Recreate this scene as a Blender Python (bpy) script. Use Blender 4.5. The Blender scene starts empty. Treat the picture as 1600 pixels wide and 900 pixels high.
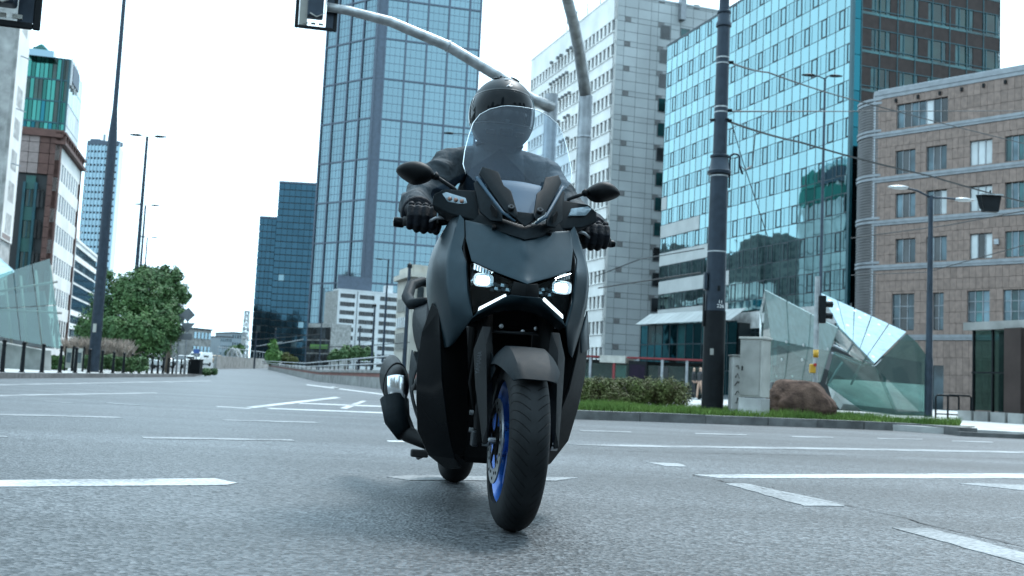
import bpy, bmesh, math, random
from mathutils import Vector, Matrix, Euler, noise as mnoise
random.seed(7)
rad = math.radians
sc = bpy.context.scene
COL = sc.collection

# ------------------------------------------------------------------ camera
CAM_H, FPX, PITCH, ROLL = 0.456, 1650.0, rad(5.2), rad(2.75)
FW = Vector((0, math.cos(PITCH), math.sin(PITCH)))
U0 = Vector((0, -math.sin(PITCH), math.cos(PITCH)))
R0 = Vector((1, 0, 0))
RT = R0 * math.cos(ROLL) + U0 * math.sin(ROLL)
UP = U0 * math.cos(ROLL) - R0 * math.sin(ROLL)
CAMP = Vector((0, 0, CAM_H))
cd = bpy.data.cameras.new('camera')
cam = bpy.data.objects.new('camera', cd)
COL.objects.link(cam)
cam.matrix_world = Matrix(((RT.x, UP.x, -FW.x, 0), (RT.y, UP.y, -FW.y, 0), (RT.z, UP.z, -FW.z, CAM_H), (0, 0, 0, 1)))
cd.sensor_width = 36
cd.lens = FPX / 1600 * 36
cd.clip_start = 0.05
cd.clip_end = 6000
cd.dof.use_dof = True
cd.dof.focus_distance = 3.75
cd.dof.aperture_fstop = 6.3
sc.camera = cam

# ------------------------------------------------------------------ sky: bright even overcast
SUN_AZ, SUN_EL = rad(28), rad(60)          # azimuth from +Y, clockwise
w = bpy.data.worlds.new('World')
sc.world = w
w.use_nodes = True
nt = w.node_tree
nt.nodes.clear()
sky = nt.nodes.new('ShaderNodeTexSky')
sky.sky_type = 'NISHITA'
sky.sun_disc = False
sky.sun_elevation = SUN_EL
sky.sun_rotation = SUN_AZ
sky.dust_density = 4.0
mixs = nt.nodes.new('ShaderNodeMix')
mixs.data_type = 'RGBA'
mixs.inputs[0].default_value = 0.88
nt.links.new(sky.outputs[0], mixs.inputs[6])
# cloud deck: slightly brighter overhead than at the skyline, soft cloud structure
tcw = nt.nodes.new('ShaderNodeTexCoord')
nzw = nt.nodes.new('ShaderNodeTexNoise')
nzw.inputs['Scale'].default_value = 2.2
nzw.inputs['Detail'].default_value = 4
nt.links.new(tcw.outputs['Generated'], nzw.inputs['Vector'])
crw = nt.nodes.new('ShaderNodeValToRGB')
crw.color_ramp.elements[0].position = 0.3
crw.color_ramp.elements[0].color = (5.7, 8.3, 10.0, 1)
crw.color_ramp.elements[1].position = 0.7
crw.color_ramp.elements[1].color = (8.1, 11.2, 13.1, 1)
nt.links.new(nzw.outputs['Fac'], crw.inputs[0])
nt.links.new(crw.outputs[0], mixs.inputs[7])
bgw = nt.nodes.new('ShaderNodeBackground')
bgw.inputs[1].default_value = 0.1
nt.links.new(mixs.outputs[2], bgw.inputs[0])
wo = nt.nodes.new('ShaderNodeOutputWorld')
nt.links.new(bgw.outputs[0], wo.inputs[0])
sl = bpy.data.lights.new('sun', 'SUN')
sl.energy = 1.4
sl.angle = rad(14)
sl.color = (0.95, 0.985, 1.0)
so = bpy.data.objects.new('sun', sl)
COL.objects.link(so)
sd = Vector((math.sin(SUN_AZ) * math.cos(SUN_EL), math.cos(SUN_AZ) * math.cos(SUN_EL), math.sin(SUN_EL)))
so.rotation_euler = sd.to_track_quat('Z', 'Y').to_euler()
so.location = sd * 50
vs = sc.view_settings
vs.view_transform = 'Standard'
vs.look = 'None'
vs.gamma = 1
vs.use_curve_mapping = False
vs.exposure = 1.42
sc.render.engine = 'CYCLES'
sc.cycles.max_bounces = 8
sc.cycles.transparent_max_bounces = 16
sc.cycles.caustics_reflective = False
sc.cycles.caustics_refractive = False

# ------------------------------------------------------------------ measuring helpers (survey of the place)
def ray(px, py):
    return FW + RT * ((px - 800) / FPX) - UP * ((py - 450) / FPX)
def at(px, py, Y):
    d = ray(px, py)
    return CAMP + d * (Y / d.y)
def ground(px, py, z=0.0):
    d = ray(px, py)
    return CAMP + d * ((z - CAM_H) / d.z)
def proj(p):
    v = Vector(p) - CAMP
    f = max(v.dot(FW), 1e-3)
    return 800 + FPX * v.dot(RT) / f, 450 - FPX * v.dot(UP) / f
def zover(px, py, X, Y):
    d = ray(px, py)
    return CAM_H + d.z * math.hypot(X, Y) / math.hypot(d.x, d.y)
def azv(deg):
    return Vector((math.sin(rad(deg)), math.cos(rad(deg)), 0))
def hit(px, py, A, u):
    d = ray(px, py)
    # A + t u = s d (plan)
    det = u.x * (-d.y) - u.y * (-d.x)
    return ((-A.x) * (-d.y) - (-A.y) * (-d.x)) / det
def gz(Y):
    return 0.011 * max(0.0, Y - 75.0)

# ------------------------------------------------------------------ materials
MATS = {}
def mat(name, col, rough=0.6, metal=0.0, var=0.12, scale=3.0, bump=0.0, bscale=40.0, rnd=0.0, spec=0.5, coat=0.0, col2=None, coords='pos', rvar=0.08, detail=5):
    if name in MATS:
        return MATS[name]
    m = bpy.data.materials.new(name)
    m.use_nodes = True
    n, l = m.node_tree.nodes, m.node_tree.links
    b = n['Principled BSDF']
    b.inputs['Metallic'].default_value = metal
    b.inputs['Specular IOR Level'].default_value = spec
    b.inputs['Coat Weight'].default_value = coat
    b.inputs['Coat Roughness'].default_value = 0.06
    if coords == 'pos':
        g = n.new('ShaderNodeNewGeometry'); v = g.outputs['Position']
    else:
        g = n.new('ShaderNodeTexCoord'); v = g.outputs['Object']
    nz = n.new('ShaderNodeTexNoise')
    nz.inputs['Scale'].default_value = scale
    nz.inputs['Detail'].default_value = detail
    l.new(v, nz.inputs['Vector'])
    c2 = col2 if col2 else tuple(max(0, c * (1 - 2 * var)) for c in col)
    c1 = col if col2 else tuple(min(1, c * (1 + var)) for c in col)
    cr = n.new('ShaderNodeValToRGB')
    cr.color_ramp.elements[0].position = 0.32
    cr.color_ramp.elements[1].position = 0.68
    cr.color_ramp.elements[0].color = (*c2, 1)
    cr.color_ramp.elements[1].color = (*c1, 1)
    l.new(nz.outputs['Fac'], cr.inputs[0])
    out = cr.outputs[0]
    if rnd:
        oi = n.new('ShaderNodeObjectInfo')
        mr = n.new('ShaderNodeMapRange')
        mr.inputs[3].default_value = 1 - rnd
        mr.inputs[4].default_value = 1 + rnd
        l.new(oi.outputs['Random'], mr.inputs[0])
        vm = n.new('ShaderNodeVectorMath'); vm.operation = 'SCALE'
        l.new(out, vm.inputs[0]); l.new(mr.outputs[0], vm.inputs[3])
        out = vm.outputs[0]
    l.new(out, b.inputs['Base Color'])
    mr2 = n.new('ShaderNodeMapRange')
    mr2.inputs[3].default_value = max(0.0, rough - rvar)
    mr2.inputs[4].default_value = min(1.0, rough + rvar)
    l.new(nz.outputs['Fac'], mr2.inputs[0])
    l.new(mr2.outputs[0], b.inputs['Roughness'])
    if bump:
        nb = n.new('ShaderNodeTexNoise')
        nb.inputs['Scale'].default_value = bscale
        nb.inputs['Detail'].default_value = 6
        l.new(v, nb.inputs['Vector'])
        bp = n.new('ShaderNodeBump')
        bp.inputs['Strength'].default_value = bump
        bp.inputs['Distance'].default_value = 0.02
        l.new(nb.outputs['Fac'], bp.inputs['Height'])
        l.new(bp.outputs[0], b.inputs['Normal'])
    MATS[name] = m
    return m

def emit_mat(name, col, strength):
    m = bpy.data.materials.new(name); m.use_nodes = True
    n, l = m.node_tree.nodes, m.node_tree.links
    b = n['Principled BSDF']
    b.inputs['Base Color'].default_value = (*col, 1)
    b.inputs['Emission Color'].default_value = (*col, 1)
    b.inputs['Emission Strength'].default_value = strength
    MATS[name] = m
    return m

def glass_sheet(name, tint, refl=0.12, milk=0.0, milkcol=(.6, .7, .75), rough=0.02, bump=0.0, bscale=3.0):
    """thin clear sheet: see-through with a real Fresnel reflection and an optional milky veil"""
    m = bpy.data.materials.new(name); m.use_nodes = True
    n, l = m.node_tree.nodes, m.node_tree.links
    n.remove(n['Principled BSDF'])
    o = n['Material Output']
    tr = n.new('ShaderNodeBsdfTransparent'); tr.inputs[0].default_value = (*tint, 1)
    gl = n.new('ShaderNodeBsdfGlossy'); gl.inputs['Roughness'].default_value = rough
    lwn = n.new('ShaderNodeLayerWeight'); lw = n.new('ShaderNodeMath'); lw.operation = 'POWER'; lw.inputs[1].default_value = 4.0
    l.new(lwn.outputs['Facing'], lw.inputs[0])
    ad = n.new('ShaderNodeMath'); ad.operation = 'ADD'; ad.use_clamp = True
    ad.inputs[1].default_value = refl
    l.new(lw.outputs[0], ad.inputs[0])
    mx = n.new('ShaderNodeMixShader')
    l.new(ad.outputs[0], mx.inputs[0]); l.new(tr.outputs[0], mx.inputs[1]); l.new(gl.outputs[0], mx.inputs[2])
    last = mx.outputs[0]
    if milk:
        df = n.new('ShaderNodeBsdfDiffuse'); df.inputs[0].default_value = (*milkcol, 1)
        m2 = n.new('ShaderNodeMixShader')
        nz = n.new('ShaderNodeTexNoise'); nz.inputs['Scale'].default_value = 4
        g = n.new('ShaderNodeNewGeometry'); l.new(g.outputs['Position'], nz.inputs['Vector'])
        mr = n.new('ShaderNodeMapRange'); mr.inputs[3].default_value = milk * .5; mr.inputs[4].default_value = milk * 1.5
        l.new(nz.outputs['Fac'], mr.inputs[0]); l.new(mr.outputs[0], m2.inputs[0])
        l.new(last, m2.inputs[1]); l.new(df.outputs[0], m2.inputs[2]); last = m2.outputs[0]
    if bump:
        g2 = n.new('ShaderNodeNewGeometry')
        nb = n.new('ShaderNodeTexNoise'); nb.inputs['Scale'].default_value = bscale
        l.new(g2.outputs['Position'], nb.inputs['Vector'])
        bp = n.new('ShaderNodeBump'); bp.inputs['Strength'].default_value = bump; bp.inputs['Distance'].default_value = .05
        l.new(nb.outputs['Fac'], bp.inputs['Height']); l.new(bp.outputs[0], gl.inputs['Normal'])
    l.new(last, o.inputs[0])
    MATS[name] = m
    return m

def mirror_glass(name, col, rough=0.03, rnd=0.12, bump=0.05, bscale=0.35, ior_base=(0.01, 0.02, 0.025)):
    """coated facade glazing: tinted mirror reflection, slightly wavy, per-pane variation"""
    m = bpy.data.materials.new(name); m.use_nodes = True
    n, l = m.node_tree.nodes, m.node_tree.links
    b = n['Principled BSDF']
    b.inputs['Metallic'].default_value = 1.0
    b.inputs['Roughness'].default_value = rough
    oi = n.new('ShaderNodeObjectInfo')
    mr = n.new('ShaderNodeMapRange'); mr.inputs[3].default_value = 1 - rnd; mr.inputs[4].default_value = 1 + rnd
    l.new(oi.outputs['Random'], mr.inputs[0])
    vm = n.new('ShaderNodeVectorMath'); vm.operation = 'SCALE'; vm.inputs[0].default_value = col
    l.new(mr.outputs[0], vm.inputs[3]); l.new(vm.outputs[0], b.inputs['Base Color'])
    g = n.new('ShaderNodeNewGeometry')
    nb = n.new('ShaderNodeTexNoise'); nb.inputs['Scale'].default_value = bscale; nb.inputs['Detail'].default_value = 2
    l.new(g.outputs['Position'], nb.inputs['Vector'])
    bp = n.new('ShaderNodeBump'); bp.inputs['Strength'].default_value = bump; bp.inputs['Distance'].default_value = 0.6
    l.new(nb.outputs['Fac'], bp.inputs['Height']); l.new(bp.outputs[0], b.inputs['Normal'])
    MATS[name] = m
    return m

# ------------------------------------------------------------------ object helpers
def tag(o, label=None, cat=None, group=None, kind=None):
    if label: o['label'] = label
    if cat: o['category'] = cat
    if group: o['group'] = group
    if kind: o['kind'] = kind
    return o
def empty(name, loc=(0, 0, 0), label=None, cat=None, group=None):
    o = bpy.data.objects.new(name, None)
    o.empty_display_size = 0.2
    COL.objects.link(o)
    o.location = loc
    return tag(o, label, cat, group)
def link(name, me, parent=None, off=None):
    o = bpy.data.objects.new(name, me)
    COL.objects.link(o)
    if parent is not None:
        o.parent = parent
    return o

class MB:
    """collects shapes into one mesh; coordinates are world unless an origin is given to build()"""
    def __init__(s):
        s.v, s.f = [], []
    def add(s, vs, fs):
        k = len(s.v)
        s.v += [tuple(p) for p in vs]
        s.f += [tuple(i + k for i in f) for f in fs]
        return s
    def box(s, c, size, M=None):
        x, y, z = size[0] / 2, size[1] / 2, size[2] / 2
        vs = [Vector((i, j, k)) for i in (-x, x) for j in (-y, y) for k in (-z, z)]
        if M is not None: vs = [M @ p for p in vs]
        vs = [p + Vector(c) for p in vs]
        return s.add(vs, [(0, 1, 3, 2), (4, 6, 7, 5), (0, 4, 5, 1), (2, 3, 7, 6), (0, 2, 6, 4), (1, 5, 7, 3)])
    def prism(s, pts, z0, z1):
        n = len(pts)
        a = sum(pts[i][0] * pts[(i + 1) % n][1] - pts[(i + 1) % n][0] * pts[i][1] for i in range(n))
        if a < 0: pts = pts[::-1]
        vs = [(p[0], p[1], z0) for p in pts] + [(p[0], p[1], z1) for p in pts]
        return s.add(vs, [tuple(range(n))[::-1], tuple(range(n, 2 * n))] + [(i, (i + 1) % n, n + (i + 1) % n, n + i) for i in range(n)])
    def sheet(s, pts):
        return s.add(pts, [tuple(range(len(pts)))])
    def slab(s, pts, thick):
        """polygon in 3D given thickness along -normal"""
        P = [Vector(p) for p in pts]
        nrm = Vector((0, 0, 0))
        for i in range(len(P)):
            nrm += (P[i] - P[0]).cross(P[(i + 1) % len(P)] - P[0])
        nrm.normalize()
        n = len(P)
        return s.add(P + [p - nrm * thick for p in P], [tuple(range(n)), tuple(range(n, 2 * n))[::-1]] + [(i, n + i, n + (i + 1) % n, (i + 1) % n) for i in range(n)])
    def tube(s, path, r, n=10, cap=True):
        path = [Vector(p) for p in path]
        m = len(path)
        rs = r if isinstance(r, (list, tuple)) else [r] * m
        t0 = (path[1] - path[0]).normalized()
        a = t0.orthogonal().normalized()
        k = len(s.v)
        for i, p in enumerate(path):
            t = (path[min(i + 1, m - 1)] - path[max(i - 1, 0)]).normalized()
            a = (a - t * a.dot(t)).normalized()
            b = t.cross(a)
            for j in range(n):
                th = 2 * math.pi * j / n
                s.v.append(tuple(p + (a * math.cos(th) + b * math.sin(th)) * rs[i]))
        for i in range(m - 1):
            for j in range(n):
                q = k + i * n
                s.f.append((q + j, q + (j + 1) % n, q + n + (j + 1) % n, q + n + j))
        if cap:
            s.f.append(tuple(k + j for j in range(n))[::-1])
            s.f.append(tuple(k + (m - 1) * n + j for j in range(n)))
        return s
    def lathe(s, prof, n=32, M=None, closed=False):
        """prof: list of (r, h) spun about Z"""
        k = len(s.v)
        m = len(prof)
        for r, h in prof:
            for j in range(n):
                th = 2 * math.pi * j / n
                p = Vector((r * math.cos(th), r * math.sin(th), h))
                if M is not None: p = M @ p
                s.v.append(tuple(p))
        for i in range(m if closed else m - 1):
            for j in range(n):
                a, b = k + i * n, k + ((i + 1) % m) * n
                s.f.append((a + j, a + (j + 1) % n, b + (j + 1) % n, b + j))
        return s
    def build(s, name, m, parent=None, smooth=False, origin=None, bevel=0, subd=0, solid=0, auto=None, merge=False, mirror=False):
        o3 = Vector(origin) if origin is not None else (parent.matrix_local.translation if False else Vector((0, 0, 0)))
        me = bpy.data.meshes.new(name)
        me.from_pydata([tuple(Vector(p) - o3) for p in s.v], [], s.f)
        if merge or True:
            bm = bmesh.new(); bm.from_mesh(me)
            if merge: bmesh.ops.remove_doubles(bm, verts=bm.verts, dist=1e-5)
            bmesh.ops.recalc_face_normals(bm, faces=bm.faces)
            bm.to_mesh(me); bm.free()
        me.materials.append(m if not isinstance(m, str) else MATS[m])
        if smooth:
            me.polygons.foreach_set('use_smooth', [True] * len(me.polygons))
            if auto:
                me.set_sharp_from_angle(angle=rad(auto))
        o = link(name, me, parent)
        if parent is None and origin is not None:
            o.location = o3
        if mirror:
            mm = o.modifiers.new('m', 'MIRROR'); mm.use_clip = True; mm.merge_threshold = 0.0008
        if solid:
            sm = o.modifiers.new('s', 'SOLIDIFY'); sm.thickness = solid; sm.offset = -1
        if bevel:
            bv = o.modifiers.new('b', 'BEVEL'); bv.width = bevel; bv.segments = 2; bv.limit_method = 'ANGLE'; bv.angle_limit = rad(28)
        if subd:
            sb = o.modifiers.new('sd', 'SUBSURF'); sb.levels = subd; sb.render_levels = subd
        return o

CUBES = {}
def cube_mesh(m):
    if m not in CUBES:
        me = bpy.data.meshes.new('block_' + m)
        h = .5
        me.from_pydata([(i, j, k) for i in (-h, h) for j in (-h, h) for k in (-h, h)], [],
                       [(0, 1, 3, 2), (4, 6, 7, 5), (0, 4, 5, 1), (2, 3, 7, 6), (0, 2, 6, 4), (1, 5, 7, 3)])
        me.materials.append(MATS[m])
        CUBES[m] = me
    return CUBES[m]

class Bld:
    """a building: an Empty at its foot; pieces are gathered and the 300 largest of a kind become objects"""
    def __init__(s, name, loc, label, cat, group=None):
        s.root = empty(name, loc, label, cat, group)
        s.loc = Vector(loc)
        s.items = {}
    def piece(s, name, m, M):
        s.items.setdefault(name, []).append((m, M))
    def mesh(s, mb, name, m, **kw):
        mb.v = [tuple(Vector(p) - s.loc) for p in mb.v]
        return mb.build(name, m, s.root, **kw)
    def finish(s, limit=300, rest_name=None):
        T = Matrix.Translation(-s.loc)
        for name, lst in s.items.items():
            def score(it):
                M = it[1]
                x, y = proj(M.translation)
                size = M.to_scale()
                a = sorted(size)[1] * sorted(size)[2]
                d = (M.translation - CAMP).length
                vis = 1 if (-30 < x < 1630 and -30 < y < 930) else 0.001
                return -vis * a / d / d
            lst = sorted(lst, key=score)
            for m, M in lst[:limit]:
                o = link(name, cube_mesh(m), s.root)
                o.matrix_local = T @ M
            rest = {}
            for m, M in lst[limit:]:
                rest.setdefault(m, MB()).add([T @ M @ v.co for v in cube_mesh(m).vertices], [tuple(p.vertices) for p in cube_mesh(m).polygons])
            for m, mb in rest.items():
                tag(mb.build(rest_name or name, m, s.root), kind='stuff')

class Face:
    """one wall plane of a building: t along the wall, z up, o outwards"""
    def __init__(s, b, A, B):
        s.b, s.A = b, Vector((A[0], A[1], 0))
        d = Vector((B[0], B[1], 0)) - s.A
        s.L = d.length
        s.u = d / s.L
        n = Vector((s.u.y, -s.u.x, 0))
        if n.dot(-s.A) < 0: n = -n
        s.n = n
    def M(s, t0, t1, z0, z1, o0, o1, ty=0, tx=0):
        c = s.A + s.u * ((t0 + t1) / 2) + s.n * ((o0 + o1) / 2) + Vector((0, 0, (z0 + z1) / 2))
        R = Matrix((s.u, s.n, Vector((0, 0, 1)))).transposed().to_4x4()
        if ty or tx:
            R = R @ Euler((tx, 0, ty)).to_matrix().to_4x4()
        return Matrix.Translation(c) @ R @ Matrix.Diagonal((t1 - t0, abs(o1 - o0), z1 - z0, 1))
    def box(s, name, m, t0, t1, z0, z1, o0, o1, jit=0.0):
        s.b.piece(name, m, s.M(t0, t1, z0, z1, o0, o1, random.uniform(-jit, jit), random.uniform(-jit, jit)))
    def pt(s, t, z, o=0):
        return s.A + s.u * t + s.n * o + Vector((0, 0, z))
    def t(s, px, py):
        return hit(px, py, s.A, s.u)
    def z(s, px, py):
        p = s.pt(s.t(px, py), 0)
        return zover(px, py, p.x, p.y)
# ------------------------------------------------------------------ materials of the place
def asphalt_mat():
    m = bpy.data.materials.new('asphalt'); m.use_nodes = True
    n, l = m.node_tree.nodes, m.node_tree.links
    b = n['Principled BSDF']
    g = n.new('ShaderNodeNewGeometry')
    big = n.new('ShaderNodeTexNoise'); big.inputs['Scale'].default_value = 0.35; big.inputs['Detail'].default_value = 4
    mp = n.new('ShaderNodeMapping'); mp.inputs['Scale'].default_value = (0.12, 1.3, 1)   # wheel-worn streaks along the lanes
    mp.inputs['Rotation'].default_value = (0, 0, rad(4))
    l.new(g.outputs['Position'], mp.inputs[0]); 
    st = n.new('ShaderNodeTexNoise'); st.inputs['Scale'].default_value = 0.8; st.inputs['Detail'].default_value = 3
    l.new(mp.outputs[0], st.inputs['Vector'])
    l.new(g.outputs['Position'], big.inputs['Vector'])
    agg = n.new('ShaderNodeTexVoronoi'); agg.inputs['Scale'].default_value = 80
    l.new(g.outputs['Position'], agg.inputs['Vector'])
    fine = n.new('ShaderNodeTexNoise'); fine.inputs['Scale'].default_value = 45; fine.inputs['Detail'].default_value = 3
    l.new(g.outputs['Position'], fine.inputs['Vector'])
    # stone colour per grain
    cr = n.new('ShaderNodeValToRGB')
    cr.color_ramp.elements[0].color = (0.016, 0.0185, 0.021, 1)
    cr.color_ramp.elements[1].color = (0.110, 0.117, 0.124, 1)
    cr.color_ramp.elements[0].position = 0.15
    sep = n.new('ShaderNodeSeparateColor'); l.new(agg.outputs['Color'], sep.inputs[0])
    l.new(sep.outputs[0], cr.inputs[0])
    mr = n.new('ShaderNodeMapRange'); mr.inputs[1].default_value = .3; mr.inputs[2].default_value = .7; mr.inputs[3].default_value = .58; mr.inputs[4].default_value = 1.32
    l.new(st.outputs['Fac'], mr.inputs[0])
    mr3 = n.new('ShaderNodeMapRange'); mr3.inputs[1].default_value = .3; mr3.inputs[2].default_value = .7; mr3.inputs[3].default_value = .85; mr3.inputs[4].default_value = 1.15
    l.new(big.outputs['Fac'], mr3.inputs[0])
    lump = n.new('ShaderNodeTexNoise'); lump.inputs['Scale'].default_value = 22; lump.inputs['Detail'].default_value = 5; lump.inputs['Roughness'].default_value = .7
    l.new(g.outputs['Position'], lump.inputs['Vector'])
    mr4 = n.new('ShaderNodeMapRange'); mr4.inputs[1].default_value = .3; mr4.inputs[2].default_value = .7; mr4.inputs[3].default_value = .68; mr4.inputs[4].default_value = 1.32
    l.new(lump.outputs['Fac'], mr4.inputs[0])
    mu2 = n.new('ShaderNodeMath'); mu2.operation = 'MULTIPLY'; l.new(mr3.outputs[0], mu2.inputs[0]); l.new(mr4.outputs[0], mu2.inputs[1])
    mu = n.new('ShaderNodeMath'); mu.operation = 'MULTIPLY'; l.new(mr.outputs[0], mu.inputs[0]); l.new(mu2.outputs[0], mu.inputs[1])
    vm = n.new('ShaderNodeVectorMath'); vm.operation = 'SCALE'
    l.new(cr.outputs[0], vm.inputs[0]); l.new(mu.outputs[0], vm.inputs[3])
    l.new(vm.outputs[0], b.inputs['Base Color'])
    b.inputs['Roughness'].default_value = 0.52
    b.inputs['Specular IOR Level'].default_value = 0.36
    bp = n.new('ShaderNodeBump'); bp.inputs['Strength'].default_value = .6; bp.inputs['Distance'].default_value = 0.008
    ma = n.new('ShaderNodeMath'); ma.operation = 'ADD'
    l.new(agg.outputs['Distance'], ma.inputs[0]); l.new(fine.outputs['Fac'], ma.inputs[1])
    l.new(ma.outputs[0], bp.inputs['Height']); l.new(bp.outputs[0], b.inputs['Normal'])
    MATS['asphalt'] = m
def paint_mat():
    m = bpy.data.materials.new('road_paint'); m.use_nodes = True
    n, l = m.node_tree.nodes, m.node_tree.links
    b = n['Principled BSDF']
    g = n.new('ShaderNodeNewGeometry')
    nz = n.new('ShaderNodeTexNoise'); nz.inputs['Scale'].default_value = 55; nz.inputs['Detail'].default_value = 4
    n2 = n.new('ShaderNodeTexNoise'); n2.inputs['Scale'].default_value = 2.2; n2.inputs['Detail'].default_value = 6
    l.new(g.outputs['Position'], nz.inputs['Vector']); l.new(g.outputs['Position'], n2.inputs['Vector'])
    ad = n.new('ShaderNodeMath'); ad.operation = 'ADD'; l.new(nz.outputs['Fac'], ad.inputs[0]); l.new(n2.outputs['Fac'], ad.inputs[1])
    cr = n.new('ShaderNodeValToRGB')
    cr.color_ramp.elements[0].position = 0.34; cr.color_ramp.elements[0].color = (.11, .115, .12, 1)
    cr.color_ramp.elements[1].position = 0.56; cr.color_ramp.elements[1].color = (.40, .41, .41, 1)
    hv = n.new('ShaderNodeMath'); hv.operation = 'MULTIPLY'; hv.inputs[1].default_value = .5; l.new(ad.outputs[0], hv.inputs[0])
    l.new(hv.outputs[0], cr.inputs[0]); l.new(cr.outputs[0], b.inputs['Base Color'])
    b.inputs['Roughness'].default_value = .7
    bp = n.new('ShaderNodeBump'); bp.inputs['Strength'].default_value = .5; bp.inputs['Distance'].default_value = .005
    l.new(nz.outputs['Fac'], bp.inputs['Height']); l.new(bp.outputs[0], b.inputs['Normal'])
    MATS['road_paint'] = m
asphalt_mat(); paint_mat()
pw = MATS['road_paint'].copy(); pw.name = 'road_paint_worn'; MATS['road_paint_worn'] = pw
for nd in pw.node_tree.nodes:
    if nd.type == 'VALTORGB':
        nd.color_ramp.elements[0].position = .40; nd.color_ramp.elements[0].color = (.085, .09, .095, 1); nd.color_ramp.elements[1].position = .62; nd.color_ramp.elements[1].color = (.27, .28, .285, 1)
mat('earth', (.10, .10, .085), .95, scale=.6, var=.2)
mat('paving', (.34, .34, .33), .85, scale=2.5, var=.14, bump=.3, bscale=30, rnd=.08)
mat('kerb_stone', (.115, .116, .115), .85, scale=5, var=.2, bump=.4, bscale=45, rnd=.12)
mat('concrete', (.27, .27, .26), .85, scale=1.3, var=.22, bump=.3, bscale=18)
mat('concrete_pale', (.42, .42, .41), .8, scale=1.6, var=.2, bump=.25, bscale=20)
mat('grass_blade', (.13, .20, .045), .8, scale=1.5, col2=(.06, .12, .025), spec=.2)
mat('leaf_dark', (.082, .155, .052), .6, scale=.9, col2=(.030, .072, .026), spec=.2)
mat('leaf_mid', (.075, .14, .05), .6, scale=1.2, col2=(.035, .08, .026), spec=.35)
mat('leaf_light', (.10, .21, .05), .6, scale=1.2, col2=(.055, .13, .035), spec=.35)
mat('leaf_hedge', (.085, .115, .032), .65, scale=5, col2=(.055, .048, .02), spec=.2)
mat('plume', (.30, .24, .20), .9, scale=3, var=.25)
mat('bark', (.10, .08, .06), .9, scale=6, var=.3, bump=.6)
mat('steel_pole', (.030, .042, .058), .45, .35, spec=.25, var=.12, scale=6, bump=.05, bscale=60)
mat('steel_black', (.010, .012, .014), .5, .2, spec=.15, scale=8, bump=.1, bscale=50)
mat('steel_grey', (.30, .32, .34), .4, .6, scale=5, var=.15)
mat('galvanised', (.36, .38, .39), .42, .5, scale=7, var=.2, bump=.08, bscale=25)
mat('bollard_black', (.006, .008, .010), .5, .1, spec=.15, scale=5)
mat('sign_back', (.12, .13, .14), .6, .5, scale=3)
mat('white_wall', (.75, .74, .715), .8, scale=.25, var=.08, bump=.05, rnd=.03)
mat('white_block', (.50, .52, .53), .8, scale=.2, var=.08, rnd=.04)
mat('cream_wall', (.50, .47, .41), .8, scale=.3, var=.12)
mat('panel_grey', (.33, .355, .36), .6, .0, scale=.15, var=.10, rnd=.05, spec=.5)
mat('panel_joint', (.13, .138, .143), .8, scale=2)
mat('node_dark', (.13, .13, .13), .7, scale=2)
mat('granite_brown', (.215, .158, .134), .6, spec=.25, scale=3.0, var=.12, rnd=.10, bump=.03, detail=8)
mat('granite_pink', (.26, .20, .185), .6, scale=3.0, var=.10, rnd=.06)
mat('granite_and_reflection', (.046, .034, .031), .6, spec=.12, scale=2.0, var=.12, rnd=.08)  # dark granite, also the reflected brown on the glass block's end wall
mat('stone_redbrown', (.115, .062, .052), .6, scale=2.0, var=.12, rnd=.10, spec=.2)
mat('louvre', (.10, .095, .095), .5, .2, scale=1, var=.1)
mat('band_metal', (.21, .225, .24), .45, .4, scale=2, var=.1)
mat('roof_dark', (.06, .062, .065), .8, scale=1)
mat('interior_dark', (.010, .014, .016), .5, scale=1)
mat('mullion_dark', (.018, .032, .040), .45, .3, scale=2)
mat('mullion_blue', (.055, .075, .105), .45, .3, scale=1)
mat('mullion_teal', (.008, .060, .075), .4, .2, scale=1)
mat('teal_paint', (.01, .075, .065), .5, scale=1)
mat('window_dark', (.030, .036, .040), .12, 0, scale=.4, var=.4, rnd=.5, rvar=.02)
mat('window_teal', (.018, .075, .080), .08, .2, scale=.4, var=.4, rnd=.5, rvar=.02)
mat('window_mid', (.05, .08, .095), .06, .35, scale=.5, var=.4, rnd=.55, rvar=.02)
mat('window_green', (.012, .05, .04), .1, .1, scale=.4, var=.3, rnd=.4, rvar=.02)
mat('blind_white', (.50, .54, .55), .5, scale=.6, var=.08, rnd=.1)
mirror_glass('glass_cyan', (.195, .325, .345), .02, .07, .02, .22)
mirror_glass('glass_cyan_window', (.165, .280, .302), .02, .09, .02, .3)
mirror_glass('glass_teal', (.016, .085, .105), .05, .25, .04)
mirror_glass('glass_brown', (.050, .048, .052), .05, .2, .05)
mirror_glass('glass_blue', (.122, .182, .208), .05, .06, .01, .08)
mirror_glass('glass_navy', (.028, .060, .082), .06, .08, .02)
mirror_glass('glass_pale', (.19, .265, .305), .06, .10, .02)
mirror_glass('glass_green', (.035, .135, .115), .05, .45, .05)
mat('panel_white', (.42, .43, .42), .5, scale=.5, var=.06, rnd=.04)
glass_sheet('pavilion_glass', (.46, .64, .61), .10, .04, (.30, .42, .40), .03, .05, 1.5)
glass_sheet('pavilion_glass_frosted', (.42, .55, .53), .10, .55, (.28, .38, .38), .06, .05, 1.5)
glass_sheet('pavilion_glass_white', (.4, .5, .5), .04, .92, (.34, .46, .50), .08)
glass_sheet('kiosk_glass', (.35, .50, .47), .02, .01, (.2, .3, .28))
glass_sheet('clear_glass', (.80, .88, .88), .06, .03)
mat('red_steel', (.17, .016, .02), .45, scale=3)
mat('rock', (.125, .080, .062), .95, scale=6, var=.3, bump=1.0, bscale=26, col2=(.032, .020, .016), spec=.12)
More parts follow.
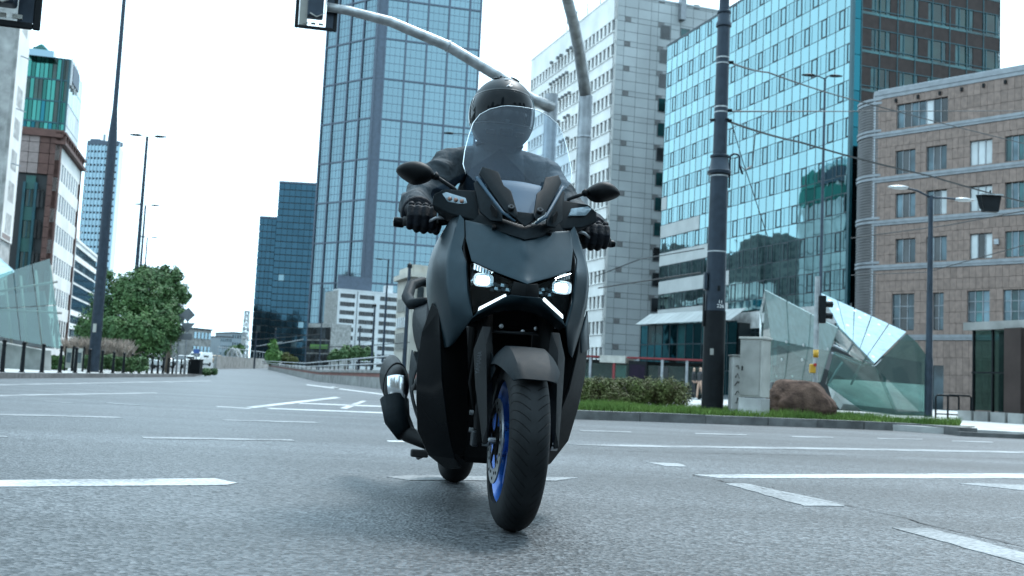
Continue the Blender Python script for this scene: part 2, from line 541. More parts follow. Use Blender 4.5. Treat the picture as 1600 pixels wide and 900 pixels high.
mat('cabinet_grey', (.37, .365, .335), .6, scale=3, var=.12, bump=.05, bscale=30)
mat('cabinet_door', (.25, .248, .23), .6, scale=3, var=.14)
mat('ink_black', (.012, .012, .012), .7)
mat('white_ink', (.75, .76, .76), .6, var=.05)
mat('yellow_paint', (.55, .30, .02), .5)
mat('red_paint', (.45, .03, .02), .5)
mat('blue_paint', (.02, .07, .25), .5)
mat('lamp_head', (.45, .47, .48), .35, .4)
mat('wire_black', (.02, .021, .022), .6)
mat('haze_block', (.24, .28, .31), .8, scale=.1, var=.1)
mat('screen_dark', (.010, .010, .016), .3, col2=(.022, .014, .028), scale=1.4, spec=.1)
mat('brick_red', (.20, .085, .07), .85, scale=3, var=.2, rnd=.12)
mat('car_white', (.6, .62, .62), .3, coat=.5, var=.04)
mat('car_dark', (.03, .035, .04), .3, coat=.5)
mat('car_orange', (.42, .27, .15), .35, coat=.4)
mat('car_glass', (.02, .03, .035), .08)
mat('rubber', (.012, .012, .013), .75)
# ------------------------------------------------------------------ ground, road, kerbs, markings
def grid_sheet(name, xs, ys, zf, m):
    mb = MB()
    nx = len(xs)
    vs = [(x, y, zf(x, y)) for y in ys for x in xs]
    fs = [(j * nx + i, j * nx + i + 1, (j + 1) * nx + i + 1, (j + 1) * nx + i) for j in range(len(ys) - 1) for i in range(nx - 1)]
    mb.add(vs, fs)
    return tag(mb.build(name, m, smooth=True), kind='structure')
grid_sheet('ground', [-3000, -400, 400, 3000], [-300, -20, 75, 140, 260, 500, 4000], lambda x, y: gz(min(y, 500)) - 0.03, 'earth')
road = grid_sheet('road', [-160, -60, -20, 20, 60, 160], [-12, 0, 10, 20, 40, 60, 75, 90, 110, 130, 160, 200, 260, 320], lambda x, y: gz(y), 'asphalt')

def marking(pix, z=0.003, m='road_paint'):
    raw = [ground(x, y, z) for x, y in pix]
    pts = []
    for a, b in zip(raw, raw[1:] + raw[:1]):        # worn, slightly ragged edges
        L = (b - a).length
        k = max(1, min(60, int(L / .05)))
        for i in range(k):
            p = a.lerp(b, i / k)
            j = .012 if 0 < i else .004
            pts.append(p + Vector((mnoise.noise(p * 9) * j + random.uniform(-j, j) * .35, mnoise.noise(p * 9 + Vector((5, 5, 5))) * j + random.uniform(-j, j) * .35, 0)))
    n_ = len(pts)
    mb = MB().add(pts + [Vector((q.x, q.y, -.002)) for q in pts], [tuple(range(n_))] + [(i, (i + 1) % n_, n_ + (i + 1) % n_, n_ + i) for i in range(n_)])
    return mb.build('lane_marking', m, road)
marking([(-60, 751), (0, 750), (335, 747), (372, 754), (352, 757.5), (0, 760), (-60, 761)])
marking([(605, 745), (640, 742), (905, 746), (868, 751), (640, 750)], m='road_paint_worn')
marking([(1085, 741.5), (1600, 739.5), (1700, 740), (1700, 748), (1600, 747), (1122, 746.5)])
marking([(1133, 755), (1163, 755), (1322, 788), (1318, 790.5), (1256, 790)], m='road_paint_worn')
marking([(1394, 824), (1452, 825), (1600, 863), (1750, 902), (1750, 925), (1600, 881)], m='road_paint_worn')
marking([(1498, 755), (1540, 754.5), (1700, 762), (1700, 774), (1600, 766)], m='road_paint_worn')
marking([(888, 694), (960, 694.5), (1300, 699.5), (1600, 705), (1700, 707), (1700, 710), (1600, 708), (1300, 702.5), (960, 697.5)], m='road_paint_worn')
marking([(1010, 722), (1060, 724), (1075, 729), (1040, 728)], m='road_paint_worn')
for (a, b, c, d) in ((905, 672, 985, 674), (1085, 676.5, 1165, 678.5), (1235, 681, 1300, 682.5), (1370, 684, 1440, 685.5), (1485, 688, 1550, 690)):
    marking([(a, b), (c, d), (c + 3, d + 1.6), (a + 3, b + 1.6)], m='road_paint_worn')
marking([(220, 682.2), (455, 686.2), (460, 688.6), (228, 685)], m='road_paint_worn')
marking([(-40, 645.5), (0, 646), (185, 651.2), (192, 653), (0, 648.6), (-40, 648)], m='road_paint_worn')
marking([(345, 655), (490, 659), (500, 660.8), (352, 657)], m='road_paint_worn')
marking([(-40, 679), (10, 681), (14, 682.6), (-40, 681)], m='road_paint_worn')
marking([(605, 688), (640, 689), (640, 691), (607, 690)])
marking([(600, 661), (640, 662), (640, 664), (602, 663)])
marking([(67, 626), (110, 629), (118, 630.4), (72, 627.6)], m='road_paint_worn')
marking([(163, 628.6), (215, 632), (220, 633.2), (168, 630.2)], m='road_paint_worn')
marking([(385, 635.8), (398, 637.4), (532, 621.6), (524, 620)])
marking([(337, 634.4), (395, 637.6), (388, 638.6), (340, 635.8)])
marking([(414, 637), (600, 644), (600, 646), (425, 639)])
marking([(470, 629.4), (600, 634), (600, 636), (466, 630.8)])
marking([(531, 637.6), (566, 626), (573, 626.4), (542, 638.6)])
marking([(-40, 617), (0, 616.6), (245, 613), (245, 614.6), (0, 619)], m='road_paint_worn')
marking([(-40, 600.6), (0, 600.4), (330, 594.6), (330, 595.6), (0, 602)], m='road_paint_worn')
marking([(480, 600.5), (600, 615.5), (600, 617), (478, 601.6)])
marking([(520, 604), (533, 607), (527, 608), (516, 605)])

def crack(pix, w):
    P = [ground(x, y, .003) for x, y in pix]
    L, R = [], []
    rnd = random.Random(len(pix) * 7)
    for a, b in zip(P, P[1:]):
        d = (b - a); n = Vector((-d.y, d.x, 0)).normalized()
        k = max(2, int(d.length / .06))
        for i in range(k):
            p = a.lerp(b, i / k) + n * (mnoise.noise((a + d * (i / k)) * 4) * .04 + rnd.uniform(-.006, .006))
            q = w * rnd.uniform(.3, 1.0)
            L.append(p + n * q); R.append(p - n * q)
    m = len(L)
    mb = MB().add(L + R, [(i, i + 1, m + i + 1, m + i) for i in range(m - 1)])
    mb.build('crack', 'crack_tar', road)
mat('crack_tar', (.016, .017, .018), .7)
crack([(1083, 741), (1130, 752), (1190, 762), (1205, 768), (1330, 791), (1400, 806), (1480, 826), (1640, 862)], .007)
crack([(1160, 757), (1205, 760), (1222, 771)], .004)
crack([(330, 768), (372, 769), (380, 772)], .005)
crack([(900, 702), (1100, 708), (1400, 713), (1700, 719)], .012)

def kerb_run(pix, parent, step, w=0.28, h=0.13, side=1):
    """a row of separate kerb stones along the polyline of ground points"""
    P = [ground(x, y) for x, y in pix]
    for a, b in zip(P, P[1:]):
        d = b - a; L = d.length; u = d / L
        n = Vector((-u.y, u.x, 0)) * side
        k = max(1, round(L / step))
        for i in range(k):
            s0, s1 = L * i / k + .006, L * (i + 1) / k - .006
            c = a + u * ((s0 + s1) / 2) + n * (w / 2)
            hh = h + random.uniform(-.006, .006)
            R = Matrix((u, n, Vector((0, 0, 1)))).transposed().to_4x4()
            o = link('kerb_stone', cube_mesh('kerb_stone'), parent)
            o.matrix_local = Matrix.Translation(c + Vector((random.uniform(-.006, .006), random.uniform(-.01, .01), hh / 2 - .05 / 2))) @ R @ Matrix.Diagonal((s1 - s0, w, hh + .05, 1))

# right-hand verge: grass strip, path and plaza behind a kerb
KR = [(800, 651), (880, 654.5), (1000, 658.5), (1200, 665.5), (1350, 671), (1440, 675), (1500, 681)]
kp = [ground(x, y) for x, y in KR]
verge_pts = [(p.x, p.y + .2) for p in kp] + [(kp[-1].x + 1.2, kp[-1].y + 2.2), (kp[0].x - .6, kp[0].y + 6.0)]
verge = tag(MB().prism(verge_pts, 0, 0.115).build('grass_verge', 'earth'), kind='structure')
kerb_run(KR, verge, 0.95)
e = ground(1500, 681); e2 = ground(1760, 694)
pave = MB().prism([(kp[0].x - .6, kp[0].y + 3.3), (verge_pts[-2][0] - 3.4, verge_pts[-2][1] + .55), (e.x + .15, e.y + .25), (e2.x, e2.y), (60, 30), (70, 75), (4, 75), (-1, 40)], 0, 0.10)
pavement = tag(pave.build('pavement', 'paving'), kind='structure')
kerb_run([(1500, 681.6), (1600, 686), (1700, 690.5)], pavement, 1.2, .14, .07)

# left-hand traffic island with its kerb
KL = [(-120, 594), (0, 591.5), (120, 590.5), (230, 589.5), (300, 588.5), (322, 586.3), (334, 583.4)]
kl = [ground(x, y) for x, y in KL]
back = [(kl[-1].x - 4, 84), (-60, 86), (-90, 60), (-60, 30), (kl[0].x - 6, kl[0].y)]
island = tag(MB().prism([(p.x - .05, p.y + .12) for p in kl] + back, 0, 0.12).build('traffic_island', 'paving'), kind='structure')
kerb_run(KL, island, 1.6, .3, .14)
# ------------------------------------------------------------------ right-hand buildings
AZ = -18.7
U1 = azv(AZ)            # along the street, away from the viewer
U2 = azv(AZ + 90)
# ---- mirrored glass office block
YC = 97.0
c0 = at(1331, 240, YC); C = Vector((c0.x, c0.y, 0))
gb = Bld('glass_office_block', C, 'tall mirrored cyan glass office block beside the brown stone building', 'building')
tL = hit(1040, 150, C, U1)
fa = Face(gb, C, C + U1 * tL)
FL = 3.6
ztop = fa.z(1045, 72)
zb = fa.z(1322, 157)                          # a window-bottom line
nfl_up = int((ztop + 40 - zb) / FL) + 1
k0 = -int((zb - 3) / FL)
HGT = 96.0
col = MB().prism([tuple((C + U1 * .4 + U2 * .4)[:2]), tuple((C + U1 * (tL - .1) + U2 * .4)[:2]), tuple((C + U1 * (tL - .1) + U2 * 14)[:2]), tuple((C + U1 * 22 + U2 * 14)[:2]), tuple((C + U1 * .4 + U2 * 14)[:2])], 0, ztop - .4)
gb.mesh(col, 'core', 'interior_dark')
ncol = 27
cw = tL / ncol
lv = [zb + FL * k for k in range(k0, 40) if zb + FL * k < ztop - .3]
WH = 1.9
def glass_pane(f, t0, t1, z0, z1, m, nm='glass_pane'):
    f.box(nm, m, t0 + .035, t1 - .035, z0 + .03, z1 - .03, -.06, 0.0, rad(.10))
zwhite = []
for z in lv:
    z1 = min(z + FL, ztop)
    for i in range(ncol):
        t0, t1 = i * cw, (i + 1) * cw
        # ribbon of windows: a narrow and a wide light per bay, then a tall spandrel pane
        zt = min(z + WH, ztop)
        split = t0 + cw * (.62 if i % 2 else .70)
        glass_pane(fa, t0, split, z, zt, 'glass_cyan_window', 'window_pane')
        glass_pane(fa, split, t1, z, zt, 'glass_cyan_window', 'window_pane')
        if i % 2 == (int(z / FL) % 2):
            for (a, b_) in ((t0 + .02, t0 + .12), (split - .12, split - .02)):
                fa.box('window_frame', 'mullion_dark', a, b_, z + .02, zt - .02, 0.0, .05)
            for (a, b_) in ((z + .02, z + .12), (zt - .12, zt - .02)):
                fa.box('window_frame', 'mullion_dark', t0 + .12, split - .12, a, b_, 0.0, .05)
        if z1 - zt > .2:
            # lower-left part of the block is clad in white panels
            q = fa.pt((t0 + t1) / 2, (zt + z1) / 2)
            qx, qy = proj(q)
            white = (qy > 318 and qx < 1055) or (qy > 335 and qx < 1090) or (qy > 390 and qx < 1107) or (qy > 425 and qx < 1140)
            if white:
                fa.box('white_panel', 'panel_white', t0 + .01, t1 - .01, zt + .05, z1 - .05, -.02, .06)
            else:
                glass_pane(fa, t0, t1, zt, z1, 'glass_cyan')
    fa.box('floor_rail', 'mullion_dark', 0, tL, z - .035, z + .035, -.05, .012)
    if z + WH < ztop:
        fa.box('floor_rail', 'mullion_dark', 0, tL, z + WH - .035, z + WH + .035, -.05, .012)
for i in range(ncol + 1):
    fa.box('mullion', 'mullion_dark', i * cw - .035, i * cw + .035, 4.0, ztop, -.05, .02)
fa.box('parapet', 'mullion_dark', -.1, tL + .1, ztop, ztop + .25, -.3, .05)
# base: concrete band and dark entrance
fa.box('base_band', 'concrete_pale', 0, tL * .55, 7.6, lv[0] if lv[0] > 7.6 else 9.4, -.3, .10)
fa.box('entrance_recess', 'granite_and_reflection', .5, tL * .5, 0, 7.6, -.8, -.3)
for i in range(5):
    fa.box('base_pier', 'concrete', 2 + i * 5.2, 2.9 + i * 5.2, 0, 7.6, -.3, .08)
# teal corner strip and the end wall, its dark reflection built as solid cladding
fb = Face(gb, C, C + U2 * 44)
tR = fb.t(1562, 60)
fb = Face(gb, C, C + U2 * tR)
gb.mesh(MB().prism([tuple((C + U1 * 1 + U2 * .5)[:2]), tuple((C + U1 * 1 + U2 * (tR - .2))[:2]), tuple((C + U1 * 20 + U2 * (tR - .2))[:2]), tuple((C + U1 * 20 + U2 * .5)[:2])], 0, 62), 'end_core', 'interior_dark')
tS = fb.t(1346, 60)
zz = [fb.z(1346, 30) + FL * .97 * k for k in range(-16, 4)]
for i, z in enumerate(zz):
    if z > 2: glass_pane(fb, 0.05, tS, z, z + FL * .97, 'glass_teal', 'corner_pane')
fb.box('corner_post', 'mullion_teal', -.25, .05, 0, 62, -.3, .06)
fb.box('corner_post', 'mullion_teal', tS - .06, tS + .06, 0, 62, -.2, .05)
nb = 5
bw = (tR - tS) / nb
zf0 = fb.z(1450, 120)
for k in range(-1, 6):  # bands, piers and windows of the mirrored brown building, modelled as pieces
    z0 = zf0 + (k - 1) * 3.75
    fb.box('reflected_spandrel', 'granite_and_reflection', tS + .06, tR, z0, z0 + 1.35, -.12, .0)
    fb.box('reflected_sill', 'window_teal', tS + .06, tR, z0 + 1.35, z0 + 1.6, -.10, .03)
    for i in range(nb):
        a = tS + bw * i
        fb.box('reflected_pier', 'granite_and_reflection', a, a + bw * .34, z0 + 1.6, z0 + 3.75, -.12, 0.0)
        x0, x1 = a + bw * .34, a + bw
        for q in range(3):
            w0 = x0 + (x1 - x0) * (0, .22, .78)[q]; w1 = x0 + (x1 - x0) * (.22, .78, 1)[q]
            fb.box('window_pane', 'window_teal' if q != 1 else 'window_green', w0 + .05, w1 - .05, z0 + 1.62, z0 + 3.73, -.12, -.05, rad(.5))
        fb.box('window_frame', 'mullion_teal', x0 + (x1 - x0) * .22 - .05, x0 + (x1 - x0) * .22 + .05, z0 + 1.6, z0 + 3.75, -.10, .02)
        fb.box('window_frame', 'mullion_teal', x0 + (x1 - x0) * .78 - .05, x0 + (x1 - x0) * .78 + .05, z0 + 1.6, z0 + 3.75, -.10, .02)
for i in range(9):
    t_ = tS + (tR - tS) * i / 8
    fb.box('mullion', 'mullion_teal', t_ - .04, t_ + .04, 0, 62, -.05, .06)
for k in range(-1, 12):
    z_ = zf0 + k * 1.87
    fb.box('floor_rail', 'mullion_teal', tS, tR, z_ - .035, z_ + .035, -.04, .045)
gb.finish()

# ---- low glazed wing with a sloping canopy in front of the glass block
wA = at(1000, 560, 128); wA.z = 0
wB = at(1150, 560, 112); wB.z = 0
wing = Bld('glazed_wing', wA, 'low teal glazed wing with pale sloping canopy behind the tram shelter', 'building')
fw = Face(wing, wA, wB)
zc = fw.z(1003, 509)
wing.mesh(MB().prism([tuple((fw.pt(0.2, 0, -.3))[:2]), tuple((fw.pt(fw.L, 0, -.3))[:2]), tuple((fw.pt(fw.L, 0, -7))[:2]), tuple((fw.pt(0.2, 0, -7))[:2])], 0, zc - .1), 'core', 'interior_dark')
for i in range(12):
    a, b_ = fw.L * i / 12, fw.L * (i + 1) / 12
    for (z0, z1) in ((.4, zc * .36), (zc * .36, zc * .72), (zc * .72, zc)):
        fw.box('glass_pane', 'glass_teal' if random.random() < .7 else 'window_teal', a + .05, b_ - .05, z0 + .04, z1 - .04, -.06, 0, rad(.5))
    fw.box('mullion', 'mullion_dark', a - .05, a + .05, 0, zc, -.06, .05)
for k in (.36, .72, 1):
    fw.box('floor_rail', 'mullion_dark', 0, fw.L, zc * k - .06, zc * k + .06, -.05, .04)
for i in range(16):
    a, b_ = fw.L * i / 16, fw.L * (i + 1) / 16
    cm = MB().slab([fw.pt(a + .03, zc + .1, .9), fw.pt(b_ - .03, zc + .1, .9), fw.pt(b_ - .03, zc + 1.5, -1.2), fw.pt(a + .03, zc + 1.5, -1.2)], .06)
    wing.mesh(cm, 'canopy_pane', 'panel_white')
wing.finish()

# ---- white slab tower with rows of narrow windows
YT = 142.0
t0_ = at(952, 256, YT); T0 = Vector((t0_.x, t0_.y, 0))
tw = Bld('white_slab_tower', T0, 'tall white office slab with narrow dark windows and grey panelled end', 'building')
tl = hit(830, 97, T0, U1)
fl = Face(tw, T0, T0 + U1 * tl)
ZT = fl.z(830.5, 95)
FT = 3.5
zr = fl.z(948, 244)        # bottom of a window row near the corner
tr2 = hit(1140, 20, T0, U2)
fr = Face(tw, T0, T0 + U2 * tr2)
tw.mesh(MB().prism([tuple((T0 + U1 * .35 + U2 * .35)[:2]), tuple((T0 + U1 * (tl - .2) + U2 * .35)[:2]), tuple((T0 + U1 * (tl - .2) + U2 * (tr2 - .2))[:2]), tuple((T0 + U1 * .35 + U2 * (tr2 - .2))[:2])], 0, ZT - .2), 'core', 'interior_dark')
nw = int(tl / 1.36)
ww = tl / nw
rows = [zr + FT * k for k in range(-int((zr - 1) / FT) - 1, 30) if 0.8 < zr + FT * k < ZT - 2.4]
for z in rows:
    for i in range(nw):
        fl.box('window_pane', 'window_dark', i * ww + .2, i * ww + .2 + ww * .66, z, z + 1.75, -.34, -.28)
prev = 0.0
for z in rows + [None]:
    top = z if z is not None else ZT
    fl.box('spandrel', 'white_wall', 0, tl, prev, top, -.38, .0)
    if z is not None:
        fl.box('sill', 'white_wall', 0, tl, top - .12, top, 0, .14)
        prev = z + 1.75
for i in range(nw + 1):
    p0 = max(0, i * ww - ww * .34 + .2)
    fl.box('pier', 'white_wall', p0, min(tl, i * ww + .2) if i < nw else tl, 0.1, ZT - .1, -.36, -.04)
# window air-conditioning boxes, as small lugs on the facade
for k, z in enumerate(rows[-5:]):
    for i in range(int(nw * .45), int(nw * .72)):
        if random.random() < .75:
            fl.box('air_unit', 'panel_joint', i * ww + .3, i * ww + .75, z + 1.85, z + 2.25, 0, .45)
# grey panelled end wall, dark nodes at the joints, one column of windows
wx = fr.t(1023, 330) ; wx2 = fr.t(1036, 332)
ff = FT
colx = [0.0]
pat = [1.5, 2.0, 2.0, 1.1, 2.0]
while colx[-1] < tr2 - .5:
    colx.append(min(tr2, colx[-1] + pat[(len(colx) - 1) % 5]))
fr.box('back_sheet', 'panel_joint', 0, tr2, 0, ZT, -.3, -.06)
zlist = []
zq = rows[0] - 2.0
while zq < ZT:
    zlist += [zq, zq + .75]
    zq += FT
zlist = [0] + [z for z in zlist if 0 < z < ZT] + [ZT]
wcent = (wx + wx2) / 2
for a, b_ in zip(colx, colx[1:]):
    for z0, z1 in zip(zlist, zlist[1:]):
        zs = [(z0, z1)] if z1 - z0 < 1.2 else [(z0, (z0 + z1) / 2), ((z0 + z1) / 2, z1)]
        for (p, q) in zs:
            fr.box('facade_panel', 'panel_grey', a + .03, b_ - .03, p + .03, q - .03, -.06, 0.0)
for z in zlist[1::2]:
    for t_ in colx[1::3]:
        fr.box('joint_node', 'node_dark', t_ + .06, t_ + .92, z + .06, z + .70, -.02, .05)
for z in rows:
    cols_ = [wcent] if z < rows[-1] - .1 else [wcent + 3.1 * k for k in range(0, 8)]
    for wc in cols_:
        if wc + .7 > tr2: continue
        fr.box('window_surround', 'panel_joint', wc - .78, wc + .78, z - .1, z + 1.95, 0.0, .06)
        fr.box('window_pane', 'window_teal' if random.random() < .5 else 'window_dark', wc - .66, wc + .66, z + .02, z + 1.83, .02, .075)
# roof clutter
fl.box('parapet', 'white_wall', -.1, tl, ZT, ZT + .25, -.5, .08)
fr.box('parapet', 'panel_grey', -.1, tr2, ZT, ZT + .25, -.5, .08)
fr.box('vent_box', 'band_metal', fr.t(1060, 10), fr.t(1068, 10), ZT - 2.4, ZT + 3, 0.05, .9)
for i, q in enumerate((.20, .34, .46, .58)):
    tw.mesh(MB().tube([fl.pt(tl * q, ZT, -.6), fl.pt(tl * q, ZT + 2.2 + i * .3, -.6)], .07, 6), 'roof_mast', 'steel_black')
tw.finish()

# ---- brown stone office building
AZB = -43.2
UB = azv(AZB); UBn = azv(AZB + 90)
b0 = at(1366, 300, 86.0); B0 = Vector((b0.x, b0.y, 0))
bb = Bld('brown_stone_building', B0, 'brown stone clad office building with grey bands at right edge', 'building')
tE = -hit(1700, 300, B0, UB)
fs = Face(bb, B0, B0 - UB * tE)
ZB = fs.z(1371, 146)
nB = -fs.n
bb.mesh(MB().prism([tuple(fs.pt(.1, 0, -.4)[:2]), tuple(fs.pt(fs.L, 0, -.4)[:2]), tuple(fs.pt(fs.L, 0, -20)[:2]), tuple(fs.pt(.1, 0, -20)[:2])], 0, ZB - .2), 'core', 'interior_dark')
bz = [fs.z(1369, 209), fs.z(1367, 278.5), fs.z(1364.7, 345.7), fs.z(1362.5, 415), fs.z(1440, 523), 0]
# window openings: list of (t0, t1, z0, z1, kind)
def tt(x, y): return fs.t(x, y)
WIN = []
def win(xa, xb, y, z0, z1, kinds):
    WIN.append((tt(xa, y), tt(xb, y), z0, z1, kinds))
rowz = []
for k in range(4):
    rowz.append((bz[k] + .12, bz[k] + 2.05))
win(1401, 1481, 170, rowz[0][0] + .05, rowz[0][1] + .12, 'mdmmwmd')
for k, yy in ((1, 247), (2, 315), (3, 388)):
    z0, z1 = rowz[k]
    win(1399, 1430, yy, z0, z1, 'mdm'); win(1447, 1479, yy, z0, z1, 'mdw' if k == 2 else 'mdm')
    win(1515, 1550, yy, z0, z1, 'www' if k < 3 else 'wdw'); win(1570, 1600, yy, z0, z1, 'tmt'); win(1622, 1655, yy, z0, z1, 'tmt')
zl0, zl1 = fs.z(1410, 516), fs.z(1410, 459)
win(1393, 1428, 488, zl0, zl1, 'mdm'); win(1457, 1474, 488, zl0, zl1, 'dm')
zl2 = fs.z(1530, 454)
win(1511, 1546, 470, zl0 + .6, zl2, 'mtm'); win(1567, 1602, 470, zl0 + .6, zl2, 'mtm'); win(1622, 1655, 470, zl0 + .6, zl2, 'mtm')
KM = {'m': 'window_mid', 'd': 'window_dark', 'w': 'blind_white', 't': 'window_teal'}
for (a, b_, z0, z1, kd) in WIN:
    n_ = len(kd)
    for i, ch in enumerate(kd):
        w0, w1 = a + (b_ - a) * i / n_, a + (b_ - a) * (i + 1) / n_
        fs.box('window_pane', KM[ch], w0 + .04, w1 - .04, z0 + .05, z1 - .05, -.28, -.24, rad(.6))
        fs.box('window_mullion', 'band_metal', w0 - .035, w0 + .035, z0, z1, -.27, -.18)
    fs.box('window_mullion', 'band_metal', b_ - .035, b_ + .035, z0, z1, -.27, -.18)
    if z0 < bz[3]:
        for q in (.33, .66):
            fs.box('window_mullion', 'band_metal', a, b_, z0 + (z1 - z0) * q - .03, z0 + (z1 - z0) * q + .03, -.26, -.19)
door = (tt(1455, 600), tt(1474, 600), 0.1, fs.z(1465, 571))
fs.box('door', 'window_mid', door[0] + .03, door[1] - .03, door[2], door[3], -.3, -.22)
OPEN = [w_[:4] for w_ in WIN] + [door]
# stone tiles: split every course at the openings
def tiles(z0, z1, tw_):
    t_ = 0.0
    edges = sorted({0.0, fs.L} | {v for w_ in OPEN if w_[2] < z1 - .02 and w_[3] > z0 + .02 for v in (w_[0], w_[1])})
    for a, b_ in zip(edges, edges[1:]):
        mid = (a + b_) / 2
        op = [w_ for w_ in OPEN if w_[0] - .01 < mid < w_[1] + .01 and w_[2] < z1 - .02 and w_[3] > z0 + .02]
        spans = [(z0, z1)]
        for w_ in op:
            nsp = []
            for (p, q) in spans:
                if w_[2] > p + .05: nsp.append((p, min(q, w_[2])))
                if w_[3] < q - .05: nsp.append((max(p, w_[3]), q))
            spans = nsp
        n_ = max(1, round((b_ - a) / tw_))
        for (p, q) in spans:
            if q - p < .05: continue
            for i in range(n_):
                fs.box('stone_tile', 'granite_brown', a + (b_ - a) * i / n_ + .009, a + (b_ - a) * (i + 1) / n_ - .009, p + .012, q - .012, -.30, random.uniform(-.004, .004))
def band(z, h=.42):
    fs.box('cornice_band', 'band_metal', -.1, fs.L, z - h, z - h * .55, -.3, .06)
    fs.box('cornice_band', 'band_metal', -.1, fs.L, z - h * .55, z, -.3, .12)
tops = [ZB] + bz
for i in range(5):
    zt_, zb_ = tops[i] - (.45 if i else .55), tops[i + 1]
    n_ = max(2, round((zt_ - zb_) / .92))
    for k in range(n_):
        tiles(zb_ + (zt_ - zb_) * k / n_, zb_ + (zt_ - zb_) * (k + 1) / n_, .50)
zt_, n_ = bz[4] - .45, 4
for k in range(n_): tiles(.1 + (zt_ - .1) * k / n_, .1 + (zt_ - .1) * (k + 1) / n_, .50)
for z in bz[:5]: band(z)
band(ZB + .15, .7)
fs.box('parapet_rail', 'steel_grey', 0, fs.L, ZB + .3, ZB + .36, -.4, -.34)
for i in range(7):
    fs.box('wall_lamp', 'steel_black', tt(1400 + i * 34, 120) , tt(1400 + i * 34, 120) + .16, ZB - 1.05, ZB - .75, 0.0, .2)
fs.box('alarm_bell', 'steel_grey', tt(1555, 378), tt(1562, 378), fs.z(1558, 382), fs.z(1558, 374), 0.01, .25)
# rounded louvred corner stair
cen = fs.pt(-.2, 0, -2.2)
pr = []
R_ = 2.25
louv = MB()
zs = []
z = 0.0
prof = []
while z < ZB - .8:
    prof += [(R_, z), (R_, z + .16), (R_ - .05, z + .17), (R_ - .05, z + .22)]
    z += .23
louv.lathe(prof, 40, Matrix.Translation(cen))
bb.mesh(louv, 'louvred_corner', 'louvre', smooth=True, auto=30)
for z in [ZB - .75] + bz[:4]:
    for dz in (0, .32):
        bb.mesh(MB().lathe([(R_ - .1, z - .2 + dz), (R_ + .07, z - .2 + dz), (R_ + .07, z + dz), (R_ - .1, z + dz)], 40, Matrix.Translation(cen)), 'corner_ring', 'band_metal', smooth=True, auto=30)
fs.box('corner_trim', 'steel_grey', -.18, .02, 0, ZB, -.3, .04)
bb.finish()
# ------------------------------------------------------------------ towers in the middle distance
def corner_at(px, py, Y):
    p = at(px, py, Y); return Vector((p.x, p.y, 0))
def plan_box(b, A, uA, LA, uB, LB, z0, z1, nm='core', m='interior_dark', inset=.3):
    a = A + (uA + uB) * inset
    pts = [a, a + uA * (LA - 2 * inset), a + uA * (LA - 2 * inset) + uB * (LB - 2 * inset), a + uB * (LB - 2 * inset)]
    b.mesh(MB().prism([tuple(p[:2]) for p in pts], z0, z1), nm, m)

# ---- tall blue glass tower
YB = 430.0
B1 = corner_at(583, 120, YB)
bt = Bld('blue_glass_tower', B1, 'tall blue glass skyscraper with broad grid standing behind the rider', 'skyscraper')
uL, uR = azv(-53), azv(76)
lL = hit(508, 110, B1, uL); lR = hit(747, 110, B1, uR)
fL, fR = Face(bt, B1, B1 + uL * lL), Face(bt, B1, B1 + uR * lR)
far = B1 + azv(10) * 45
bt.mesh(MB().prism([tuple((B1 + azv(10) * .9)[:2]), tuple((B1 + uL * (lL - .4) + azv(10) * .8)[:2]), tuple((B1 + uL * lL + azv(-4) * 40)[:2]), tuple((B1 + uR * lR + azv(-8) * 40)[:2]), tuple((B1 + uR * (lR - .4) + azv(10) * .8)[:2])], 0, 190), 'core', 'interior_dark')
zrow = fR.z(600, 60)
dz = zrow - fR.z(600, 123)
zl = [zrow + dz * k for k in range(-7, 3)]
fine = MB()
for f, cols in ((fL, [f_ for f_ in (fL.t(587, 96), fL.t(566, 96), fL.t(545.5, 96), fL.t(525.5, 96))] + [lL]), (fR, [fR.t(599, 120), fR.t(631, 125), fR.t(663.5, 130), fR.t(696, 135), fR.t(728, 140), lR])):
    for z in zl:
        for a, b_ in zip(cols, cols[1:]):
            f.box('glass_bay', 'glass_blue', a + .25, b_ - .25, z + .2, z + dz - .2, -.5, 0, rad(.12))
            n_ = 4 if (b_ - a) > 6 else 3
            for i in range(1, n_):
                t_ = a + (b_ - a) * i / n_
                M_ = f.M(t_ - .06, t_ + .06, z + .2, z + dz - .2, -.02, .05)
                fine.add([M_ @ v.co for v in cube_mesh('mullion_blue').vertices], [tuple(p.vertices) for p in cube_mesh('mullion_blue').polygons])
            for i in range(1, 5):
                q = z + dz * i / 5
                M_ = f.M(a + .25, b_ - .25, q - .10, q + .10, -.02, .04)
                fine.add([M_ @ v.co for v in cube_mesh('mullion_blue').vertices], [tuple(p.vertices) for p in cube_mesh('mullion_blue').polygons])
    for z in zl:
        f.box('floor_beam', 'mullion_blue', 0, f.L, z - .35, z + .35, -.3, .35)
    for c_ in cols:
        f.box('column', 'mullion_blue', c_ - .38, c_ + .38, 0, 190, -.3, .5)
fL.box('corner_column', 'mullion_blue', -.2, fL.t(587, 96), 0, 190, -.6, .3)
fR.box('corner_column', 'mullion_blue', -.2, fR.t(599, 120), 0, 190, -.6, .3)
# glazed lobby floors
z_lo = zl[0]
for f in (fL, fR):
    nb = int(f.L / 5)
    for i in range(nb):
        for k in range(3):
            f.box('lobby_pane', 'window_dark' if k != 1 else 'window_teal', f.L * i / nb + .2, f.L * (i + 1) / nb - .2, z_lo * k / 3 + .2, z_lo * (k + 1) / 3 - .2, -.4, .0)
bt.mesh(fine, 'fine_glazing_bars', 'mullion_blue')
bt.finish()

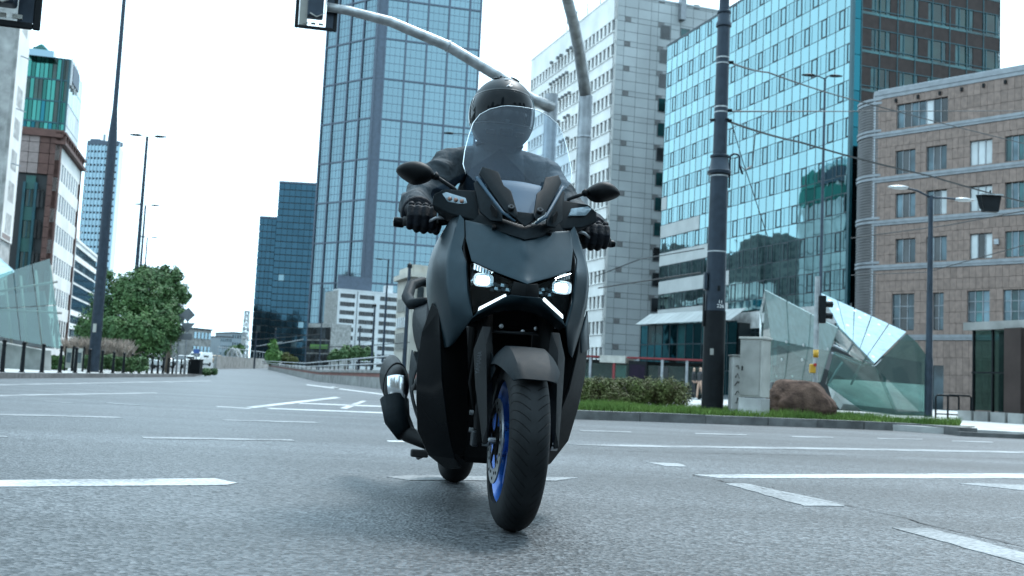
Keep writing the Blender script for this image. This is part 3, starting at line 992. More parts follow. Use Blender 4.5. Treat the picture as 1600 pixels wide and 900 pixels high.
# ---- dark blue tower further off
YD = 640.0
D0 = corner_at(427, 420, YD)
dt = Bld('dark_blue_tower', D0, 'dark blue stepped glass tower left of the tall blue skyscraper', 'skyscraper')
uD = azv(86)
for (xa, xb, ytop, dep, m_) in ((427, 489, 287, 0, 'glass_navy'), (400, 427, 341, 0, 'glass_navy')):
    a = corner_at(xa, 420, YD)
    L = hit(xb, 420, a, uD)
    f = Face(dt, a, a + uD * L)
    zt = f.z((xa + xb) / 2 + 2, ytop)
    dt.mesh(MB().prism([tuple(f.pt(.3, 0, -.5)[:2]), tuple(f.pt(L - .3, 0, -.5)[:2]), tuple(f.pt(L - .3, 0, -28)[:2]), tuple(f.pt(.3, 0, -28)[:2])], 0, zt), 'core', 'interior_dark')
    nc = max(4, int(L / 3.0)); nr = int(zt / 4.0)
    for r in range(nr):
        for c_ in range(nc):
            f.box('glass_pane', m_ if random.random() < .985 else 'glass_blue', L * c_ / nc + .1, L * (c_ + 1) / nc - .1, zt * r / nr + .25, zt * (r + 1) / nr - .25, -.4, 0, rad(.3))
    f.box('roof_edge', 'mullion_blue', 0, L, zt, zt + 1.2, -20, .2)
f = Face(dt, D0, D0 + uD * 20)
f.box('roof_box', 'mullion_blue', 8, 18, f.z(450, 287), f.z(450, 283), -12, -3)
dt.finish()

# ---- white residential block with rooftop sign board
W0 = corner_at(526, 500, 345.0)
wb = Bld('white_apartment_block', W0, 'white apartment block with window strips and dark rooftop board', 'building')
uW = azv(63)
LW = hit(622, 500, W0, uW)
f = Face(wb, W0, W0 + uW * LW)
zW = f.z(528, 453)
wb.mesh(MB().prism([tuple(f.pt(.2, 0, -.5)[:2]), tuple(f.pt(LW, 0, -.5)[:2]), tuple(f.pt(LW, 0, -12)[:2]), tuple(f.pt(.2, 0, -12)[:2])], 0, zW), 'core', 'interior_dark')
fz = (f.z(528, 459) - f.z(526, 472))
zz0 = f.z(528, 464.5)
sec = [(0, .29), (.32, .60), (.66, 1.0)]
prevz = zW
rowsW = [zz0 - fz * k for k in range(12) if zz0 - fz * k > 1.5]
for z in rowsW:
    f.box('wall_strip', 'white_block', 0, LW, z + 1.45, prevz, -.6, 0)
    prevz = z
    for (a, b_) in sec:
        n_ = 5
        for i in range(n_):
            f.box('window_pane', 'window_dark', LW * (a + .03 + (b_ - a - .06) * i / n_), LW * (a + .03 + (b_ - a - .06) * (i + .72) / n_), z, z + 1.45, -.5, -.4)
f.box('wall_strip', 'white_block', 0, LW, 0, prevz, -.6, 0)
for (a, b_) in ((0, .035), (.275, .345), (.59, .68), (.97, 1)):
    f.box('wall_pier', 'white_block', LW * a, LW * b_, 0.1, zW - .05, -.55, .05)
f.box('downpipe', 'panel_joint', LW * .305, LW * .315, 0, zW, .05, .25)
g = Face(wb, W0 - uW * .01, W0 + azv(-27) * 14)
g.box('side_wall', 'concrete', 0, 14, 0, zW, -.3, .1)
f.box('roof_edge', 'white_block', 0, LW, zW, zW + .5, -6, .1)
f.box('sign_board', 'mullion_blue', f.t(533, 440), f.t(587, 442), zW + .6, f.z(560, 431), -4, -3.6)
f.box('roof_hut', 'white_block', f.t(608, 458), f.t(617, 458), zW + .4, zW + 3.2, -6, -2)
wb.finish()

# ---- cream building half hidden by the scooter
E0 = corner_at(617, 500, 175.0)
cb = Bld('cream_corner_building', E0, 'cream rendered building with cornice just left of the scooter', 'building')
uE = azv(66); uF = azv(-22)
fE = Face(cb, E0 + uE * .01, E0 + uE * 16); fF = Face(cb, E0, E0 + uF * 5)
zE = fE.z(625, 428)
E1 = corner_at(640, 500, 165.0)
fA = Face(cb, E0, E1); fB = Face(cb, E1, E1 + uE * 14)
zE = fA.z(622, 440)
cb.mesh(MB().prism([tuple((E0 + azv(10) * .5)[:2]), tuple((E1 + azv(10) * .4)[:2]), tuple((E1 + uE * 14 + azv(10) * .4)[:2]), tuple((E1 + uE * 14 + azv(10) * 14)[:2]), tuple((E0 + azv(10) * 14)[:2])], 0, zE), 'core', 'cream_wall')
for f in (fA, fB):
    f.box('cornice', 'cream_wall', -.2, f.L + .2, zE, zE + .8, -1, .55)
    f.box('attic', 'cream_wall', 0, f.L, zE + .8, zE + 2.0, -1.5, -.3)
for k, (y0, y1) in enumerate(((467, 487), (496, 512), (520, 546))):
    zt_, zb_ = fA.z(628, y0), fA.z(628, y1)
    for i in range(6):
        t_ = fA.L * (.12 + .78 * i / 6)
        fA.box('window_pane', 'window_mid' if k == 1 else 'cabinet_door', t_, t_ + fA.L * .075, zb_, zt_, -.05, .06)
for k in range(4):
    for i in range(5):
        z_ = zE - 2.2 - k * 3.4
        fB.box('window_pane', 'window_dark', 1 + i * 2.6, 2.1 + i * 2.6, z_ - 1, z_ + .8, -.05, .06)
cb.finish()

# ---- dark low block with a green fascia under the blue tower
K0 = corner_at(480, 520, 330.0)
kb = Bld('low_dark_block', K0, 'low dark glazed block with green fascia at foot of blue tower', 'building')
f = Face(kb, K0, corner_at(516, 520, 322.0))
zk = f.z(500, 505)
f.box('wall', 'concrete', 0, f.L, 0, zk, -8, -.3)
for i in range(5):
    for k in range(3):
        f.box('window_pane', 'window_dark', f.L * i / 5 + .1, f.L * (i + 1) / 5 - .1, zk * (.2 + .25 * k), zk * (.42 + .25 * k), -.3, .0)
f.box('fascia', 'leaf_light', f.L * .2, f.L * .95, zk * .52, zk * .6, 0, .3)
kb.finish()
# ---- far roofs down the street
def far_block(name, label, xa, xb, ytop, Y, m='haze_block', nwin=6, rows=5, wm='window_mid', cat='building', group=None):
    a = corner_at(xa, 550, Y); b_ = corner_at(xb, 550, Y + (xb - xa) * .15)
    B = Bld(name, a, label, cat, group)
    f = Face(B, a, b_)
    zt = f.z((xa + xb) / 2, ytop)
    f.box('wall', m, 0, f.L, 0, zt, -Y * .05, 0)
    f.box('roof_edge', 'roof_dark', -.2, f.L + .2, zt, zt + zt * .03, -Y * .05, .2)
    for r in range(rows):
        for c_ in range(nwin):
            f.box('window_pane', wm, f.L * (c_ + .2) / nwin, f.L * (c_ + .8) / nwin, zt * (r + .35) / rows, zt * (r + .8) / rows, -.1, .08)
    B.finish()
    return B
far_block('far_office', 'grey glass office block behind the road signs', 300, 328, 515, 190, 'concrete', 5, 3, 'glass_pale')
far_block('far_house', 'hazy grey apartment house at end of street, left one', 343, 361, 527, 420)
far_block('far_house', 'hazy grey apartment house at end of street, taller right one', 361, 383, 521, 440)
far_block('far_house', 'small pale house far off beside the arch bridge', 330, 343, 541, 460, 'white_block', 3, 2)
# lattice mast
lm = at(381, 560, 300); mast = empty('lattice_mast', (lm.x, lm.y, 0), 'pale banded lattice mast beside the dark blue tower', 'mast')
mt = at(386, 487, 300).z
for k in range(7):
    z0, z1 = mt * k / 7, mt * (k + 1) / 7
    r = 1.0 - .5 * k / 7
    mb = MB()
    for (sx, sy) in ((1, 1), (1, -1), (-1, 1), (-1, -1)):
        mb.tube([(sx * r, sy * r, z0), (sx * r * .95, sy * r * .95, z1)], .13, 5)
    for s_ in (1, -1):
        mb.tube([(-r, s_ * r, z0), (r, s_ * r, z1)], .1, 5); mb.tube([(r, s_ * r, z0), (-r, s_ * r, z1)], .1, 5)
    mb.box((0, 0, z1), (2.3 * r, 2.3 * r, .5))
    mb.build('mast_section', 'concrete_pale' if k % 2 else 'galvanised', mast)
# arched footbridge
ab = at(357, 562, 210); arch = empty('arch_bridge', (ab.x, ab.y, 0), 'small white arched bridge far down the road', 'bridge')
A0, A1 = at(348, 563, 210), at(377, 563, 210)
hA = at(358, 545, 210).z
for off in (0, 3.0):
    pts = []
    for i in range(13):
        q = i / 12
        p = A0.lerp(A1, q); pts.append((p.x - ab.x, p.y - ab.y + off, .6 + (hA - .6) * math.sin(math.pi * q)))
    MB().tube(pts, .28, 6).build('arch_rib', 'concrete_pale', arch)
d_ = A1 - A0
MB().box(((A0.x + A1.x) / 2 - ab.x, 1.5, 1.7), (d_.length * 1.2, 3.6, .4)).build('deck', 'concrete', arch)
for i in range(1, 12):
    q = i / 12; p = A0.lerp(A1, q)
    MB().tube([(p.x - ab.x, p.y - ab.y, 1.7), (p.x - ab.x, p.y - ab.y, .6 + (hA - .6) * math.sin(math.pi * q))], .07, 5).build('hanger', 'galvanised', arch)

# ------------------------------------------------------------------ left-hand street wall of buildings
US, UP_ = azv(-14.5), azv(75.5)
# ---- brown and white striped office
L0 = corner_at(88, 300, 125.0)
lb = Bld('striped_office_building', L0, 'brown stone building with white striped side beyond glass pavilion', 'building')
tS_ = hit(126, 275, L0, US)
fS = Face(lb, L0, L0 + US * tS_)
tF = -hit(22, 300, L0, UP_)
fF = Face(lb, L0, L0 - UP_ * tF)
zL = fS.z(98, 212)
lb.mesh(MB().prism([tuple((L0 + US * .4 - UP_ * .4)[:2]), tuple((L0 + US * tS_ - UP_ * .4)[:2]), tuple((L0 + US * tS_ - UP_ * tF)[:2]), tuple((L0 + US * .4 - UP_ * tF)[:2])], 0, zL), 'core', 'interior_dark')
FS = 3.75
zr0 = fS.z(84, 320) - .3
nwS = 9
rS = [zr0 + FS * k for k in range(-8, 4)]
rS = [z for z in rS if 1 < z < zL - 2.5]
prevz = 0
for z in rS + [None]:
    top = z if z is not None else zL - 1.4
    fS.box('white_strip', 'white_wall', 0, tS_, prevz, top, -.5, 0)
    if z is not None: prevz = z + 2.1
for z in rS:
    for i in range(nwS):
        fS.box('window_pane', 'window_dark', tS_ * (i + .30) / nwS, tS_ * (i + .90) / nwS, z, z + 2.1, -.12, -.05)
        fS.box('window_pier', 'white_wall', tS_ * (i + .92) / nwS, tS_ * (i + 1.28) / nwS, z - .02, z + 2.12, -.4, -.02)
fS.box('corner_pier', 'stone_redbrown', 0, .6, 0, zL, -.5, .12)
fS.box('end_pier', 'stone_redbrown', tS_ - .5, tS_, 0, zL, -.5, .12)
fS.box('top_truss', 'stone_redbrown', -.3, tS_, zL - 1.3, zL - .9, -.6, .6)
fS.box('top_truss', 'stone_redbrown', -.3, tS_, zL - .1, zL + .2, -.6, .6)
for i in range(9):
    fS.box('truss_strut', 'stone_redbrown', tS_ * i / 9, tS_ * i / 9 + .3, zL - .9, zL - .1, .2, .55)
# lettering on the side, mounted on the upper floor
LZ = fS.z(103, 283)
for i, ch in enumerate('ISTAT'):
    pass
# front: brown stone panels, teal window bay
nT = max(4, int(tF / 1.6)); ztile = [zL * k / 22 for k in range(23)]
bay0, bay1 = -hit(56, 300, L0, UP_), -hit(38, 300, L0, UP_)
for z0, z1 in zip(ztile, ztile[1:]):
    t_ = 0
    for i in range(nT):
        a, b_ = tF * i / nT, tF * (i + 1) / nT
        if b_ > bay0 and a < bay1 and z0 < zL - 6: continue
        fF.box('stone_panel', 'stone_redbrown' if a < tF * .4 or a > tF * .75 else 'granite_pink', a + .03, b_ - .03, z0 + .03, z1 - .03, -.4, 0)
for k in range(0, 9):
    z0 = zr0 + FS * (k - 6)
    if z0 < .5 or z0 > zL - 7: continue
    fF.box('bay_window', 'window_green', bay0 + .25, bay1 - .25, z0, z0 + 2.0, -.1, .1)
    fF.box('bay_spandrel', 'teal_paint', bay0 + .1, bay1 - .1, z0 + 2.05, z0 + FS - .05, -.1, .16)
    fF.box('bay_mullion', 'mullion_teal', (bay0 + bay1) / 2 - .08, (bay0 + bay1) / 2 + .08, z0, z0 + 2.0, .1, .2)
    for (q0, q1) in ((.30, .36), (.40, .46)):
        fF.box('slit_window', 'window_dark', tF * q0, tF * q1, z0, z0 + 2.2, 0.01, .06)
for q in (bay0, bay1):
    fF.box('bay_frame', 'mullion_teal', q - .15, q + .15, 0, zL - 6.2, -.2, .4)
fF.box('roof_edge', 'stone_redbrown', -.3, tF, zL - .5, zL + .4, -.5, .3)
lb.finish()
# ---- teal glass tower with a pitched glass crown
G0 = corner_at(101, 200, 172.0)
tg = Bld('teal_glass_tower', G0, 'teal green glass tower with pitched glass crown at upper left', 'skyscraper')
tgs = hit(126, 180, G0, US); tgf = -hit(34, 200, G0, UP_)
fS, fF = Face(tg, G0, G0 + US * tgs), Face(tg, G0, G0 - UP_ * tgf)
zG = fF.z(104, 93)
tg.mesh(MB().prism([tuple((G0 + US * .4 - UP_ * .4)[:2]), tuple((G0 + US * tgs - UP_ * .4)[:2]), tuple((G0 + US * tgs - UP_ * tgf)[:2]), tuple((G0 + US * .4 - UP_ * tgf)[:2])], 0, zG), 'core', 'interior_dark')
nF = int(zG / 3.4)
for r in range(nF):
    z0, z1 = zG * r / nF, zG * (r + 1) / nF
    for i in range(10):
        fF.box('glass_pane', random.choice(['glass_green', 'glass_green', 'glass_green', 'glass_teal', 'window_green']), tgf * i / 10 + .06, tgf * (i + 1) / 10 - .06, z0 + .06, z1 - .06, -.2, 0, rad(.8))
    for i in range(6):
        fS.box('pale_pane', 'blind_white' if r < nF - 2 else 'glass_green', tgs * i / 6 + .08, tgs * (i + 1) / 6 - .08, z0 + .08, z1 - .08, -.2, 0, rad(.3))
    if r % 4 == 1:
        fF.box('balcony_slab', 'glass_pale', tgf * (.12 if r % 8 == 1 else .35), tgf * .95, z1 - .5, z1 + .6, 0, 2.2)
    fF.box('floor_rail', 'mullion_teal', 0, tgf, z1 - .12, z1 + .12, -.1, .1)
fF.box('corner_post', 'mullion_teal', tgf * .14, tgf * .17, 0, zG, -.1, .5)
fF.box('corner_post', 'mullion_teal', -.15, .15, 0, zG, -.1, .25)
pk = fF.z(61, 66)
pA, pB, pC = fF.t(85, 90), fF.t(61, 80), fF.t(37, 80)
q = MB().slab([fF.pt(pA, zG, .1), fF.pt(pC, zG, .1), fF.pt(pB, pk, -1.5)], .3)
tg.mesh(q, 'crown_gable', 'glass_green')
tg.mesh(MB().slab([fF.pt(pA, zG, .1), fF.pt(pB, pk, -1.5), fF.pt(pB, pk, -14), fF.pt(pA, zG, -14)], .3), 'crown_slope', 'glass_cyan')
for s_ in (.3, .6):
    tg.mesh(MB().tube([fF.pt(pA + (pB - pA) * s_, zG + (pk - zG) * s_, .2), fF.pt(pC + (pB - pC) * s_, zG + (pk - zG) * s_, .2)], .08, 5), 'crown_bar', 'mullion_teal')
    tg.mesh(MB().tube([fF.pt(pC + (pA - pC) * s_, zG, .2), fF.pt(pB, pk, -1.3)], .08, 5), 'crown_bar', 'mullion_teal')
fS.box('sign_panel', 'mullion_blue', .8, tgs * .5, zG - 3.5, zG - .5, .05, .5)
for i in range(4):
    fS.box('sign_frame', 'white_ink', .3 + tgs * .14 * i, .6 + tgs * .14 * i, zG - 4.2, zG + .4, .05, .4)
tg.finish()
# ---- pale hazy skyscraper
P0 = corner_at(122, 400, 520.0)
pt_ = Bld('pale_blue_skyscraper', P0, 'pale blue skyscraper far behind the black lamp post', 'skyscraper')
uP = azv(96)
Lp = hit(172, 400, P0, uP)
f = Face(pt_, P0, P0 + uP * Lp); zP = f.z(150, 226)
P1 = P0 + uP * Lp
f2 = Face(pt_, P1, P1 + azv(-12) * 40)
t2 = hit(180, 400, P1, azv(-12)); 
f2 = Face(pt_, P1, P1 + azv(-12) * (t2 if 5 < t2 < 300 else 40))
pt_.mesh(MB().prism([tuple(f.pt(.3, 0, -.5)[:2]), tuple(f.pt(Lp - .3, 0, -.5)[:2]), tuple((P1 + azv(-12) * f2.L - uP * .5)[:2]), tuple((P0 + azv(-12) * f2.L)[:2])], 0, zP), 'core', 'mullion_blue')
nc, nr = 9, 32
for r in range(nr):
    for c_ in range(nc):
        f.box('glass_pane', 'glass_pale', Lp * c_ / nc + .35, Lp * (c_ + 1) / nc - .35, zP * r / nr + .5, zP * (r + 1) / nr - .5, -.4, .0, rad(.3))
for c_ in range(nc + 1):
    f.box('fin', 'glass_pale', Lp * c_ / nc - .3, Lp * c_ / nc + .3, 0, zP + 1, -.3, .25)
f2.box('side_wall', 'glass_pale', 0, f2.L, 0, zP, -.4, 0)
f.box('roof_edge', 'mullion_blue', 0, Lp, zP, zP + 2, -4, .4)
f.box('roof_crest', 'mullion_blue', 0, Lp * .3, zP + 2, f.z(135, 215), -12, -2)
pt_.mesh(MB().tube([f.pt(Lp * .32, zP, -6), f.pt(Lp * .32, f.z(138, 205), -6)], .8, 6), 'roof_mast', 'steel_grey')
pt_.finish()
# ---- white street building further along
H0 = corner_at(113, 450, 205.0)
hb = Bld('white_street_building', H0, 'white building with glazed blue middle floors behind the tree', 'building')
th = hit(148, 450, H0, US)
f = Face(hb, H0, H0 + US * th)
zH = f.z(114, 372)
f.box('wall', 'white_wall', 0, th, 0, zH, -12, -.3)
for k in range(9):
    zt_ = zH * (1 - k / 9)
    glz = k in (2, 3, 4)
    f.box('wall_strip', 'white_wall', 0, th, zt_ - zH / 9 * (.35 if not glz else .1), zt_, -.3, .0)
    for i in range(12):
        f.box('window_pane', 'glass_pale' if glz else 'window_mid', th * (i + (.05 if glz else .3)) / 12, th * (i + (.95 if glz else .8)) / 12, zt_ - zH / 9 * .92, zt_ - zH / 9 * (.38 if not glz else .12), -.3, -.12)
f.box('roof_box', 'white_wall', th * .15, th * .55, zH, f.z(130, 352), -10, -2)
f.box('roof_edge', 'white_wall', -.2, th, zH, zH + .5, -1, .2)
ff_ = Face(hb, H0, H0 - UP_ * 12)
ff_.box('end_wall', 'white_wall', 0, 12, 0, zH, -.3, -.01)
for k in range(5):
    ff_.box('end_window', 'glass_teal', .8, 5, zH * (.55 + .09 * k), zH * (.61 + .09 * k), 0, .06)
hb.finish()
# ---- pale building with a printed banner at the left edge
N0 = corner_at(16, 200, 82.0)
nb_ = Bld('pale_banner_building', N0, 'pale grey building carrying a tall white banner at left edge', 'building')
tn = hit(38, 200, N0, US); tnf = 14
f, g = Face(nb_, N0, N0 + US * tn), Face(nb_, N0, N0 - UP_ * tnf)
f.box('wall', 'concrete_pale', 0, tn, 0, 44, -tnf, -.25)
f.box('banner', 'white_wall', .4, tn - .3, 10, 43.5, -.25, -.1)
for k in range(5):
    f.box('banner_print', 'concrete_pale', tn * .35, tn * .75, 10.6 + k * 2.6, 12.2 + k * 2.6, -.1, -.09)
f.box('banner_print', 'concrete_pale', tn * .3, tn * .7, 27, 34, -.1, -.09)
f.box('banner_print', 'granite_pink', tn * .2, tn * .8, 10.1, 10.5, -.1, -.09)
g.box('front_wall', 'concrete', 0, tnf, 0, 44, -.2, 0)
for r in range(11):
    for i in range(4):
        g.box('window_pane', 'window_mid', 3 + i * 3, 4.6 + i * 3, 3 + r * 3.6, 4.9 + r * 3.6, 0, .05)
for k, y in enumerate((70, 155, 243)):
    zz_ = g.z(12, y)
    nb_.mesh(MB().tube([g.pt(2.2, zz_, .5), f.pt(tn * .5, zz_ - .3, .5)], .05, 5), 'banner_stay', 'steel_grey')
nb_.finish()

# ---- unseen skyline added left of the street, heights set for the glass block's reflection
sk = MB()
random.seed(21)
for i in range(46):
    y = 60 + i * 9 + random.uniform(-2, 2)
    x = -150 - .25 * y + random.uniform(-12, 12)
    h = 60 + 9 * mnoise.noise(Vector((i * .35, 2, 0))) + random.uniform(-3, 3) if 4 < i < 40 else random.uniform(20, 34)
    wd, dp = random.uniform(12, 22), random.uniform(10, 18)
    sk.box((x, y, h / 2), (wd, dp, h))
    sk.box((x, y, h + 1), (wd * .5, dp * .5, 3))
for i in range(22):          # unseen blocks added behind the viewer to darken reflections
    x = -150 + i * 14.5 + random.uniform(-3, 3)
    h = random.uniform(18, 34) if i % 5 else random.uniform(38, 52)
    wd, dp = random.uniform(11, 15), random.uniform(10, 18)
    y = -62 - abs(i - 11) * 1.2 + random.uniform(-6, 6)
    sk.box((x, y, h / 2), (wd, dp, h)); sk.box((x, y, h + 1), (wd * .5, dp * .5, 3))
for i in range(9):
    h = random.uniform(20, 40)
    sk.box((75 + random.uniform(-4, 4), -48 + i * 13, h / 2), (16, 12, h))
def skyline_mat():
    m = bpy.data.materials.new('skyline'); m.use_nodes = True
    n, l = m.node_tree.nodes, m.node_tree.links
    b = n['Principled BSDF']; b.inputs['Roughness'].default_value = .8
    g = n.new('ShaderNodeNewGeometry')
    sp = n.new('ShaderNodeSeparateXYZ'); l.new(g.outputs['Position'], sp.inputs[0])
    ad = n.new('ShaderNodeMath'); ad.operation = 'ADD'; l.new(sp.outputs[0], ad.inputs[0]); l.new(sp.outputs[1], ad.inputs[1])
    cb = n.new('ShaderNodeCombineXYZ'); l.new(ad.outputs[0], cb.inputs[0]); l.new(sp.outputs[2], cb.inputs[1])
    br = n.new('ShaderNodeTexBrick'); l.new(cb.outputs[0], br.inputs['Vector'])
    br.offset = 0; br.inputs['Scale'].default_value = 1; br.inputs['Brick Width'].default_value = 2.6; br.inputs['Row Height'].default_value = 3.4
    br.inputs['Mortar Size'].default_value = .75; br.inputs['Mortar Smooth'].default_value = .05
    br.inputs['Color1'].default_value = (.07, .08, .085, 1); br.inputs['Color2'].default_value = (.10, .11, .115, 1); br.inputs['Mortar'].default_value = (.16, .165, .16, 1)
    l.new(br.outputs[0], b.inputs['Base Color'])
    MATS['skyline'] = m
skyline_mat()
tag(sk.build('unseen_skyline', 'skyline'), 'grey mass of unseen city blocks added for the reflections', 'skyline', kind='stuff')
random.seed(11)
# ------------------------------------------------------------------ street furniture
def base(px, py, Y, z=0.0):
    p = at(px, py, Y); return Vector((p.x, p.y, z))
def text_mesh(txt, size, name, m, parent, M, depth=.002, shear=0):
    cu = bpy.data.curves.new('lettering', 'FONT')
    cu.body = txt; cu.size = size; cu.align_x = 'CENTER'; cu.align_y = 'CENTER'; cu.extrude = depth; cu.shear = shear
    tmp = bpy.data.objects.new('lettering', cu); COL.objects.link(tmp)
    dg = bpy.context.evaluated_depsgraph_get()
    me = bpy.data.meshes.new_from_object(tmp.evaluated_get(dg))
    bpy.data.objects.remove(tmp); 
    me.materials.clear(); me.materials.append(MATS[m])
    o = link(name, me, parent); o.matrix_local = M
    return o
def facing(loc, yaw=0.0):
    """matrix for flat lettering that stands upright and faces the road (-Y), turned by yaw"""
    return Matrix.Translation(loc) @ Matrix.Rotation(yaw, 4, 'Z') @ Matrix.Rotation(math.pi / 2, 4, 'X')

# ---- big overhead-line pole
PL = base(1115, 560, 18.0, .1)
pole = empty('tram_wire_pole', PL, 'thick dark blue tram wire pole with ring collars by the hedge', 'pole')
def pz(px, py, P=None):
    P = P or PL
    return zover(px, py, P.x, P.y) - P.z
zc1, zc2 = pz(1122, 262), pz(1134, 33)
zbk = pz(1117, 486)
MB().lathe([(.0, 0), (.185, 0), (.185, zbk), (.0, zbk)], 28).build('black_sleeve', 'steel_black', pole, smooth=True, auto=40)
MB().lathe([(.172, zbk), (.150, zc1 - .1), (0, zc1 - .1)], 28).build('lower_shaft', 'steel_pole', pole, smooth=True, auto=40)
MB().lathe([(.152, zc1 - .13), (.20, zc1 - .12), (.205, zc1 - .07), (.175, zc1 - .04), (.145, zc1 + .16), (.165, zc1 + .18), (.165, zc1 + .21), (.12, zc1 + .23)], 28).build('ring_collar', 'steel_pole', pole, smooth=True, auto=40)
MB().lathe([(.122, zc1 + .2), (.106, zc2 - .1), (0, zc2 - .1)], 24).build('middle_shaft', 'steel_pole', pole, smooth=True, auto=40)
MB().lathe([(.108, zc2 - .12), (.135, zc2 - .10), (.135, zc2 - .05), (.112, zc2), (.105, zc2 + .12), (.122, zc2 + .14), (.122, zc2 + .17), (.09, zc2 + .19)], 24).build('ring_collar', 'steel_pole', pole, smooth=True, auto=40)
MB().lathe([(.088, zc2 + .18), (.075, zc2 + 2.5), (0, zc2 + 2.5)], 24).build('top_shaft', 'steel_pole', pole, smooth=True, auto=40)
for y in (91, 100, 168, 176, 276, 394):
    z = pz(1130, y); r = .117 if y < 200 else .158 if y < 300 else .164
    MB().lathe([(r - .01, z - .012), (r, z - .012), (r, z + .012), (r - .01, z + .012)], 24).build('clamp_band', 'galvanised', pole, smooth=True, auto=40)
for y, s in ((97, 1), (172, 1), (188, 1)):
    z = pz(1136, y); MB().tube([(.1, 0, z), (.19, -.02, z)], .03, 8).build('wire_bracket', 'steel_black', pole)
MB().tube([(-.19, 0, pz(1128, 188)), (.12, -.1, pz(1128, 188))], .022, 8).build('wire_bracket', 'steel_black', pole)
hook = [(.175, -.02, zc1 - .35), (.175, -.02, zc1 + .12)] + [(.175 + .085 - .085 * math.cos(a), -.02, zc1 + .18 + .07 * math.sin(a)) for a in [rad(20 * i) for i in range(1, 9)]] + [(.345, -.02, zc1 + .05), (.40, -.02, zc1 - .10)]
MB().tube(hook, .018, 8).build('cable_hook', 'steel_pole', pole, smooth=True)
MB().box((-.19, -.05, pz(1098, 440)), (.05, .14, .30)).build('junction_box', 'steel_pole', pole, bevel=.01)
MB().box((-.2, -.03, pz(1096, 485)), (.03, .06, .55)).build('conduit', 'steel_black', pole)
MB().box((.02, -.162, pz(1122, 452)), (.05, .03, .09)).build('hatch', 'steel_black', pole)
MB().box((-.07, -.188, pz(1108, 550)), (.06, .004, .11)).build('sticker', 'cabinet_door', pole)
text_mesh('11', .085, 'number_plate_lettering', 'white_ink', pole, facing((.055, -.172, pz(1121, 473)), rad(12)))
text_mesh('226', .085, 'number_plate_lettering', 'white_ink', pole, facing((.055, -.173, pz(1121, 479.5)), rad(12)))

# ---- wires strung from the pole and across the square
def wire(pts, r, label, sag=0.0, name='overhead_wire'):
    out = []
    for a, b in zip(pts, pts[1:]):
        for i in range(10):
            q = i / 10
            out.append(Vector(a).lerp(Vector(b), q) - Vector((0, 0, sag * 4 * q * (1 - q))))
    out.append(Vector(pts[-1]))
    o3 = out[0].copy()
    return tag(MB().tube([p - o3 for p in out], r, 5).build(name, 'wire_black'), label, 'wire', 'overhead wires'), o3
def wire_px(pts, r, label, sag=0.0):
    o, o3 = wire([at(*p) for p in pts], r, label, sag); o.location = o3; return o
wire_px([(1142, 98, 18), (1200, 113, 22), (1330, 155, 30), (1620, 229, 45)], .018, 'wire sloping right from upper clamp of the thick pole', .03)
wire_px([(1140, 174, 18), (1330, 174, 30), (1620, 173, 45)], .016, 'level wire running right from the middle pole clamp')
wire_px([(1137, 189, 18), (1250, 222, 21), (1450, 274, 25), (1640, 325, 30)], .020, 'thicker wire sloping right from the lower pole clamp to hanging box', .03)
wire_px([(1142, 188, 18), (1160, 250, 18.2), (1200, 372, 18.6)], .008, 'thin wire dropping from pole beside the cable hook')
wire_px([(1180, 209, 19), (1176, 258, 19), (1164, 266, 18.7), (1156, 258, 18.2)], .010, 'slack looping cable hanging below the thick wire', .0)
wire_px([(930, 432, 60), (1000, 405, 58), (1100, 388, 50)], .03, 'thin wire crossing before the white tower, upper one')
wire_px([(935, 450, 60), (1000, 440, 56), (1095, 426, 50)], .04, 'thin wire crossing before the white tower, lower one')
wire_px([(1330, 372, 40), (1480, 352, 36), (1640, 322, 30)], .02, 'thin wire rising right across the brown building')
wire_px([(1330, 430, 40), (1450, 425, 36), (1640, 372, 30)], .016, 'lower thin wire rising right across the brown building')
wire_px([(470, 543, 150), (560, 541, 150), (640, 535, 150)], .06, 'wire strung low before the white apartment block')
wire_px([(385, 532, 170), (430, 528, 170), (500, 522, 160)], .06, 'wire strung low before the dark blue tower')

# ---- hanging tram signal box
hb_ = at(1548, 300, 26.0)
hang = empty('hanging_signal_box', (hb_.x, hb_.y, hb_.z), 'black hanging tram signal box on the overhead wire at right', 'signal')
pts = []
s_ = 26.0 / FPX
def tb(x): return x * s_
mb = MB().prism([(tb(-16), -.06), (tb(16), -.06), (tb(16), .12), (tb(-16), .12)], -tb(32), -tb(6))
mb.v = [(x * (1.0 if z > -.3 else .72), y, z) for x, y, z in mb.v]
mb.build('signal_case', 'steel_black', hang, bevel=.01)
mb = MB().slab([(tb(-24), -.02, -tb(6)), (tb(-17), -.06, -tb(6)), (tb(-13), -.06, -tb(30)), (tb(-17), 0, -tb(28))], .03)
mb.build('side_flap', 'steel_black', hang)
MB().box((0, -.02, -tb(5)), (tb(34), .2, .03)).build('top_plate', 'galvanised', hang)
MB().tube([(0, .03, -tb(5)), (0, .03, tb(3))], .02, 6).build('hanger', 'steel_black', hang)

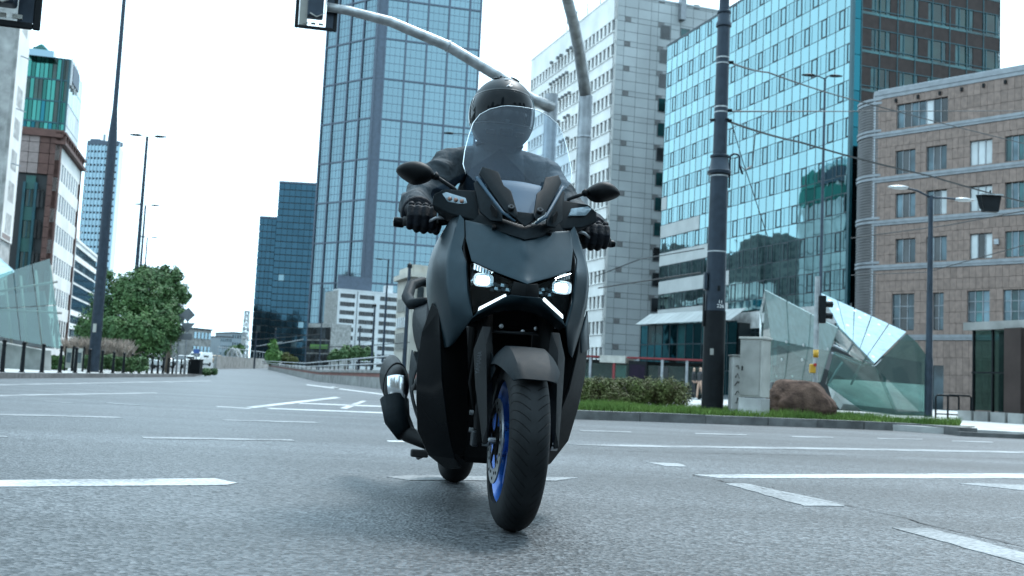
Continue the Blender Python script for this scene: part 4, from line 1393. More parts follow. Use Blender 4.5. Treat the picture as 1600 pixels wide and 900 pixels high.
# ---- lamp posts
def lamp_post(px, pyb, Y, top, r, label, heads, bz=.1, hs=1.0, m='steel_pole', base_r=None, step=None, group='street lamps', headm='lamp_head', arm_r=.03):
    B = base(px, pyb, Y, bz)
    o = empty('street_lamp', B, label, 'lamp', group)
    h = zover(top[0], top[1], B.x, B.y) - B.z
    br = base_r or r * 1.6
    sz = step or h * .12
    MB().lathe([(0, 0), (br, 0), (br, sz), (r * 1.25, sz * 1.06), (r * .8, h), (0, h)], 16).build('post', m, o, smooth=True, auto=40)
    for (dx, dz, dy) in heads:
        s = 1 if dx > 0 else -1
        MB().tube([(0, 0, h - .05), (dx * .45, dy * .45, h + dz * .7), (dx * .8, dy * .8, h + dz)], arm_r, 8).build('arm', m, o, smooth=True)
        hl = MB()
        L = .55
        prof = [(0, -.0), (.09, .03), (.13, .14), (.12, .30), (.07, .46), (0, .52)]
        M_ = Matrix.Translation((dx * .72, dy * .72, h + dz)) @ Matrix.Rotation(math.atan2(dy, dx), 4, 'Z') @ Matrix.Rotation(rad(90), 4, 'Y') @ Matrix.Diagonal((.45 * hs, 1.15 * hs, 1.2 * hs, 1))
        hl.lathe(prof, 14, M_)
        hd = hl.build('lamp_head', headm, o, smooth=True)
    return o
lamp_post(1451.5, 560, 30, (1454, 306), .075, 'grey street lamp with two arms before the brown building', [(-.95, .18, -.1), (1.0, -.05, .1)], m='steel_pole', base_r=.11, step=1.6)
lamp_post(1281, 500, 46, (1289, 122), .06, 'thin tall lamp post rising before the glass facade', [(-.62, .1, 0), (.25, .12, 0)], headm='steel_black', base_r=.14, step=4.5)
lamp_post(728, 480, 60, (744, 210), .1, 'street lamp whose head shows left of the helmet', [(-1.7, .0, 0)], headm='steel_black', base_r=.14)
lamp_post(207, 500, 95, (235, 214), .15, hs=1.9, label= 'nearer twin-head lamp post above the left tree', heads=[(-.7, .1, 0), (.9, .05, 0)], headm='steel_black', base_r=.2, step=6)
lamp_post(213, 500, 140, (230, 321), .15, hs=2, label= 'second twin-head lamp post behind the left tree', heads=[(-.4, .1, 0), (1.0, .05, 0)], headm='steel_black', base_r=.2, step=7)
lamp_post(220, 500, 200, (229, 371), .15, hs=2.2, label= 'farthest small lamp post above the left tree', heads=[(-.4, .1, 0), (1.1, .05, 0)], headm='steel_black', base_r=.2, step=8)
lamp_post(598, 560, 90, (615, 406), .09, 'slim lamp post before the white apartment block', [(-.7, .0, 0)], headm='steel_black', base_r=.12)
lamp_post(499, 560, 190, (507, 450), .1, 'faint lamp post before the left edge of blue tower', [(.5, .0, 0), (-.5, 0, 0)], headm='steel_black', base_r=.14)
# tall dark post on the left
TP = base(158, 430, 45, .12)
tp = empty('tall_black_post', TP, 'tall thick black lamp post standing left of the tree', 'post')
h1, h2 = zover(186, 200, TP.x, TP.y) - .12, zover(201, -10, TP.x, TP.y) - .12
MB().lathe([(0, 0), (.24, 0), (.205, h1 * .55), (.19, h1 - .5), (.105, h1 + .8), (.08, h2), (0, h2)], 20).build('shaft', 'steel_pole', tp, smooth=True, auto=50)
MB().box((0, -.225, zover(147, 517, TP.x, TP.y)), (.14, .03, .36)).build('sticker', 'cabinet_grey', tp)
# plain tram posts
def tram_post(px, py, Y, ytop, label, arm=0, r=.12):
    B = base(px, py, Y, gz(Y))
    o = empty('tram_post', B, label, 'post', 'tram posts down the road')
    h = zover(px + (py - ytop) * .06, ytop, B.x, B.y) - B.z
    MB().lathe([(0, 0), (r * 1.2, 0), (r, h * .5), (r * .8, h), (0, h)], 12).build('shaft', 'steel_pole', o, smooth=True, auto=50)
    MB().lathe([(r * 1.3, h * .97), (r * 1.3, h), (0, h + r)], 12).build('cap', 'steel_black', o, smooth=True, auto=50)
    if arm:
        MB().tube([(0, 0, h * .62), (arm, 0, h * .78)], .05, 6).build('bracket_arm', 'galvanised', o)
tram_post(581, 560, 110, 476, 'dark tram post before middle of white apartment block')
tram_post(632, 560, 70, 413, 'dark tram post beside the scooter grab rail', r=.13)
tram_post(398, 560, 160, 520, 'tram post with bracket before the dark blue tower, left one', 4)
tram_post(428, 560, 150, 514, 'tram post with bracket before the dark blue tower, right one', 4)
tram_post(560, 560, 160, 510, 'short tram post with crossarm before white block', 3)

# ---- traffic light gantries
GP = base(909, 300, 17.2, .1)
g2 = empty('signal_gantry', GP, 'grey signal gantry with arm arching up out of frame', 'traffic light', 'signal gantries')
h = zover(915, 150, GP.x, GP.y) - .1
MB().lathe([(0, 0), (.115, 0), (.115, h), (0, h)], 24).build('post', 'steel_grey', g2, smooth=True, auto=40)
MB().lathe([(.117, h * .86), (.122, h * .862), (.122, h * .866), (.117, h * .868)], 24).build('weld_ring', 'steel_grey', g2, smooth=True)
arm = [at(915, 152, 17.2), at(911, 120, 17.0), at(905, 80, 16.6), at(896, 35, 16.0), at(884, -10, 15.2), at(850, -70, 14.2), at(700, -140, 12.0), at(300, -120, 9.6), at(-30, -60, 8.4)]
arm = [p - GP for p in arm]
MB().tube(arm, [.10, .098, .095, .09, .085, .08, .07, .06, .055], 16).build('arm', 'galvanised', g2, smooth=True)
def signal_head(parent, P, w, hgt, yaw, backboard=True):
    """seen from behind: slotted backboard, dark lamp case, bracket and cable"""
    R = Matrix.Translation(P) @ Matrix.Rotation(yaw, 4, 'Z')
    def put(mb, nm, m, **k):
        mb.v = [tuple(R @ Vector(p)) for p in mb.v]; return mb.build(nm, m, parent, **k)
    bd = MB()
    bd.box((-w / 2 + .03, .10, -hgt / 2), (.06, .03, hgt)); bd.box((w / 2 - .03, .10, -hgt / 2), (.06, .03, hgt))
    bd.box((0, .10, -.03), (w - .12, .03, .06)); bd.box((0, .10, -hgt + .03), (w - .12, .03, .06))
    put(bd, 'backboard_rim', 'steel_black', bevel=.012)
    put(MB().box((-w / 2 + .13, .105, -hgt / 2), (.13, .012, hgt - .12)), 'backboard_mesh', 'cabinet_grey')
    put(MB().box((w / 2 - .12, .105, -hgt / 2), (.12, .012, hgt - .12)), 'backboard_mesh', 'steel_pole')
    put(MB().box((-.02, .0, -hgt / 2 + .02), (w * .38, .18, hgt - .26)), 'signal_case', 'steel_pole', bevel=.025)
    for i in range(3):
        put(MB().box((-.16 + .12 * i, .09, -hgt + .095), (.075, .016, .035)), 'backboard_slot', 'cabinet_grey')
    put(MB().box((.06, -.1, -.2), (.08, .12, .26)), 'bracket', 'steel_pole', bevel=.01)
    put(MB().tube([(.1, -.12, -.1), (.15, -.14, -.3), (.12, -.13, -hgt + .2), (.0, -.12, -hgt + .14), (-.1, -.1, -hgt + .2)], .009, 6), 'cable', 'cabinet_grey', smooth=True)
p_ = at(16, -75, 8.4) - GP
signal_head(g2, p_, .52, .60, rad(15))
# second gantry: long arm rising to the left
GQ = base(855, 300, 17.6, .1)
g1 = empty('signal_gantry', GQ, 'grey signal gantry with long arm reaching left behind the helmet', 'traffic light', 'signal gantries')
h = zover(860, 148, GQ.x, GQ.y) - .1
MB().lathe([(0, 0), (.115, 0), (.11, h), (0, h)], 24).build('post', 'steel_grey', g1, smooth=True, auto=40)
arm = [at(862, 168, 17.55), at(830, 155, 17.3), at(780, 120, 17.1), at(700, 72, 16.8), at(610, 34, 16.5), at(545, 17, 16.3), at(512, 11, 16.2)]
arm = [p - GQ for p in arm]
MB().tube(arm, [.10, .098, .095, .088, .08, .073, .07], 16).build('arm', 'galvanised', g1, smooth=True)
MB().lathe([(.094, -.02), (.098, -.02), (.098, .02), (.094, .02)], 20, Matrix.Translation(arm[3]) @ (Vector(arm[4]) - Vector(arm[2])).to_track_quat('Z', 'Y').to_matrix().to_4x4()).build('arm_joint', 'steel_grey', g1, smooth=True)
signal_head(g1, at(499, -45, 16.15) - GQ, .66, .92, rad(12))

# ---- pedestrian signal on a striped post by the rock
SP_ = base(1275, 540, 19.0, .1)
ps = empty('pedestrian_signal', SP_, 'small black traffic light on grey post behind the rock', 'traffic light')
h = zover(1279, 432, SP_.x, SP_.y) - .1
MB().lathe([(0, 0), (.045, 0), (.045, h), (0, h)], 16).build('post', 'galvanised', ps, smooth=True, auto=40)
zt_, zb_ = zover(1287, 462, SP_.x, SP_.y) - .1, zover(1286, 505, SP_.x, SP_.y) - .1
MB().box((.09, 0, (zt_ + zb_) / 2), (.12, .16, zt_ - zb_)).build('lamp_case', 'steel_black', ps, bevel=.012)
for k in (.28, .70):
    z = zb_ + (zt_ - zb_) * k
    MB().lathe([(.07, 0), (.075, .13), (.068, .13), (.062, 0)], 16, Matrix.Translation((.15, 0, z)) @ Matrix.Rotation(rad(90), 4, 'Y') @ Matrix.Diagonal((.75, .8, 1, 1))).build('visor', 'steel_black', ps, smooth=True)
for z in (zb_ + .04, zt_ - .04):
    MB().box((.02, 0, z), (.08, .05, .03)).build('bracket', 'steel_black', ps)
zy = zover(1270, 576, SP_.x, SP_.y) - .1
MB().box((-.06, -.02, zy), (.10, .10, .16)).build('push_button', 'yellow_paint', ps, bevel=.012)
MB().box((-.03, -.075, zy + .07), (.05, .02, .05)).build('button_mark', 'red_paint', ps)
MB().lathe([(.047, zy + .2), (.048, zy + .2), (.048, zy + .34), (.047, zy + .34)], 16).build('post_band', 'yellow_paint', ps, smooth=True)

# ---- switch cabinet
CB = base(1178, 640, 17.4, .09)
ca = empty('switch_cabinet', CB, 'pale grey street switch cabinet between thick pole and rock', 'cabinet')
ca.rotation_euler.z = rad(-38)
cw_, cd_ = .40, .34
H1, H0_ = zover(1182, 531, CB.x, CB.y) - .09, .33
MB().box((0, 0, H0_ / 2 - .04), (cw_ + .0, cd_ + .0, H0_ + .08)).build('plinth', 'concrete_pale', ca, bevel=.01)
MB().box((0, 0, (H0_ + .012 + H1) / 2), (cw_ - .01, cd_ - .01, H1 - H0_ - .012)).build('body', 'cabinet_grey', ca, bevel=.008)
MB().box((0, 0, H1 + .02), (cw_ + .03, cd_ + .03, .04)).build('lid', 'cabinet_grey', ca, bevel=.008)
MB().box((-.01, -cd_ / 2 - .004, (H0_ + H1) / 2 + .01), (cw_ - .05, .012, H1 - H0_ - .06)).build('door', 'cabinet_door', ca, bevel=.003)
MB().box((-.14, -cd_ / 2 - .016, (H0_ + H1) / 2), (.018, .02, .07)).build('handle', 'steel_black', ca)
C2 = base(1150, 640, 17.9, .09)
cs = empty('concrete_post_box', C2, 'low concrete box with black graffiti left of the cabinet', 'box')
hc = zover(1150, 557, C2.x, C2.y) - .09
MB().box((0, 0, hc / 2), (.22, .30, hc)).build('body', 'concrete_pale', cs, bevel=.012)
MB().box((.0, 0, hc + .012), (.25, .33, .024)).build('lid', 'concrete', cs, bevel=.008)
random.seed(5)
gr = []
for k in range(5):
    z = hc * (.80 - .13 * k)
    pts_ = [Vector((-.06 + .12 * i / 6 + random.uniform(-.015, .015), -.153, z + random.uniform(-.055, .055))) for i in range(7)]
    MB().tube(pts_, .0065, 5).build('graffiti_stroke', 'ink_black', cs)

# ---- boulder
RK = base(1250, 640, 18.2, .09)
bm = bmesh.new()
bmesh.ops.create_icosphere(bm, subdivisions=5, radius=1)
for v in bm.verts:
    p = v.co.copy()
    n1 = mnoise.fractal(p * 1.1 + Vector((3, 1, 7)), 1.0, 2.0, 4)
    n2 = mnoise.ridged_multi_fractal(p * 2.6, 1.0, 2.0, 4, 1.0, 2.0)
    q = p * (1 + .20 * n1 + .06 * (n2 - 1) + .03 * mnoise.noise(p * 9))
    # flattened facets
    for fn, fd in ((Vector((-.3, -.6, .75)), .80), (Vector((.75, -.3, .6)), .82), (Vector((.1, -.95, .2)), .82), (Vector((-.85, -.2, .45)), .86), (Vector((0, 0, 1)), .86)):
        fn = fn.normalized(); e_ = q.dot(fn) - fd
        if e_ > 0: q -= fn * e_ * .7
    v.co = Vector((q.x * .60, q.y * .42, max(-.05, q.z * .46 + .25)))
me = bpy.data.meshes.new('boulder'); bm.to_mesh(me); bm.free()
me.materials.append(MATS['rock']); me.polygons.foreach_set('use_smooth', [True] * len(me.polygons))
rk = link('boulder', me); rk.location = RK; tag(rk, 'big brown boulder on the grass right of the cabinet', 'rock')

# ---- glass metro entrance on the right
def sheet_thing(root, org, pts, m, name, th=.02, seams=None):
    mb = MB().slab([Vector(p) - org for p in pts], th)
    return mb.build(name, m, root)
O_ = base(1320, 640, 29.0, .1)
me_r = empty('metro_entrance', O_, 'folded glass metro entrance on the right behind the boulder', 'pavilion', 'glass metro entrances')
def split_quad(root, org, a, b, c, d, n, m, name, gap=.015, m2=None, th=.03):
    """panes across the quad a-b (top) d-c (bottom)"""
    a, b, c, d = map(Vector, (a, b, c, d))
    for i in range(n):
        s0, s1 = i / n + gap / 2, (i + 1) / n - gap / 2
        sheet_thing(root, org, [a.lerp(b, s0), a.lerp(b, s1), d.lerp(c, s1), d.lerp(c, s0)], m if not (m2 and i % 2) else m2, name, th)
TLa, TRa = at(1195, 452, 30.5), at(1311, 512.5, 27.0)
MLa, MRa = at(1206, 530, 31.2), at(1298, 548, 28.4)
BLa, BRa = at(1202, 597, 31.8), at(1283, 597, 29.6)
def on_plane(x, y, a, b, c):
    nn = (b - a).cross(c - a); d = ray(x, y)
    return CAMP + d * ((a - CAMP).dot(nn) / d.dot(nn))
MRa = on_plane(1298, 548, TLa, TRa, MLa); BRa = on_plane(1283, 597, MLa, MRa, BLa)
split_quad(me_r, O_, TLa, TRa, MRa, MLa, 3, 'pavilion_glass_frosted', 'glass_sheet')
split_quad(me_r, O_, MLa, MRa, BRa, BLa, 3, 'pavilion_glass', 'glass_sheet')
sheet_thing(me_r, O_, [at(1195, 452, 30.5), at(1187, 487, 33), at(1186, 600, 34), at(1202, 597, 31.8), at(1206, 530, 31.2)], 'pavilion_glass', 'side_glass', .03)
RTa, RTb, RTc, RTd = at(1282, 459, 32.5), at(1416, 520, 31.4), at(1366, 569, 29.0), at(1311, 512, 27.2)
RTd = on_plane(1311, 512, RTa, RTb, RTc)
split_quad(me_r, O_, RTa, RTb, RTc, RTd, 5, 'pavilion_glass_white', 'roof_sheet', .012)
sheet_thing(me_r, O_, [at(1311, 513, 27.25), at(1366, 569.5, 29.05), at(1345, 567, 29.8), at(1302, 530, 29)], 'pavilion_glass', 'roof_fold', .03)
sheet_thing(me_r, O_, [at(1416, 522, 31.4), at(1432, 536, 31.7), at(1447, 557, 32.0), at(1443, 650, 31.4), at(1400, 650, 30.4), at(1366, 572, 29.4)], 'pavilion_glass', 'side_glass', .03)
sheet_thing(me_r, O_, [at(1366, 572, 29.35), at(1400, 648, 30.35), at(1345, 640, 30.0), at(1290, 600, 29.4), at(1303, 549, 28.6)], 'pavilion_glass', 'front_glass', .03)
# inner dark well, beams and concrete stair wall
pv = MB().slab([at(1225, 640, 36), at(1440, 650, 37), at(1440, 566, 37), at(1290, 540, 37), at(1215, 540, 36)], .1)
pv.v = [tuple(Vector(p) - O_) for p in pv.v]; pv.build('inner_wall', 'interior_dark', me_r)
sheet_thing(me_r, O_, [at(1293, 601, 31.4), at(1345, 603, 32.2), at(1444, 610, 33.2), at(1442, 652, 31.6), at(1313, 640, 30.2), at(1300, 624, 30.4)], 'concrete_pale', 'stair_wall', .2)
for (a, b) in (((1303, 540, 30), (1362, 568, 29)), ((1300, 552, 31), (1350, 572, 30)), ((1345, 570, 30), (1330, 600, 31)), ((1316, 566, 31), (1296, 598, 30.5))):
    MB().tube([at(*a) - O_, at(*b) - O_], .035, 8).build('frame_beam', 'steel_grey', me_r, smooth=True)
for (x, y, Y) in ((1309, 484, 30.2), (1324, 509, 29.4), (1343, 497, 30.8), (1357, 524, 29), (1373, 508, 31.6), (1352, 493, 33), (1389, 523, 30), (1364, 558, 27.9), (1296, 470, 33), (1335, 486, 33)):
    P = at(x, y, Y)
    # studs sit on the roof sheet plane
    nrm = (RTb - RTa).cross(RTd - RTa).normalized()
    d = ray(x, y); t_ = (RTa - CAMP).dot(nrm) / d.dot(nrm); P = CAMP + d * t_ - d.normalized() * .03
    MB().lathe([(0, -.02), (.05, -.02), (.05, .012), (0, .012)], 10, Matrix.Translation(P - O_) @ nrm.to_track_quat('Z', 'Y').to_matrix().to_4x4()).build('glass_stud', 'lamp_head', me_r)
nA = (TRa - TLa).cross(BLa - TLa).normalized()
for (x, y) in ((1229, 534), (1256, 539), (1294, 545), (1222, 562), (1254, 562), (1213, 588), (1238, 588), (1260, 500), (1232, 476)):
    d = ray(x, y); t_ = (TLa.lerp(MLa, .5) - CAMP).dot(nA) / d.dot(nA); P = CAMP + d * t_ - d.normalized() * .06
    MB().lathe([(0, -.02), (.04, -.02), (.04, .012), (0, .012)], 10, Matrix.Translation(P - O_) @ nA.to_track_quat('Z', 'Y').to_matrix().to_4x4()).build('glass_stud', 'lamp_head', me_r)

# ---- glass kiosk at the right edge
K_ = base(1518, 640, 27.0, .1)
ki = Bld('glass_kiosk', K_, 'dark glass kiosk with flat concrete roof at the right edge', 'kiosk')
fk = Face(ki, K_, at(1690, 640, 24.0))
zk = fk.z(1530, 516)
ki.mesh(MB().prism([tuple(fk.pt(0, 0, -.9)[:2]), tuple(fk.pt(fk.L, 0, -.9)[:2]), tuple(fk.pt(fk.L, 0, -1.2)[:2]), tuple(fk.pt(0, 0, -1.2)[:2])], .1, zk), 'back_wall', 'interior_dark')
fk.box('roof_slab', 'concrete', -.15, fk.L, zk, zk + .2, -2.6, .15)
for i in range(6):
    a, b_ = .05 + i * .62, .05 + (i + 1) * .62
    for (z0, z1) in ((.35, zk * .55), (zk * .55, zk)):
        fk.box('glass_pane', 'kiosk_glass', a + .015, b_ - .015, z0 + .015, z1 - .015, -.02, .0)
    fk.box('post', 'steel_black', a - .02, a + .02, .1, zk, -.05, .02)
fk.box('rail', 'steel_black', 0, fk.L, zk * .55 - .02, zk * .55 + .02, -.03, .025)
fk.box('stone_pillar', 'granite_and_reflection', fk.t(1583, 600), fk.t(1583, 600) + .5, .1, zk, .03, .3)
for i in range(4):
    fk.box('planter', 'concrete', .15 + i * .52, .58 + i * .52, .08, .34, .25, .6)
ki.finish()
# ---- black hoop railing
for i, (x, lab) in enumerate(((1480, 'left black hoop railing by the glass kiosk'), (1499, 'right black hoop railing by the glass kiosk'))):
    B = base(x, 640, 27.5, .1)
    o = empty('hoop_railing', B, lab, 'railing', 'black hoop railings')
    hh = zover(x, 618, B.x, B.y) - .1
    w_ = .30
    MB().tube([(-w_, 0, 0), (-w_, 0, hh - .04), (-w_ + .04, 0, hh), (w_ - .04, 0, hh), (w_, 0, hh - .04), (w_, 0, 0)], .026, 8).build('hoop', 'steel_black', o)
    MB().tube([(-w_, 0, .12), (w_, 0, .12)], .018, 8).build('lower_bar', 'steel_black', o)

# ---- tram shelter
SH = base(990, 600, 58.0, .1)
sh = Bld('tram_shelter', SH, 'long tram shelter with red frame and glass walls behind the hedge', 'shelter')
fq = Face(sh, at(885, 600, 60), at(1112, 600, 57))
zs_ = fq.z(1000, 560)
for i in range(7):
    t_ = fq.L * i / 6
    fq.box('post', 'red_steel' if i in (2, 6, 0) else 'steel_grey', t_ - .07, t_ + .07, .1, zs_, -.1, .04)
fq.box('roof_edge', 'red_steel', fq.t(980, 560), fq.L, zs_ - .02, zs_ + .07, -1.8, .1)
fq.box('roof_edge', 'red_steel', 0, fq.t(935, 560), zs_ - .02, zs_ + .07, -1.8, .1)
fq.box('roof_panel', 'cabinet_grey', fq.t(938, 560), fq.t(978, 560), zs_ - .3, zs_ + .1, -1.8, .12)
for i in range(6):
    fq.box('glass_wall', 'pavilion_glass', fq.L * i / 6 + .1, fq.L * (i + 1) / 6 - .1, .35, zs_ - .35, -.06, -.04)
fq.box('dark_opening', 'interior_dark', 0, fq.L, .1, zs_ - .1, -2.0, -1.9)
fq.box('advert_case', 'steel_black', fq.t(983, 590), fq.t(1011, 590), .3, zs_ - .15, .05, .22)
fq.box('advert_print', 'screen_dark', fq.t(985.5, 590), fq.t(1008.5, 590), .45, zs_ - .35, .22, .235)
fq.box('advert_case', 'steel_black', fq.t(1084, 590), fq.t(1096, 590), .3, zs_ - .3, -.8, -.6)
fq.box('wall_panel', 'white_wall', fq.t(955, 590), fq.t(975, 590), .1, zs_ - .4, -.5, -.3)
fq.box('wall_panel', 'white_wall', fq.t(900, 590), fq.t(925, 590), .3, zs_ * .5, -.5, -.3)
fq.box('door', 'interior_dark', fq.t(1028, 590), fq.t(1044, 590), .1, zs_ - .4, -.02, .03)
sh.finish()
text = [sh]
pr_ = fq.pt((fq.t(985.5, 590) + fq.t(1008.5, 590)) / 2, zs_ * .36, .245)
arc = [pr_ - SH + fq.u * (-.36 + .72 * i / 10) + Vector((0, 0, -.12 * math.sin(math.pi * i / 10))) for i in range(11)]
MB().tube(arc, [.01 + .035 * math.sin(math.pi * i / 10) for i in range(11)], 6).build('advert_swoosh', 'white_ink', sh.root)

# ---- people waiting by the shelter (far off, about 40 pixels tall)
def small_person(px, pyf, Y, label, shirt, trousers, skin_c, yaw, stride=.12, group=None, scale=1.0):
    B = base(px, pyf, Y, .1)
    me = bpy.data.meshes.new('person')
    J = {'pel': (0, 0, .95), 'sp': (0, .0, 1.15), 'ch': (0, 0, 1.38), 'nk': (0, 0, 1.5), 'hd': (0, -.02, 1.62), 'ht': (0, -.01, 1.72),
         'sl': (-.19, 0, 1.40), 'el': (-.25, .03, 1.12), 'hl': (-.24, -.10, .88), 'sr': (.19, 0, 1.40), 'er': (.25, .02, 1.12), 'hr': (.22, -.14, .92),
         'pl': (-.1, 0, .92), 'kl': (-.11, -.03 - stride * .4, .50), 'al': (-.11, -stride, .08), 'tl': (-.12, -stride - .16, .03),
         'pr': (.1, 0, .92), 'kr': (.11, stride * .3, .50), 'ar': (.11, stride, .08), 'tr': (.12, stride - .16, .03)}
    R = dict(pel=.15, sp=.14, ch=.16, nk=.06, hd=.10, ht=.07, sl=.08, el=.055, hl=.045, sr=.08, er=.055, hr=.045, pl=.1, kl=.065, al=.05, tl=.04, pr=.1, kr=.065, ar=.05, tr=.04)
    E_ = [('pel', 'sp'), ('sp', 'ch'), ('ch', 'nk'), ('nk', 'hd'), ('hd', 'ht'), ('ch', 'sl'), ('sl', 'el'), ('el', 'hl'), ('ch', 'sr'), ('sr', 'er'), ('er', 'hr'), ('pel', 'pl'), ('pl', 'kl'), ('kl', 'al'), ('al', 'tl'), ('pel', 'pr'), ('pr', 'kr'), ('kr', 'ar'), ('ar', 'tr')]
    ks = list(J)
    me.from_pydata([J[k] for k in ks], [(ks.index(a), ks.index(b)) for a, b in E_], [])
    o = bpy.data.objects.new('person', me); COL.objects.link(o)
    sk_ = o.modifiers.new('skin', 'SKIN'); sk_.use_smooth_shade = True
    for i, k in enumerate(ks):
        me.skin_vertices[0].data[i].radius = (R[k], R[k] * .8)
        me.skin_vertices[0].data[i].use_root = (k == 'pel')
    sb = o.modifiers.new('s', 'SUBSURF'); sb.levels = sb.render_levels = 1
    dg = bpy.context.evaluated_depsgraph_get()
    m2 = bpy.data.meshes.new_from_object(o.evaluated_get(dg))
    bpy.data.objects.remove(o)
    m2.materials.clear()
    for m_ in (shirt, trousers, skin_c, 'steel_black', 'car_white'): m2.materials.append(MATS[m_])
    for p in m2.polygons:
        c = p.center
        p.material_index = 4 if c.z < .1 else 1 if c.z < .98 and abs(c.x) < .2 else 2 if (c.z > 1.52 and c.y < 0.02) or c.z < 1.0 else 3 if c.z > 1.52 else 0
        p.use_smooth = True
    o = link('person', m2); o.location = B; o.rotation_euler.z = yaw; o.scale = (scale,) * 3
    return tag(o, label, 'person', group)
mat('skin', (.42, .27, .20), .6); mat('cloth_dark', (.025, .027, .03), .85); mat('cloth_jeans', (.05, .06, .085), .85); mat('cloth_pale', (.38, .35, .32), .85)
small_person(1083, 620, 57.0, 'person in dark clothes and white shoes standing beside the shelter', 'cloth_dark', 'cloth_dark', 'skin', rad(70))
small_person(1093.5, 620, 56.0, 'person in dark top with bare legs beside the thick pole', 'cloth_dark', 'skin', 'skin', rad(-60))
small_person(1036, 616, 60.5, 'person in pale top waiting under the tram shelter', 'cloth_pale', 'cloth_jeans', 'skin', rad(10))
small_person(259, 570, 75, 'distant person in dark clothes behind the bollards', 'cloth_dark', 'cloth_dark', 'skin', rad(40))

# ------------------------------------------------------------------ left side
# ---- bollards along the kerb
BX = [(3, 580.5), (34, 581.5), (65, 581.5), (93, 582), (117, 582.5), (138, 583), (158, 583), (176, 583.3), (192, 583.7), (205, 584), (217, 584.2), (229, 584.5), (237, 584.6), (246, 584.8), (254, 584.9), (262, 585), (269, 585), (275, 585), (282, 585), (288, 585), (294, 585), (299, 585)]
pm = MB().lathe([(0, 0), (.085, 0), (.085, .02), (.062, .03), (.052, .55), (.046, .70), (.056, .705), (.056, .75), (.046, .755), (.046, .80), (.060, .82), (.058, .87), (.03, .90), (0, .905)], 16)
def bollard_at(P, label):
    o = bpy.data.objects.new('bollard', BOLL); COL.objects.link(o); o.location = P
    return tag(o, label, 'bollard', 'black bollards along the left kerb')
tmpb = pm.build('bollard', 'bollard_black', smooth=True, auto=40); BOLL = tmpb.data; bpy.data.objects.remove(tmpb)
ords = ['first', 'second', 'third', 'fourth', 'fifth', 'sixth', 'seventh', 'eighth', 'ninth', 'tenth', 'eleventh', 'twelfth', 'thirteenth', 'fourteenth', 'fifteenth', 'sixteenth', 'seventeenth', 'eighteenth', 'nineteenth', 'twentieth', 'twenty-first', 'twenty-second']
kA, kB = ground(0, 591.5), ground(300, 588.5)
kd = (kB - kA).normalized(); kn = Vector((-kd.y, kd.x, 0))
for i, (x, y) in enumerate(BX):
    A = kA + kn * .9
    t_ = hit(x, y, A, kd)
    P = A + kd * t_; P.z = .12
    bollard_at(P, 'black bollard on the left kerb, %s of the row from the left' % ords[i])
# black bin at the end of the row
BN = base(306, 580, 64, .12)
bn = empty('litter_bin', BN, 'square black slatted bin at right end of the bollard row', 'bin')
MB().box((0, 0, .45), (.62, .62, .84)).build('body', 'bollard_black', bn, bevel=.02)
for i in range(7):
    MB().box((-.27 + .09 * i, -.325, .45), (.05, .03, .8)).build('slat', 'steel_black', bn)
MB().box((0, 0, .9), (.68, .68, .06)).build('lid', 'steel_black', bn, bevel=.01)

# ---- left glass entrance on a concrete wall
LG = base(40, 560, 42.0, .12)
ml = empty('metro_entrance', LG, 'tilted glass metro entrance on concrete wall at the left edge', 'pavilion', 'glass metro entrances')
a, b = at(-70, 452, 41.0), at(78.5, 404, 43.0)
m1, m2 = at(-70, 490, 40.6), at(88, 476, 42.4)
c, d = at(98, 546, 41.8), at(-70, 500, 40.3)
split_quad(ml, LG, a, b, m2, at(-70, 486, 40.6), 5, 'pavilion_glass', 'glass_sheet', .01)
split_quad(ml, LG, at(-70, 487, 40.58), at(88.4, 478, 42.38), c, at(-70, 512, 40.3), 5, 'pavilion_glass', 'glass_sheet', .01)
sheet_thing(ml, LG, [at(-60, 350, 46), at(24, 425, 44), at(0, 436, 43), at(-60, 452, 43)], 'pavilion_glass_white', 'roof_sheet', .03)
mbw = MB().slab([at(-70, 520, 44.0), at(80, 548, 42.5), at(80, 580, 42.5), at(-70, 578, 44.0)], .4)
mbw.v = [tuple(Vector(p) - LG) for p in mbw.v]; mbw.build('base_wall', 'concrete', ml)
mbw = MB().slab([at(-70, 470, 47.0), at(70, 455, 47), at(85, 545, 47), at(-70, 530, 47.0)], .2)
mbw.v = [tuple(Vector(p) - LG) for p in mbw.v]; mbw.build('inner_wall', 'panel_joint', ml)
for i in range(6):
    p0, p1 = at(-40 + i * 24, 455 - i * 8, 44.5), at(-30 + i * 24, 530 + i * 3, 44.0)
    MB().tube([p0 - LG, p1 - LG], .06, 8).build('frame_strut', 'cabinet_door', ml, smooth=True)
for q in (.25, .6):
    p0, p1 = a.lerp(d, q) + Vector((0, .4, 0)), b.lerp(c, q) + Vector((0, .4, 0))
    MB().tube([p0 - LG, p1 - LG], .05, 8).build('frame_strut', 'cabinet_door', ml, smooth=True)

# ---- display panels between bollards
for x0, x1, lab in ((101, 112, 'left glazed notice case behind the bollards'), (114, 129, 'right glazed notice case behind the bollards')):
    B = base((x0 + x1) / 2, 575, 44, .12)
    o = empty('notice_case', B, lab, 'notice case', 'notice cases')
    w_ = (x1 - x0) * 44 / FPX; hh = zover((x0 + x1) / 2, 541, B.x, B.y) - .12
    for s in (-1, 1): MB().box((s * w_ / 2, 0, hh / 2), (.05, .08, hh)).build('post', 'steel_black', o)
    MB().box((0, 0, hh * .52), (w_ - .05, .05, hh * .8)).build('panel', 'cabinet_grey', o)
    MB().box((0, -.03, hh * .55), (w_ * .6, .01, hh * .4)).build('poster', 'glass_pale', o)
